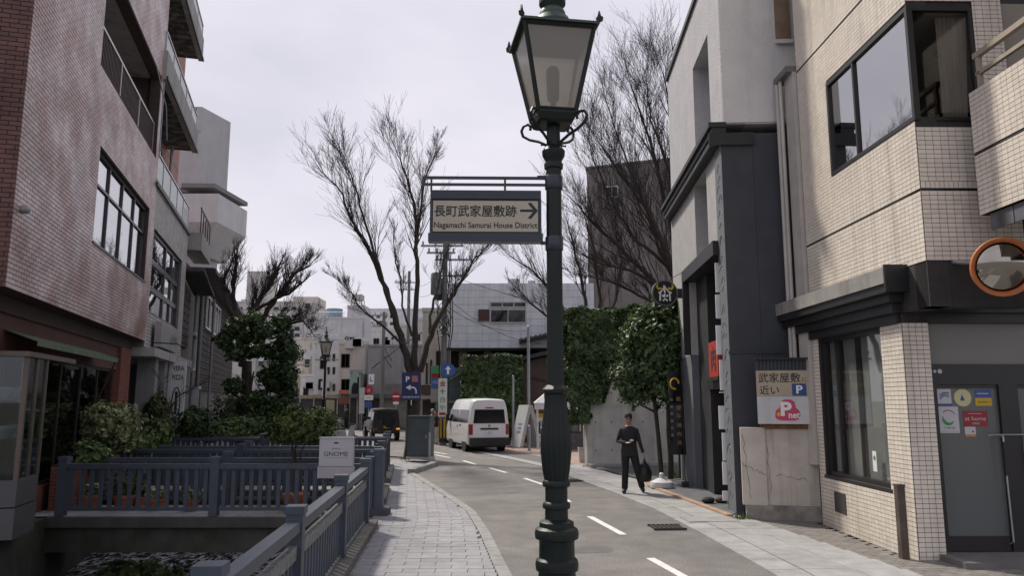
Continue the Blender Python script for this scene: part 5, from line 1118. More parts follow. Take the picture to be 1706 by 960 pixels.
# concrete boundary wall with ivy
cw = thing('boundary_wall', 'board-marked concrete boundary wall overgrown with ivy along its top', 'wall', (2.43, 24.95, 0), math.atan2(1.6, 3.0)-.22)
MB().box(0, 4.6, 0, .25, 0, 2.85).build('footing', conc_m, cw)
for i in range(4):
    for j, (z0, z1) in enumerate(((.0, .95), (.956, 1.9), (1.906, 2.86))): MB().box(.02+i*1.16, 1.172+i*1.16, -.012, .0, z0+.01, z1).build('cast_panel', conc_m, cw)
for i in range(8):
    for z in (.5, 1.4, 2.35): MB().lathe([(.025, 0), (.025, .003)], 8, mtx=Matrix.Translation((.3+i*.56, -.011, z)) @ Matrix.Rotation(PI/2, 4, 'X')).build('tie_hole', ckm, cw)
MB().box(-.02, 4.6, -.35, -.012, 0, .09).build('kerb', slab_m, cw)
iv = thing('wall_ivy', 'thick mass of glossy ivy spilling over the concrete boundary wall', 'ivy', (2.43, 24.95, 0), cw.rotation_euler[2])
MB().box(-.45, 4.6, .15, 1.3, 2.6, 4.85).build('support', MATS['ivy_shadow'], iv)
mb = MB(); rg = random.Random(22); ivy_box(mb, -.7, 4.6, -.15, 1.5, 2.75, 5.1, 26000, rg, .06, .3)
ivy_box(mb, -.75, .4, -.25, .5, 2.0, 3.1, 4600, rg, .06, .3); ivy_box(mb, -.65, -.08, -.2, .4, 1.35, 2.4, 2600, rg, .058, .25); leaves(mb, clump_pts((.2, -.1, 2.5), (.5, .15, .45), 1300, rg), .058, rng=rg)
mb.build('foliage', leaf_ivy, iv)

# ------------------------------------------------------------------ bare trees
def grow(mb, p, d, Ln, r, lvl, rng, up=.12, nseg=4, spread=.6, kids=(2, 4), minr=.004):
    pts = [p.copy()]; rs = [r]; q = p.copy(); dd = d.normalized(); sg = Ln/nseg
    for i in range(nseg):
        dd = (dd+Vector((rng.gauss(0, .09), rng.gauss(0, .09), rng.gauss(0, .06)+up*.22))).normalized(); q = q+dd*sg; pts.append(q.copy()); rs.append(max(minr, r*(1-.8*(i+1)/nseg)))
    mb.tube(pts, rs, 5 if lvl > 2 else 3, cap=False)
    if lvl <= 0: return
    for k in range(rng.randint(*kids)+(2 if lvl == 1 else 0)):
        f = rng.uniform(.2, .95); i = min(int(f*nseg), nseg-1); b = pts[i].lerp(pts[i+1], f*nseg-i); br = rs[i]*.6
        ax = Vector((rng.gauss(0, 1), rng.gauss(0, 1), rng.gauss(0, .5))); t_ = (pts[i+1]-pts[i]).normalized(); ax = (ax-t_*ax.dot(t_)).normalized()
        grow(mb, b, t_+ax*rng.uniform(.45, 1)*spread*1.3+Vector((0, 0, up*.6)), Ln*rng.uniform(.42, .72), max(minr, br), lvl-1, rng, up, nseg, spread, kids, minr)
def tree(name, label, base, limbs, seed, lvl=3, kids=(4, 6), sub=.30, up=.12, spread=.6, trunk=None, dens=1.0, group=None, minr=.004, m=None, start=.28):
    """limbs: polylines of (x, y, z, radius); twigs grow from them"""
    rng = random.Random(seed); t = thing(name, label, 'tree', (base[0], base[1], 0), 0, group); B0 = Vector((base[0], base[1], 0)); m = m or twig_m
    tm = MB(); cm_ = MB()
    if trunk: tm.tube([Vector(q[:3])-B0 for q in trunk], [q[3] for q in trunk], 10)
    for lb in limbs:
        P = [Vector(q[:3])-B0 for q in lb]; Rr = [q[3] for q in lb]
        # densify with wobble
        pp = []; rr = []
        for i in range(len(P)-1):
            for k in range(4):
                f = k/4; pp.append(P[i].lerp(P[i+1], f)+(Vector((rng.gauss(0, .03), rng.gauss(0, .03), 0)) if i+k else Vector())); rr.append(Rr[i]+(Rr[i+1]-Rr[i])*f)
        pp.append(P[-1]); rr.append(Rr[-1]); tm.tube(pp, rr, 7)
        tot = sum((pp[i+1]-pp[i]).length for i in range(len(pp)-1)); n = int(len(pp)*1.1*dens)
        for k in range(n):
            f = start+(1-start)*(k+rng.random())/n; i = min(int(f*(len(pp)-1)), len(pp)-2); t_ = (pp[i+1]-pp[i]).normalized()
            ax = Vector((rng.gauss(0, 1), rng.gauss(0, 1), rng.gauss(0, .4))); ax = (ax-t_*ax.dot(t_)).normalized()
            grow(cm_, pp[i], t_+ax*spread*rng.uniform(.5, 1.2)+Vector((0, 0, up)), tot*sub*rng.uniform(.5, 1.15)*(1.15-.5*f), max(minr*1.6, min(.03, rr[i]*.38)), lvl-1, rng, up, 4, spread, kids, minr)
        grow(cm_, pp[-1], pp[-1]-pp[-2], tot*sub*.6, rr[-1], lvl-1, rng, up, 4, spread, kids, minr)
    tm.build('trunk', bark_m, t, True); cm_.build('crown', m, t); return t
def pl_(Y, pts, dy=0.0):                                   # limb polyline from image points at depth Y (+ dy along it)
    n = len(pts); out_ = []
    for i, (px, py, r) in enumerate(pts):
        v = at(px, py, Y+dy*i/(n-1)); out_.append((v.x, v.y, v.z, r))
    return out_
b0 = at(688, 690, 28.2)
tree('street_tree', 'tall bare spreading street tree behind the grey cabinet', (b0.x, 28.2), [
    pl_(28.2, [(686, 625, .15), (668, 560, .13), (648, 500, .10), (622, 430, .075), (590, 370, .05), (560, 310, .03), (535, 285, .015)], 1.2),
    pl_(28.2, [(655, 530, .07), (630, 440, .055), (606, 360, .04), (585, 290, .025), (565, 255, .012)], -1.5),
    pl_(28.2, [(692, 620, .13), (690, 560, .11), (695, 470, .09), (694, 400, .07), (690, 340, .05), (672, 280, .03), (660, 250, .012)], -.6),
    pl_(28.2, [(694, 400, .06), (702, 330, .045), (716, 280, .03), (728, 245, .012)], 1.5),
    pl_(28.2, [(700, 620, .12), (716, 560, .10), (742, 510, .08), (768, 470, .055), (792, 430, .03), (812, 408, .012)], -1.0),
    pl_(28.2, [(716, 556, .06), (722, 500, .05), (735, 450, .035), (748, 405, .02)], 1.0),
    pl_(28.2, [(672, 575, .05), (640, 545, .045), (606, 520, .03), (585, 490, .018), (568, 470, .01)], -1.2),
    pl_(28.2, [(686, 560, .05), (672, 510, .04), (664, 450, .028), (655, 400, .012)], 1.4)],
    11, lvl=3, kids=(3, 5), sub=.27, up=.25, spread=.5, trunk=[(b0.x, 28.2, 0, .34), (b0.x, 28.2, .5, .27), (b0.x, 28.2, 1.6, .26), (b0.x+.02, 28.2, 2.6, .27), (b0.x+.04, 28.2, 3.2, .2)], dens=1.1, start=.4)
tree('bare_tree', 'large bare tree fanning out over the ivy wall beside the restaurant', (7.2, 29), [
    pl_(28.5, [(1175, 640, .2), (1150, 560, .17), (1120, 450, .13), (1085, 360, .09), (1040, 300, .05), (1000, 240, .02)], -1.5),
    pl_(28.5, [(1150, 560, .14), (1090, 470, .10), (1030, 410, .07), (985, 370, .04), (955, 335, .015)], 1.0),
    pl_(28.5, [(1140, 500, .13), (1118, 380, .10), (1095, 280, .07), (1070, 200, .04), (1050, 140, .015)], .6),
    pl_(28.5, [(1150, 480, .13), (1135, 350, .10), (1125, 230, .06), (1110, 140, .025), (1100, 110, .01)], -.8),
    pl_(28.5, [(1120, 450, .08), (1060, 400, .06), (1020, 340, .04), (990, 270, .02), (975, 220, .01)], -2.0),
    pl_(28.5, [(1100, 480, .08), (1050, 450, .06), (1000, 440, .035), (960, 420, .015)], 1.4),
    pl_(28.5, [(1150, 520, .10), (1100, 420, .07), (1070, 330, .05), (1030, 230, .03), (1010, 170, .012)], 1.8),
    pl_(28.5, [(1140, 540, .09), (1080, 500, .06), (1020, 470, .04), (975, 460, .015)], -.6),
    pl_(28.5, [(1150, 420, .09), (1120, 300, .06), (1085, 200, .035), (1075, 130, .012)], -1.6)],
    12, lvl=3, kids=(4, 5), sub=.32, up=.22, spread=.5, trunk=[(7.2, 29, 0, .35), (7.2, 28.9, 1.6, .28), (7.0, 28.6, 3.0, .22)], dens=1.7, start=.2)
tree('bare_tree', 'smaller bare tree leaning out in front of the panel-clad building', (4.0, 33.5), [
    pl_(33, [(985, 600, .12), (960, 550, .10), (930, 500, .07), (890, 455, .045), (850, 425, .02), (835, 415, .01)], .8),
    pl_(33, [(970, 570, .08), (930, 540, .06), (890, 510, .04), (860, 480, .02)], -1.0),
    pl_(33, [(985, 580, .10), (975, 500, .08), (960, 430, .05), (945, 370, .02)], 1.0),
    pl_(33, [(990, 590, .09), (1000, 500, .07), (990, 420, .045), (970, 350, .02)], -.8),
    pl_(33, [(990, 590, .09), (1025, 500, .07), (1035, 430, .045), (1020, 370, .02)], .6)],
    13, lvl=3, kids=(4, 5), sub=.32, up=.2, spread=.45, trunk=[(4.0, 33.5, 0, .2), (3.9, 33.4, 2, .17), (3.6, 33, 3.8, .14)], dens=1.1, m=mat('reddish_twig', (.055, .038, .034), .9, .2, 3), start=.3)
b1 = at(408, 700, 31)
tree('pollarded_tree', 'gnarled pollarded bare tree with thick crooked limbs over the hedge', (b1.x, 31), [
    pl_(31, [(404, 610, .17), (398, 560, .15), (420, 520, .12), (445, 480, .10), (462, 450, .075)], .8),
    pl_(31, [(410, 570, .13), (440, 525, .11), (470, 485, .085), (490, 455, .06), (512, 445, .03)], -.8),
    pl_(31, [(404, 580, .12), (392, 520, .10), (388, 470, .08), (395, 425, .05)], .5),
    pl_(31, [(408, 590, .11), (440, 560, .09), (462, 530, .07), (480, 540, .05), (505, 535, .03), (520, 555, .02)], -1.2),
    pl_(31, [(420, 520, .08), (455, 500, .07), (480, 490, .05), (505, 470, .03)], -1.2),
    pl_(31, [(398, 540, .09), (375, 500, .07), (372, 470, .05), (385, 440, .03)], .2)],
    14, lvl=3, kids=(3, 5), sub=.27, up=.4, spread=.6, trunk=[(b1.x, 31, 0, .26), (b1.x, 31, 1.5, .22), (b1.x-.03, 31, 3.7, .19)], dens=1.9, start=.4)
for (px, Y, pts) in ((300, 20.5, [(268, 735, .03), (275, 690, .025), (300, 660, .015), (335, 640, .006)]),):
    v = at(px-32, 735, Y)
    tree('sapling', 'thin leafless sapling leaning beside the pizza sign', (v.x, Y), [pl_(Y, pts, .3), pl_(Y, [(272, 700, .02), (268, 660, .015), (262, 625, .006)], .2)], 5, lvl=2, kids=(1, 3), sub=.3, up=.1, trunk=[(v.x, Y, 0, .035), (v.x+.02, Y, .6, .03)])

# ------------------------------------------------------------------ leafy trees, shrubs, hedges, pots
def shrub(name, label, c, r, n, size, lm, seed, cat='shrub', stem=None, bump=.3, lobes=None, group=None, shell=.5):
    rng = random.Random(seed); t = thing(name, label, cat, (c[0], c[1], 0), 0, group); mb = MB()
    for (ox, oy, oz, rx, ry, rz, f) in (lobes or [(0, 0, 0, 1, 1, 1, 1)]):
        leaves(mb, clump_pts((ox*r[0], oy*r[1], c[2]+oz*r[2]), (r[0]*rx, r[1]*ry, r[2]*rz), int(n*f), rng, shell, bump, seed+ox), size, rng=rng)
    mb.build('foliage', lm, t)
    st = MB()
    for q in (stem or [((0, 0, 0), (0, 0, c[2]), .03)]):
        a_, b_ = Vector(q[0]), Vector(q[1]); n_ = 5
        st.tube([a_.lerp(b_, i/n_)+Vector((rng.gauss(0, .02), rng.gauss(0, .02), 0))*(i > 0) for i in range(n_+1)], [q[2]*(1-.4*i/n_) for i in range(n_+1)], 6)
        for k in range(4):
            v_ = a_.lerp(b_, rng.uniform(.6, 1)); st.tube([v_, v_+Vector((rng.gauss(0, r[0]*.4), rng.gauss(0, r[1]*.4), r[2]*rng.uniform(.1, .6)))], [q[2]*.5, q[2]*.15], 4)
    st.build('trunk', bark_m, t); return t
v = at(1100, 640, 20.4)
shrub('camellia_tree', 'multi-stemmed glossy evergreen tree beside the restaurant entrance', (v.x-.08, 20.4, 3.2), (1.08, .85, 1.4), 11500, .058, leaf_ivy, 31, 'tree', [((.02, -.1, 0), (-.15, 0, 2.9), .075), ((.3, .1, 0), (.3, .1, 3.2), .085), ((.6, .2, 0), (.55, .1, 2.6), .06), ((.0, 0, 1.9), (-.6, 0, 2.9), .04)], .35, [(.1, 0, .1, .9, .9, .9, .55), (-.55, 0, -.35, .55, .6, .5, .22), (.35, 0, .6, .55, .6, .55, .23), (-.2, -.2, .35, .6, .5, .6, .2)])
v = at(432, 610, 28.5); rc = random.Random(4)
CLUMPS = [(x_, rc.uniform(-.5, .5), z_, rc.uniform(.26, .4), .4, rc.uniform(.14, .22), .055) for x_, z_ in ((-1.05, .55), (-.75, .8), (-.4, .62), (-.15, .95), (.2, .72), (.45, .9), (.7, .55), (.9, .3), (.35, .35), (.65, .0), (.95, -.1), (.45, -.3), (.8, -.45), (.2, -.15), (.55, -.7), (-.1, .35), (-.6, .3), (-.75, -.35), (-.5, -.7), (.1, -.6))]
shrub('evergreen_tree', 'dark evergreen tree hung with ivy in front of the pollarded tree', (v.x, 28.5, 3.3), (1.2, 1.0, 1.9), 11000, .07, leaf_dark, 32, 'tree', [((-.3, 0, 0), (-.35, 0, 3.2), .17), ((.2, .1, 0), (.3, .1, 2.6), .07)], .4, CLUMPS)
def P(px, py, Y): v_ = at(px, py, Y); return (v_.x, v_.y, v_.z)
shrub('variegated_bush', 'large pale variegated bush on the bank before the arcade', P(176, 710, 17.6), (.78, .5, .46), 4200, .05, leaf_pale, 33, lobes=[(0, 0, .2, 1, 1, .9, .5), (-.4, 0, -.3, .7, .8, .9, .3), (.5, 0, -.5, .6, .8, .8, .2)], stem=[((-.2, 0, 0), (-.2, 0, 1.2), .03), ((.15, 0, 0), (.2, 0, 1.2), .025)])
shrub('variegated_bush', 'small pale bush sprouting at the foot of the display case', P(150, 760, 15.7), (.35, .25, .28), 500, .06, leaf_mid, 34)
for i, (px, py, Y, r, n, lm, lab) in enumerate(((262, 722, 20.5, (.38, .35, .38), 900, leaf_mid, 'rounded green shrub beside the leafless sapling'), (264, 690, 22.5, (.4, .4, .5), 1500, leaf_box, 'bright green clipped conifer under the pizza sign'), (325, 705, 24.5, (.6, .45, .5), 1100, leaf_dark, 'dark loose shrub in front of the timber house shutter'), (345, 718, 25.8, (1.1, .5, .36), 1900, leaf_mid, 'low flowering hedge bush behind the middle footbridge'), (425, 712, 27.5, (1.4, .6, .5), 2600, leaf_dark, 'low dark hedge under the evergreen tree'), (395, 715, 26.5, (.8, .5, .45), 1400, leaf_mid, 'lighter hedge bush at the end of the canal'), (440, 690, 30.5, (1.6, .8, .6), 2000, leaf_dark, 'broad dark hedge behind the evergreen trunk'), (505, 715, 29.5, (1.2, .7, .75), 2600, leaf_dark, 'rounded dark hedge below the far street lamp'), (238, 742, 19.0, (.3, .3, .28), 500, leaf_mid, 'leafy shrub between the variegated bush and the sapling'), (390, 690, 33, (1.2, .7, .9), 1600, leaf_dark, 'tall dark hedge against the timber house end'), (535, 700, 33, (.7, .6, .5), 1000, leaf_box, 'yellow-green shrub next to the far street lamp foot'))):
    shrub('hedge_bush', lab, P(px, py, Y), r, n, .06, lm, 40+i)
# flower pots on the first bridge
def pot(px, Y, r, h, plant, lab, lm=leaf_pale, n=220):
    x = at(px, 820, Y).x
    t = thing('flower_pot', lab, 'flower pot', (x, Y, .018), 0, 'flower pots on the footbridge')
    MB().lathe([(r*.68, 0), (r*.95, h*.82), (r*1.05, h*.82), (r*1.05, h), (r*.92, h)], 18).build('pot', terra_m, t, True); MB().lathe([(r*.9, h-.03), (r*.9, h-.02)], 14).build('soil', soil_m, t)
    mb = MB(); rng = random.Random(int(px)); leaves(mb, clump_pts((0, 0, h+plant[2]*.7), plant, n, rng, .3), .035, rng=rng); mb.build('plant', lm, t)
    st = MB()
    for k in range(7): st.tube([(0, 0, h-.03), (rng.gauss(0, plant[0]*.4), rng.gauss(0, plant[1]*.4), h+plant[2]*.9)], .004, 4)
    st.build('stems', twig_m, t)
for q in ((152, 15.1, .19, .27, (.16, .15, .14), 'terracotta pot of sparse green sprigs next to the brick planter'), (207, 15.1, .2, .27, (.36, .28, .26), 'terracotta pot with the widest yellowing plant on the footbridge', leaf_box, 420), (262, 15.0, .16, .22, (.22, .15, .1), 'terracotta pot with trailing pale leaves in the middle of the footbridge'), (320, 14.9, .15, .2, (.2, .16, .14), 'small terracotta pot with light green rosette by the railing post'), (232, 15.4, .14, .2, (.2, .15, .2), 'terracotta pot standing behind the widest plant', leaf_mid), (330, 18.8, .16, .22, (.1, .1, .1), 'empty-looking terracotta pot on the middle footbridge', leaf_mid, 60)):
    pot(q[0], q[1], q[2], q[3], q[4], q[5], *(q[6:] if len(q) > 6 else ()))
tp = thing('potted_topiary', 'tall potted topiary with round box crown on a thin stem', 'potted tree', (at(495, 760, 15.0).x, 15.0, .018))
MB().lathe([(.17, 0), (.24, .24), (.26, .24), (.26, .31), (.23, .31)], 20).build('pot', terra_m, tp, True); MB().lathe([(.22, .28), (.22, .29)], 14).build('soil', soil_m, tp)
rg = random.Random(77); mb = MB()
leaves(mb, clump_pts((.03, 0, 1.62), (.56, .45, .34), 5200, rg, .35, .25), .038, rng=rg); leaves(mb, clump_pts((.36, -.05, 1.48), (.28, .3, .24), 1300, rg, .3), .036, rng=rg); leaves(mb, clump_pts((-.30, 0, 1.46), (.28, .28, .22), 1100, rg, .3), .036, rng=rg)
mb.build('crown', leaf_box, tp); st = MB()
for k in range(7):
    a_ = rg.uniform(0, 6.3); st.tube([(.03*math.cos(a_), .03*math.sin(a_), .28), (.05*math.cos(a_), .05*math.sin(a_), .8), (.09*math.cos(a_*2), .09*math.sin(a_), 1.1), (.25*math.cos(a_), .2*math.sin(a_), 1.45)], [.018, .016, .013, .006], 5)
st.build('trunk', bark_m, tp)
# weeds
gr = MB(); rg = random.Random(15)
for (px, py, n, s) in ((1238, 868, 60, .12), (1130, 800, 90, .2), (1125, 795, 60, .22), (682, 772, 40, .1), (675, 768, 40, .1), (978, 780, 30, .08)):
    c = ground(px, py)
    for _ in range(n):
        a_ = rg.uniform(0, 6.3); d = Vector((math.cos(a_), math.sin(a_), 0)); b_ = c+Vector((rg.gauss(0, .1), rg.gauss(0, .08), .02)); s_ = s*rg.uniform(.5, 1.3); q = Vector((-d.y, d.x, 0))*.012
        gr.add([b_-q, b_+q, b_+d*s_*.5+Vector((0, 0, s_))], [(0, 1, 2)])
g_ = gr.build('weeds', leaf_mid); g_['kind'] = 'stuff'; g_['label'] = 'green weeds along wall feet and cabinet'; g_['category'] = 'weeds'
cg = MB(); pts = []
for _ in range(900):
    y = rg.uniform(12.0, 16); x = Lbank(y)+abs(rg.gauss(0, .9))+.8; pts.append(((x, y, -1.28+rg.random()*.14*math.exp(-((x-Lbank(y)-1.4)**2))), None))
leaves(cg, pts, .09, rng=rg); g_ = cg.build('canal_weeds', leaf_mid); g_['kind'] = 'stuff'; g_['label'] = 'mossy weeds growing in the canal bed'; g_['category'] = 'weeds'
blkm = thing('canal_step', 'mossy concrete step block at the canal wall below the display case', 'concrete block', (-6.85, 11.4, -1.5)); MB().box(-.9, .7, -.6, .5, 0, .62).build('block', wetconc_m, blkm)

# ------------------------------------------------------------------ vehicles
tyre_m = mat('tyre', (.015, .015, .016), .85, .1, 10); rim_m = mat('wheel_rim', (.34, .34, .35), .4, .1, 8, metal=.6)
vglass = mat('tinted_car_glass', (.012, .013, .015), .12, .0, spec=.3); red_l = mat('tail_red', (.25, .012, .015), .25, .05, 8, coat=.5); plast = mat('black_plastic', (.018, .018, .019), .55, .1, 8)
def wheel(parent, x, y, r=.32, w_=.2, rimc=.6):
    M_ = Matrix.Translation((x, y, r)) @ Matrix.Rotation(PI/2, 4, 'X')
    wo = MB().lathe([(r*.62, -w_/2), (r*.93, -w_/2), (r, -w_*.35), (r, w_*.35), (r*.93, w_/2), (r*.62, w_/2)], 24, mtx=M_).build('wheel', tyre_m, parent, True)
    MB().lathe([(r*.15, -w_*.46), (r*rimc, -w_*.52), (r*.64, -w_*.3), (r*.64, w_*.3), (r*rimc, w_*.52), (r*.15, w_*.46)], 20, mtx=M_).build('rim', rim_m, wo, True)
def sect(x, w0, w1, z0, zb, z1, rr=.12):
    """a rounded van-like cross-section at station x: w0 half width at the belt, w1 at the roof"""
    R_ = [(w0*.96, z0), (w0, z0+.12), (w0, zb), (w0-(w0-w1)*.55, zb+(z1-zb)*.6), (w1, z1-rr), (w1-rr*.35, z1-rr*.3), (w1-rr, z1), (0, z1+.03)]
    pts = R_+[(-a, b) for a, b in R_[-2::-1]]
    return [(x, y, z) for y, z in pts]
van = thing('white_van', 'white high-roofed passenger van seen from behind at the kerb', 'van', (-.93, 31.55, 0), math.atan2(3.0, -.92))
wp = mat('van_white', (.74, .74, .76), .3, .03, 2, coat=.5)
secs = [sect(0, .80, .66, .42, 1.15, 2.10, .1), sect(.06, .845, .70, .34, 1.15, 2.14, .13), sect(.5, .85, .72, .3, 1.15, 2.17, .14), sect(2.0, .85, .73, .3, 1.15, 2.18, .14), sect(3.2, .85, .72, .3, 1.15, 2.16, .15), sect(3.75, .85, .68, .3, 1.12, 2.04, .16), sect(4.25, .84, .74, .3, 1.0, 1.42, .12), sect(4.6, .80, .7, .32, .85, 1.12, .12), sect(4.7, .72, .62, .38, .75, 1.0, .1)]
body = MB().loft(secs).build('body', wp, van, True)
for s_ in (-1, 1):
    for x in (.95, 3.5): 
        wheel(van, x, s_*.74); MB().lathe([(.40, 0), (.40, .012)], 20, mtx=Matrix.Translation((x, s_*.852-(.006 if s_ > 0 else 0), .36)) @ Matrix.Rotation(PI/2, 4, 'X')).build('wheel_arch', plast, van)
    def sidewin(x0, x1, name='side_window'):
        q = [(x0, 1.2, .852), (x1, 1.2, .852), (x1, 1.72, .785), (x0, 1.72, .785)]
        MB().add([(x, s_*(y+.004), z) for x, z, y in q]+[(x, s_*(y-.03), z) for x, z, y in q], [(0, 1, 2, 3), (4, 5, 6, 7), (0, 1, 5, 4), (1, 2, 6, 5), (2, 3, 7, 6), (3, 0, 4, 7)]).build(name, vglass, van)
    sidewin(.3, 1.9); sidewin(1.98, 3.05); sidewin(3.13, 3.75, 'cab_window')
    MB().box(-.012, .1, s_*.76-.06, s_*.76+.1*(s_ > 0)+.0 if s_ > 0 else s_*.76+.06, .72, 1.14).build('tail_lamp', red_l, van)
    MB().box(3.7, 3.8, s_*.86-(.16 if s_ < 0 else 0), s_*.86+(.16 if s_ > 0 else 0), 1.2, 1.5).build('door_mirror', plast, van)
MB().box(1.5, 1.75, .852, .862, 1.05, 1.1).box(2.1, 2.2, .852, .866, 1.0, 1.06).build('side_trim', plast, van)
MB().add([(-.018, -.68, 1.18), (-.018, .68, 1.18), (-.018, .62, 1.74), (-.018, -.62, 1.74), (.03, -.68, 1.18), (.03, .68, 1.18), (.03, .62, 1.74), (.03, -.62, 1.74)], [(3, 2, 1, 0), (4, 5, 6, 7), (0, 1, 5, 4), (1, 2, 6, 5), (2, 3, 7, 6), (3, 0, 4, 7)]).build('rear_window', vglass, van)
MB().box(-.02, .04, -.17, .17, 1.79, 1.83).build('brake_lamp', red_l, van); MB().box(-.03, .03, -.38, .38, .92, .99).build('tailgate_handle', plast, van)
MB().box(-.02, .02, -.17, .17, .72, .88).build('number_plate', white_m, van); MB().lathe([(.055, 0), (.055, .01)], 14, mtx=Matrix.Translation((-.008, 0, 1.08)) @ Matrix.Rotation(-PI/2, 4, 'Y')).build('maker_badge', steel_m, van)
MB().box(-.12, .12, -.84, .84, .28, .6).build('rear_bumper', plast, van); MB().box(4.55, 4.75, -.7, .7, .3, .58).build('front_bumper', plast, van)
MB().box(.2, 4.5, -.7, .7, .2, .34).build('underbody', plast, van)
o = text(van, '331', mat('plate_green', (.03, .12, .08), .5, 0), 0, .76, h=.08, y=0, align='C'); o.data.transform(Matrix.Translation((-.0225, 0, 0)) @ Matrix.Rotation(-PI/2, 4, 'Z'))
# small off-roader
jp = thing('black_offroader', 'small boxy black off-road car with yellow number plate driving away', 'car', (-6.62, 40.6, 0), math.atan2(.93, -.34))
bp_ = mat('car_black', (.010, .012, .011), .3, .05, 3, coat=.05)
def jsect(x, w0, w1, z0, zb, z1): return sect(x, w0, w1, z0, zb, z1, .07)
MB().loft([jsect(0, .68, .60, .5, 1.0, 1.62), jsect(.05, .70, .62, .45, 1.0, 1.66), jsect(1.7, .71, .62, .45, 1.0, 1.68), jsect(2.0, .71, .60, .45, 1.0, 1.62), jsect(2.25, .70, .66, .45, .98, 1.06), jsect(3.2, .68, .63, .45, .9, 1.0), jsect(3.3, .64, .58, .5, .85, .95)]).build('body', bp_, jp, True)
for s_ in (-1, 1):
    for x in (.55, 2.75): wheel(jp, x, s_*.66, .34, .2); MB().box(x-.42, x+.42, s_*.70-.05, s_*.70+.05, .62, .72).build('wheel_flare', plast, jp)
    for a_, b_ in ((.15, .85), (.92, 1.75)):
        MB().add([(a_, s_*.714, 1.08), (b_, s_*.714, 1.08), (b_, s_*.655, 1.5), (a_, s_*.655, 1.5), (a_, s_*.69, 1.08), (b_, s_*.69, 1.08), (b_, s_*.63, 1.5), (a_, s_*.63, 1.5)], [(0, 1, 2, 3), (4, 5, 6, 7), (0, 1, 5, 4), (1, 2, 6, 5), (2, 3, 7, 6), (3, 0, 4, 7)]).build('side_window', vglass, jp)
    MB().box(-.06, .02, s_*.6-.09, s_*.6+.09, .56, .66).build('tail_lamp', mat('tail_amber', (.5, .16, .02), .3, .05, 8, emit=((1, .35, .05), .6)) if s_ < 0 else red_l, jp)
    MB().box(1.95, 2.05, s_*.8-.1, s_*.8+.1, 1.1, 1.25).build('door_mirror', plast, jp)
MB().box(-.015, .02, -.52, .52, 1.1, 1.52).build('rear_window', vglass, jp); MB().box(-.1, .1, -.68, .68, .42, .58).build('rear_bumper', plast, jp)
MB().box(-.055, .0, -.16, .16, .66, .82).build('number_plate', mat('plate_yellow', (.55, .42, .03), .5, .05, 5), jp)
MB().lathe([(.12, -.1), (.30, -.1), (.32, -.05), (.32, .05), (.12, .05)], 20, mtx=Matrix.Translation((-.07, -.12, 1.0)) @ Matrix.Rotation(PI/2, 4, 'Y')).build('spare_wheel', tyre_m, jp, True)
MB().box(.2, 3.0, -.55, .55, .36, .46).build('underbody', plast, jp)
# scooters and a parked tricycle
def scooter(label, loc, rz, col):
    t = thing('motor_scooter', label, 'scooter', loc, rz, 'scooters parked along the street')
    for x in (0, 1.2): wheel(t, x, 0, .24, .1)
    bm_ = mat('scooter_'+col[0], col[1], .4, .1, 5)
    MB().extr([(-.25, .45), (.45, .42), (.55, .28), (.95, .28), (1.1, .9), (1.02, .95), (.85, .38), (.6, .38), (.5, .72), (-.25, .75)], -.14, .14).build('body', bm_, t); MB().box(-.3, .5, -.13, .13, .75, .85).build('seat', black_m, t)
    MB().tube([(1.03, -.3, 1.02), (1.06, 0, 1.0), (1.03, .3, 1.02)], .018, 6).tube([(1.2, 0, .24), (1.05, 0, 1.0)], .03, 6).build('handlebar', black_m, t); MB().lathe([(.08, 0), (.06, .06)], 12, mtx=Matrix.Translation((1.12, 0, .92)) @ Matrix.Rotation(PI/2, 4, 'Y')).build('headlamp', rim_m, t)
g1 = ground(590, 712); scooter('dark scooter parked before the arched green shop', (g1.x, g1.y, 0), 1.2, ('dark', (.03, .03, .035)))
g1 = ground(568, 716); scooter('grey scooter parked under the orange awning', (g1.x, g1.y, 0), 2.2, ('grey', (.16, .16, .17)))
g1 = ground(557, 745); sc_ = scooter('silver-framed scooter standing beyond the GNOME sign', (g1.x, g1.y, 0), .9, ('silver', (.28, .28, .29)))

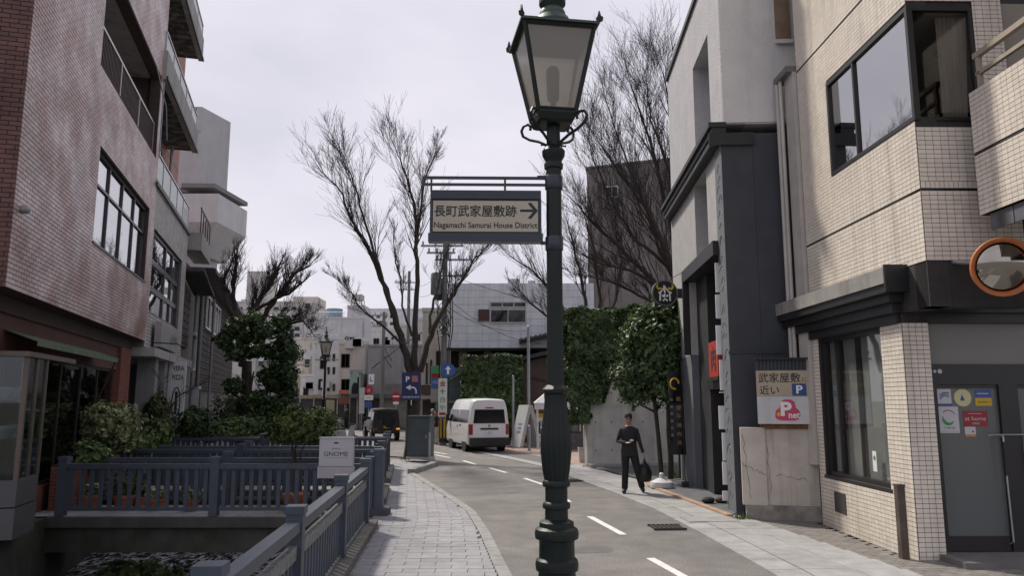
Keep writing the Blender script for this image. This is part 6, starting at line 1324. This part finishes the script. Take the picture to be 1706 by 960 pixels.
# ------------------------------------------------------------------ people
def remeshed(mb, name, mats, mf, voxel, parent, smooth_it=6):
    me0 = mb.mesh('tmp', mats[0]); o = D.objects.new('tmp', me0); COL.objects.link(o)
    r_ = o.modifiers.new('r', 'REMESH'); r_.mode = 'VOXEL'; r_.voxel_size = voxel; s_ = o.modifiers.new('s', 'SMOOTH'); s_.iterations = smooth_it; s_.factor = .5
    me = D.meshes.new_from_object(o.evaluated_get(bpy.context.evaluated_depsgraph_get())); D.objects.remove(o); D.meshes.remove(me0)
    me.materials.clear()
    for m in mats: me.materials.append(m)
    for p_ in me.polygons: p_.material_index = mf(p_.center); p_.use_smooth = True
    return link(name, me, parent)
skin_m = mat('skin', (.36, .20, .145), .55, .08, 12); 
def hand(parent, wrist, d, palm_n, curl=.7, s=1.0):
    """palm and five fingers from the wrist along d, fingers curling towards palm_n"""
    d = Vector(d).normalized(); n_ = Vector(palm_n); n_ = (n_-d*n_.dot(d)).normalized(); sd = d.cross(n_); w_ = Vector(wrist); mb = MB()
    mb.loft([[w_+d*a*s+sd*(b*x)*s+n_*(.014*y)*s for x, y in [(math.cos(k*PI/4), math.sin(k*PI/4)) for k in range(8)]] for a, b in ((-.01, .026), (.03, .037), (.07, .042), (.095, .038))])
    for k, ln in enumerate((.062, .072, .068, .052)):
        p0 = w_+d*.09*s+sd*(-.03+.02*k)*s; q = [p0]; dd = d.copy()
        for j in range(3): dd = (dd+n_*curl*.55).normalized(); q.append(q[-1]+dd*ln*s*(.45, .32, .25)[j]*1.1)
        mb.tube(q, [.0092*s, .009*s, .008*s, .006*s], 6)
    p0 = w_+d*.03*s-sd*.034*s; mb.tube([p0, p0+(d*.6-sd*.6+n_*.4)*.035*s, p0+(d*1.2-sd*.7+n_*.9)*.045*s], [.011*s, .0105*s, .008*s], 6)
    return mb.build('hand', skin_m, parent, True)
def person(label, loc, rz, J, jm, tm_, sm, height=1.72, voxel=.014, hat=None, hair=None, jacket_z=.80, sleeve=True, group=None):
    t = thing('person', label, 'person', loc, rz, group); k = height/1.72; mb = MB(); V = lambda q: Vector(q)*k
    def ring(c, rx, ry, n=14): return [(c[0]*k+rx*k*math.cos(2*PI*i/n), c[1]*k+ry*k*math.sin(2*PI*i/n), c[2]*k) for i in range(n)]
    px, py = J.get('lean', (0, 0))
    mb.loft([ring(c, rx, ry) for c, rx, ry in (((0, 0, jacket_z), .172, .125), ((0, 0, .95), .175, .13), ((0, .005, 1.08), .165, .12), ((px*.5, py*.5, 1.22), .178, .122), ((px, py, 1.33), .185, .118), ((px, py, 1.395), .165, .10), ((px, py, 1.44), .11, .08), ((px, py, 1.47), .065, .06))])
    mb.tube([V((px, py, 1.42)), V((px, py-.005, 1.52))], [.062*k, .056*k], 10)
    hx, hy = px+J.get('head', (0, 0))[0], py+J.get('head', (0, 0))[1]
    mb.ell((hx*k, (hy-.012)*k, 1.605*k), (.076*k, .094*k, .118*k), 14, 10); mb.ell((hx*k, (hy-.04)*k, 1.545*k), (.055*k, .06*k, .05*k))
    mb.ell((hx*k, (hy-.112)*k, 1.59*k), (.013*k, .02*k, .022*k), 8, 6)
    for s_ in (-1, 1): mb.ell(((hx+s_*.078)*k, hy*k, 1.6*k), (.012*k, .02*k, .032*k), 8, 6)
    for sd, e in (('L', 1), ('R', -1)):
        sh, el, wr = V(J['sh'+sd]), V(J['el'+sd]), V(J['wr'+sd])
        mb.tube([sh+Vector((-e*.05*k, 0, .01*k)), sh, sh.lerp(el, .5), el, el.lerp(wr, .5), wr], [.052*k, .055*k, .05*k, .045*k, .041*k, .036*k], 10)
        hp, kn, an, to = V(J['hp'+sd]), V(J['kn'+sd]), V(J['an'+sd]), V(J['to'+sd])
        mb.tube([hp+Vector((0, 0, .06*k)), hp, hp.lerp(kn, .5), kn, kn.lerp(an, .5), an], [.1*k, .102*k, .09*k, .078*k, .074*k, .07*k], 12)
        mb.tube([an+Vector((0, .04*k, -.035*k)), an.lerp(to, .5)+Vector((0, 0, -.015*k)), to], [.05*k, .05*k, .04*k], 8)
    wz = {V(J['wr'+s]).freeze() for s in 'LR'}
    def mf(c):
        z = c.z/k
        if z > 1.455 and abs(c.x/k-hx) < .12: return 2
        for s in 'LR':
            if (c-V(J['an'+s])).z < -.005*k and (c-V(J['an'+s])).length < .3*k: return 3
        if z > jacket_z+.005: return 0
        for s in 'LR':
            a_, b_ = V(J['el'+s]), V(J['wr'+s]); 
            if (c-a_.lerp(b_, .6)).length < .17*k and z > .7: return 0
        return 1
    remeshed(mb, 'body', [jm, tm_, skin_m, sm], mf, voxel, t)
    for sd, e in (('L', 1), ('R', -1)): hand(t, V(J['wr'+sd]), V(J.get('hd'+sd, Vector(J['wr'+sd])-Vector(J['el'+sd]))), J.get('hn'+sd, (0, -.3, .1) if sd == 'L' else (0, -.3, .1)), J.get('hc'+sd, .7), k)
    fc = MB()
    for s_ in (-1, 1): fc.ell(((hx+s_*.03)*k, (hy-.1)*k, 1.612*k), (.013*k, .008*k, .006*k), 8, 6)
    fc.box((hx-.024)*k, (hx+.024)*k, (hy-.103)*k, (hy-.09)*k, 1.548*k, 1.554*k); fc.build('face_marks', mat('face_dark', (.05, .025, .02), .6, 0), t)
    if hair: MB().ell((hx*k, (hy+.012)*k, 1.635*k), (.084*k, .095*k, .1*k), 14, 10).build('hair', hair, t, True)
    if hat:
        h_ = MB().lathe([(.087*k, 0), (.089*k, .03*k), (.084*k, .075*k), (.06*k, .108*k), (.02*k, .12*k)], 18, c=(hx*k, (hy-.005)*k, 1.635*k)).build('hat', hat, t, True)
        MB().loft([[(hx*k+.08*k*math.cos(a_)*q, (hy-.06)*k-.09*k*math.sin(a_)*q, (1.645-.012*q)*k+dz) for a_ in [PI*i/8 for i in range(9)]] for q, dz in ((.6, 0), (1, 0), (1, .006), (.6, .008))]).build('brim', hat, h_)
    return t
jk = mat('charcoal_jacket', (.016, .017, .019), .85, .2, 12, bump=.3, bscale=40); tr_ = mat('black_trousers', (.011, .011, .012), .9, .2, 12, bump=.3, bscale=40); shoe = mat('dark_shoe', (.02, .019, .018), .5, .1, 10)
J0 = dict(shL=(.165, 0, 1.375), elL=(.235, .03, 1.11), wrL=(.30, -.02, .87), shR=(-.165, 0, 1.375), elR=(-.255, .05, 1.12), wrR=(-.075, -.19, 1.10), hpL=(.09, 0, .88), knL=(.17, -.04, .48), anL=(.27, .12, .12), toL=(.29, -.03, .05), hpR=(-.09, 0, .88), knR=(-.10, -.05, .48), anR=(-.12, -.02, .085), toR=(-.15, -.18, .035), hdR=(.8, -.35, .05), hnR=(0, -.2, 1), hnL=(-1, 0, .2), hcL=1.2, head=(-.005, -.01))
gm_ = ground(1050, 824)
man = person('man in black cap and dark suit walking while looking at his phone', (gm_.x, gm_.y, .03), RAD(-6), J0, jk, tr_, shoe, 1.76, .011, hat=mat('navy_cap', (.016, .018, .026), .8, .1, 10), hair=mat('dark_hair', (.015, .012, .01), .7, .1, 20))
ph = thing('smartphone', 'smartphone in the walking man\'s raised hand', 'phone', tuple(man.matrix_basis @ Vector((.045, -.265, 1.165))), RAD(-6)); MB().box(-.035, .04, -.006, .07, 0, .01, Matrix.Rotation(RAD(25), 4, 'X')).build('phone_body', mat('phone_case', (.25, .25, .27), .4, .05, 5), ph)
bg_ = thing('carrier_bag', 'limp black carrier bag in the walking man\'s lowered hand', 'bag', tuple(man.matrix_basis @ Vector((.335, -.02, .25))), RAD(-6))
mb = MB(); n = 14
mb.loft([[(rx*math.cos(2*PI*i/n)*(1+.12*math.sin(i*2.3+z*9)), ry*math.sin(2*PI*i/n)*(1+.15*math.cos(i*1.7+z*7)), z) for i in range(n)] for z, rx, ry in ((0, .10, .06), (.05, .14, .085), (.2, .145, .09), (.34, .11, .07), (.42, .05, .04), (.5, .015, .02), (.56, .012, .03))])
mb.build('bag_body', mat('black_bag', (.008, .008, .009), .45, .2, 12, bump=.5, bscale=25), bg_, True)
JS = dict(shL=(.17, 0, 1.38), elL=(.23, -.02, 1.12), wrL=(.08, -.18, 1.12), shR=(-.17, 0, 1.38), elR=(-.23, -.02, 1.12), wrR=(-.06, -.2, 1.08), hpL=(.08, 0, .88), knL=(.09, -.02, .48), anL=(.1, .02, .09), toL=(.12, -.12, .04), hpR=(-.08, 0, .88), knR=(-.09, -.02, .48), anR=(-.1, .02, .09), toR=(-.12, -.12, .04))
g1 = ground(725, 741); person('person in navy top and pale trousers standing by the striped pole', (g1.x, g1.y, 0), -.5, JS, mat('navy_top', (.02, .02, .03), .9, .2, 10), mat('pale_trousers', (.45, .44, .43), .9, .1, 10), shoe, 1.62, .02, hair=MATS['dark_hair'], jacket_z=.88)
g1 = ground(719, 739); person('person in beige coat and white hat standing behind the navy-topped one', (g1.x, g1.y+.2, 0), .9, JS, mat('beige_coat', (.28, .23, .17), .9, .1, 10), tr_, shoe, 1.66, .02, hat=mat('white_hat', (.5, .48, .45), .9, .1, 10), jacket_z=.7)
g1 = ground(556, 716); person('distant person in dark clothes walking near the grey scooter', (g1.x+.9, g1.y, 0), 2.8, dict(JS, wrL=(.25, .05, .86), elL=(.22, 0, 1.1)), jk, tr_, shoe, 1.68, .03, hair=MATS['dark_hair'])

# ------------------------------------------------------------------ poles, wires, street furniture
pole_m = mat('pole_concrete', (.15, .15, .15), .85, .15, 4, streak=.4)
def utility_pole(label, x, y, ztop, arms, extra=None, r=.17):
    t = thing('utility_pole', label, 'utility pole', (x, y, 0)); MB().lathe([(r, 0), (r*.65, ztop)], 14).build('pole', pole_m, t, True)
    for (z, x0, x1) in arms:
        a_ = MB().box(x0, x1, -.05, .05, z, z+.09).build('crossarm', steel_m, t)
        for i in range(4):
            q = x0+.1+(x1-x0-.2)*i/3; MB().lathe([(.03, 0), (.06, .06), (.035, .1), (.06, .14), (.02, .2)], 8, c=(q, 0, z+.09)).build('insulator', mat('insulator', (.3, .3, .3), .4, .1, 8), a_)
    return t
p1 = utility_pole('tall utility pole with transformer cans and striped guard at its foot', -3.28, 36.5, 10.4, [(9.6, -1.2, .9), (8.9, -.5, 1.3), (8.1, -.2, 1.0), (9.25, -.9, .5)])
for (dx, dy, z) in ((-.42, -.1, 7.2), (-.3, .35, 7.0)): MB().lathe([(.24, 0), (.26, .05), (.26, 1.0), (.2, 1.08)], 14, c=(dx, dy, z)).build('transformer', mat('transformer_grey', (.13, .14, .145), .6, .1, 5), p1, True)
rg = random.Random(19); cb = MB()
for k in range(16):
    z0 = rg.uniform(5.6, 7.6); a_ = rg.uniform(0, 6.3); cb.tube([(.2*math.cos(a_), .2*math.sin(a_)-.1, z0), (.45*math.cos(a_+.6), .45*math.sin(a_)-.2, z0-.3), (.3*math.cos(a_+1.2), -.2, z0-.7), (.16, -.14, z0-.5)], .022, 4)
for dx in (-.2, .2, .27): cb.tube([(dx, -.1, 9.2), (dx*1.4, -.25, 7.5), (dx*1.6, -.2, 5.5), (dx*1.05, -.1, 4.6), (dx*.9, -.02, 2)], .025, 5)
cb.build('cable_bundle', black_m, p1)
gy = mat('guard_yellow', (.42, .27, .03), .6, .15, 6); MB().lathe([(.2, .15), (.2, .35)], 14).build('guard_base', plast, p1)
for i in range(14):
    a0 = 2*PI*i/14; MB().add([(.2*math.cos(a0+d), .2*math.sin(a0+d), z) for z in (.36, 1.25) for d in (0, .45)], [(0, 1, 3, 2)]).build('guard_stripe', gy if i % 2 else black_m, p1)
hb_ = thing('pole_banner', 'narrow white vertical signboard with green and red characters on the utility pole', 'sign', (-3.28, 36.26, 0)); MB().box(-.22, .2, -.03, .0, 1.35, 3.15).build('board', mat('banner_white', (.55, .55, .54), .6, .05, 4), hb_)
for i, (ch, cm2) in enumerate(zip('金十白や', (sred, txt_m, sgrn, sgrn))): text(hb_, ch, cm2, -.01, 2.78-i*.38, h=.26, y=-.032, align='C', bold=.02)
MB().box(-.16, .14, -.033, -.03, 1.42, 1.55).build('red_mark', sred, hb_)
def roadsign(name, label, x, y, z, build, pole=True, ph=None):
    t = thing(name, label, 'sign', (x, y, 0)); 
    if pole: MB().lathe([(.035, 0), (.035, ph or z+.3)], 8).build('pole', steel_m, t)
    build(t, z); return t
disc = lambda t, z, r, m, y=-.05, th=.01, nm='disc': MB().lathe([(r, 0), (r, th)], 24, mtx=Matrix.Translation((0, y, z)) @ Matrix.Rotation(PI/2, 4, 'X')).build(nm, m, t)
rblue = mat('road_blue', (.03, .10, .32), .5, .05, 4)
roadsign('direction_disc', 'round blue traffic sign with white arrow on the utility pole', -3.05, 36.3, 3.55, lambda t, z: (disc(t, z, .33, rblue), MB().extr([(-.05, z-.2), (.05, z-.2), (.05, z+.02), (.14, z+.02), (0, z+.2), (-.14, z+.02), (-.05, z+.02)], -.07, -.062).build('arrow', wtxt_m, t), MB().box(-.2, 0, -.045, -.02, z-.02, z+.02).build('clamp_arm', steel_m, t)), False)
def nb(t, z): disc(t, z, .32, mat('road_red', (.36, .02, .03), .5, .05, 4)); MB().box(-.22, .22, -.07, -.061, z-.05, z+.05).build('white_bar', wtxt_m, t); MB().box(-.2, .2, -.06, -.05, z-.55, z-.37).build('plate', white_m, t)
v = at(660, 661, 54); roadsign('no_entry_sign', 'round red no-entry sign beside the street tree trunk', v.x, 54, v.z, nb)
def st_(t, z):
    disc(t, z, .3, MATS['road_red']); text(t, '止', wtxt_m, 0, z-.12, h=.24, y=-.063, align='C'); MB().box(-.32, .32, -.06, -.05, z-.75, z-.38).build('white_plate', white_m, t); text(t, '———', sred, 0, z-.58, w=.45, h=.03, y=-.062, align='C')
    MB().box(-.05, .36, -.06, -.05, z+.4, z+1.15).build('upper_board', white_m, t); text(t, 'L', rblue, .15, z+.6, h=.34, y=-.062, align='C', bold=.03); MB().box(-.25, .25, -.06, -.05, z-1.3, z-.85).build('blue_plate', rblue, t)
v = at(615, 650, 56); roadsign('stacked_signs', 'stack of red round and white plates on a pole at the street corner', v.x, 56, v.z, st_, ph=v.z+1.8)
def sh_(t, z):
    MB().box(-.31, .31, -.08, .08, z-.95, z+.95).build('sign_box', mat('shop_sign_box', (.36, .36, .35), .5, .05, 4), t)
    MB().box(-.29, .29, -.09, -.081, z+.55, z+.93).build('green_band', mat('band_green', (.06, .28, .12), .5, .05, 4), t); MB().box(-.29, .29, -.09, -.081, z+.3, z+.54).build('red_band', sred, t); MB().box(-.29, .29, -.09, -.081, z-.25, z+.29).build('blue_band', mat('band_blue', (.06, .14, .36), .5, .05, 4), t); text(t, 'ハロー', wtxt_m, 0, z+.0, w=.45, h=.16, y=-.092, align='C')
v = at(728, 640, 40); roadsign('shop_sign', 'green, red and blue striped shop sign box on a pole', v.x, 40, v.z, sh_, ph=v.z)
# blue parking board on the tree
pk_ = thing('parking_board', 'navy blue parking board with white left arrow on the street tree', 'sign', (at(685, 645, 27.6).x, 27.6, 0))
z0, z1 = at(685, 667, 27.6).z, at(685, 621, 27.6).z; MB().box(-.34, .34, 0, .05, z0, z1).build('board', mat('navy_board', (.012, .022, .11), .45, .05, 4), pk_)
text(pk_, 'P', wtxt_m, -.2, z1-.34, w=.14, h=.2, y=-.003, bold=.03); MB().box(.02, .24, -.004, -.001, z1-.34, z1-.12).build('pink_patch', mat('patch_pink', (.45, .16, .15), .5, .3, 9), pk_)
MB().tube([(-.02, -.004, z1-.54), (.1, -.004, z1-.55), (.17, -.004, z1-.62), (.18, -.004, z1-.76)], .03, 4).extr([(-.2, z1-.54), (-.02, z1-.44), (-.02, z1-.64)], -.006, -.002).build('arrow', wtxt_m, pk_)
text(pk_, '長町観光駐車場', wtxt_m, 0, z0+.07, w=.6, h=.075, y=-.003, align='C')
MB().box(-.02, .02, .05, .25, z0+.1, z0+.3).build('fixing', steel_m, pk_); MB().box(.0, .03, -.01, .0, z0-.18, z0).build('tag', white_m, pk_)
# cabinet
g1 = ground(697, 772); cbn = thing('utility_cabinet', 'tall grey-green metal utility cabinet at the kerb end', 'cabinet', (g1.x, g1.y, .12), RAD(-12))
cbm = mat('cabinet_grey', (.075, .095, .10), .5, .12, 3, streak=.3, rnd=.03)
MB().box(-.44, .40, -.02, .55, 0, .08).build('plinth', conc_m, cbn); MB().box(-.42, .38, 0, .52, .08, 1.42).build('body', cbm, cbn); MB().box(-.45, .41, -.03, .55, 1.42, 1.47).build('lid', cbm, cbn); MB().box(-.37, .33, -.012, -.001, .14, 1.36).build('door', cbm, cbn); MB().box(.24, .28, -.03, -.013, .7, .82).build('handle', steel_m, cbn)
g1 = ground(715, 775); bp_2 = thing('guard_pipe', 'thin steel guard pipe standing beside the cabinet', 'post', (g1.x, g1.y, .05)); MB().lathe([(.04, 0), (.04, .98), (.02, 1.02)], 10).build('pipe', steel_m, bp_2, True); MB().lathe([(.07, 0), (.06, .03)], 10).build('foot', steel_m, bp_2)
# A-shaped sign, poles, tent and forecourt things
g1 = ground(876, 746); af = thing('a_frame_sign', 'big white A-shaped standing sign with blue marks on the forecourt', 'sign', (g1.x, g1.y, .006), RAD(32))
for s_, nm in ((-1, 'left_leg'), (1, 'right_leg')):
    MB().add([(s_*.60, -.42, 0), (s_*.44, -.42, 0), (s_*.02, -.42, 1.55), (s_*.02, -.42, 1.9), (s_*.10, -.42, 1.9), (s_*.60, .42, 0), (s_*.44, .42, 0), (s_*.02, .42, 1.55), (s_*.02, .42, 1.9), (s_*.10, .42, 1.9)], [(0, 1, 2, 3, 4), (9, 8, 7, 6, 5), (0, 5, 6, 1), (1, 6, 7, 2), (2, 7, 8, 3), (3, 8, 9, 4), (4, 9, 5, 0)]).build('leg_panel', mat('pale_board', (.50, .52, .52), .5, .05, 4), af)
MB().box(-.64, .64, -.44, .44, -.0, .05).build('base_plate', steel_m, af)
for i in range(3): MB().add([(-.43+i*.046-.006, y_, .65+i*.17+dz) for dz, y_ in ((0, -.2), (0, .1))]+[(-.43+i*.046+.022, y_, .75+i*.17) for y_ in (.1, -.2)], [(0, 1, 2, 3)]).build('blue_mark', mat('pale_blue', (.16, .24, .32), .5, .1, 9), af)
for (px, py, zt, lab, r) in ((855, 748, 3.2, 'slim steel pole between the white van and the A-shaped sign', .05), (881, 744, 5.6, 'tall steel lighting pole behind the A-shaped sign', .075), (903, 755, 1.0, 'short steel bollard beside the A-shaped sign', .07), (882, 752, 1.05, 'steel bollard standing between the legs of the A-shaped sign', .06)):
    g1 = ground(px, py); t = thing('steel_pole', lab, 'pole', (g1.x, g1.y, 0)); MB().lathe([(r, 0), (r*.9, zt), (r*.4, zt+.03)], 12).build('pole', steel_m, t, True); MB().lathe([(r*1.8, 0), (r*1.7, .03)], 12).build('foot', steel_m, t)
tn = thing('market_tent', 'small white canopy tent with pinned notices over a stall', 'tent', (at(935, 700, 33).x, 33, .006))
for x in (-1.0, .95):
    for y in (0, 1.6): MB().lathe([(.022, 0), (.022, 2.1)], 6, c=(x, y, 0)).build('tent_leg', white_m, tn)
MB().add([(-1.15, -.1, 2.0), (1.1, -.1, 2.0), (1.1, 1.7, 2.0), (-1.15, 1.7, 2.0), (-.3, .75, 2.75), (.3, .75, 2.75)], [(0, 1, 5, 4), (1, 2, 5), (2, 3, 4, 5), (3, 0, 4)]).add([(-1.15, -.1, 2.0), (1.1, -.1, 2.0), (1.1, -.1, 1.72), (-1.15, -.1, 1.72)], [(0, 1, 2, 3)]).build('canopy', mat('tent_white', (.66, .66, .68), .8, .05, 3), tn)
MB().box(.1, 1.1, -.06, -.04, 1.5, 1.73).build('dark_valance', plast, tn); MB().box(.08, .11, -.04, -.01, 0, 1.6).build('notice_post', black_m, tn)
rg = random.Random(3)
for i in range(9): MB().box(-.1+(i % 3)*.32, .14+(i % 3)*.32, .9, .91, .75+(i//3)*.3, 1.0+(i//3)*.3).build('notice', mat('notice_%d' % (i % 3), [(.4, .38, .4), (.35, .25, .28), (.3, .3, .34)][i % 3], .7, .1, 6), tn)
stl = thing('stall_counter', 'grey stall counter with paper stack under the white tent', 'counter', (at(935, 700, 33.3).x, 33.2, .006)); MB().box(.0, 1.0, -.1, .5, 0, .72).build('counter_body', mat('counter_grey', (.12, .12, .12), .8, .3, 6), stl); MB().box(-.03, 1.03, -.13, .53, .72, .76).build('counter_top', alud_m, stl)
cbx = thing('white_crate', 'white storage crate beside the white canopy tent', 'crate', (at(908, 748, 32.4).x, 32.4, .006)); MB().box(-.2, .2, -.1, .3, 0, .62).build('crate_body', white_m, cbx); MB().box(-.22, .22, -.12, .32, .62, .68).build('lid', white_m, cbx)
ntb = thing('notice_stand', 'grey information stand on the forecourt beside the tent', 'notice board', (at(908, 730, 33).x, 33.0, .006)); MB().box(-.2, .22, -.02, .02, .65, 1.25).build('board', mat('info_grey', (.28, .29, .30), .5, .3, 8), ntb); MB().box(-.02, .02, -.02, .02, 0, .65).build('leg', steel_m, ntb)
ysg = thing('yellow_sign', 'yellow and white notice on the olive wall of the brown house', 'sign', (at(897, 697, 38.9).x, 38.9, at(897, 703, 38.9).z)); MB().box(-.25, .25, 0, .03, .2, .4).build('yellow_part', syel, ysg); MB().box(-.25, .25, 0, .03, 0, .198).build('white_part', white_m, ysg)
gpot = thing('planter_tub', 'grey square planter tub at the end of the concrete wall', 'planter', (at(972, 765, 26.5).x, 26.5, .006)); MB().lathe([(.2, 0), (.25, .5), (.22, .5), (.2, .4)], 4, rot=PI/4).build('tub', conc_m, gpot)
# umbrella base and banner flag
g1 = ground(1103, 817); ub = thing('flag_base', 'white water-filled flag base on the terrace edge', 'flag base', (g1.x, g1.y, .06)); MB().lathe([(.27, 0), (.28, .05), (.26, .13), (.12, .2), (.06, .22), (.055, .32), (.03, .34)], 20).build('base', mat('white_plastic', (.60, .60, .62), .4, .05, 4), ub, True)
fl = thing('banner_flag', 'tall black banner flag with yellow bull and white lettering by the entrance', 'flag', (at(1140, 800, 18.6).x, 18.6, .06), RAD(-8))
MB().lathe([(.016, .1), (.014, 3.0)], 6, c=(.02, 0, 0)).build('pole', black_m, fl); MB().box(-.06, .1, -.08, .08, 0, .12).build('foot', black_m, fl)
zf0, zf1 = .75, 2.75; mb = MB(); n = 14
mb.loft([[(-.34*i/8+.02+.05*(1-k/n), .03*math.sin(i*.9+k*.5), zf0+(zf1-zf0)*k/n) for i in range(9)] for k in range(n+1)], cap=False); fo = mb.build('cloth', mat('flag_black', (.014, .014, .018), .85, .1, 6), fl, 'all')
MB().tube([(-.16+.1*math.cos(a_), -.05, zf1-.3+.13*math.sin(a_)) for a_ in [PI*1.6*i/12 for i in range(13)]], .022, 4).build('bull_emblem', syel, fl)
for i in range(6): text(fl, '能登牛焼肉丼'[i], mat('dull_gold', (.30, .22, .06), .7, 0), -.08, zf1-.72-i*.21, h=.11, y=-.05, align='C'); text(fl, '加賀御膳本店'[i], mat('grey_print', (.3, .3, .3), .7, 0), -.25, zf1-.72-i*.17, h=.07, y=-.05, align='C')
# overhead wires
wm_ = mat('wire', (.02, .02, .02), .7, 0)
def wire(name_l, a, b, sag, r=.012):
    a, b = Vector(a), Vector(b); mid = (a+b)/2; t = thing('overhead_wire', name_l, 'wire', tuple(a)); pts = [a.lerp(b, i/12)-Vector((0, 0, sag*4*(i/12)*(1-i/12)))-a for i in range(13)]; MB().tube(pts, r, 4).build('cable', wm_, t)
p2 = at(682, 452, 62); utility_pole('further utility pole with double crossarms behind the street tree', p2.x, 62, p2.z, [(p2.z-1.0, -1.2, .8), (p2.z-1.6, -.8, .8)], r=.18)
p3 = at(640, 520, 56); utility_pole('utility pole at the corner of the windowless building', p3.x, 56, p3.z, [(p3.z-.3, -1.2, .3), (p3.z-1.1, -.8, .3)])
p4 = at(578, 560, 74); utility_pole('distant utility pole beside the far lamp', p4.x, 74, p4.z, [(p4.z-.5, -.8, .8)])
for i, (dx, z, sg) in enumerate(((-1.0, 9.7, .6), (.6, 9.7, .7), (.2, 8.2, .8), (-.3, 6.2, .9), (.1, 5.8, 1.1))):
    wire(['upper overhead wire from transformer pole crossarm', 'second upper wire from transformer pole crossarm', 'middle overhead wire between the two utility poles', 'lower sagging cable between the utility poles', 'lowest sagging cable between the utility poles'][i], (-3.28+dx, 36.5, z), (p2.x+dx, 62, p2.z-.8-.4*i), sg)
wire('sagging cable from corner pole across the windowless wall', (p3.x, 56, 6.3), (p2.x, 62, 7.2), 1.6, .03); wire('second sagging cable across the windowless wall', (p3.x, 56, 5.6), (p2.x, 62, 6.0), 1.2, .03); wire('thick cable sloping up the windowless wall', (p3.x-1, 57, 4.5), (p3.x+4, 57.5, 8.0), -.2, .05)
wire('service wire from transformer pole to panel building', (-3.1, 36.4, 7.0), (1.6, 40, 5.1), .5); wire('second service wire from transformer pole to steel lighting pole', (-3.1, 36.4, 6.6), tuple(ground(881, 744)+Vector((0, 0, 5.4))), .4); wire('wire running on from transformer pole past the panel building', (-3.1, 36.6, 8.2), (9, 47, 7.5), .6)
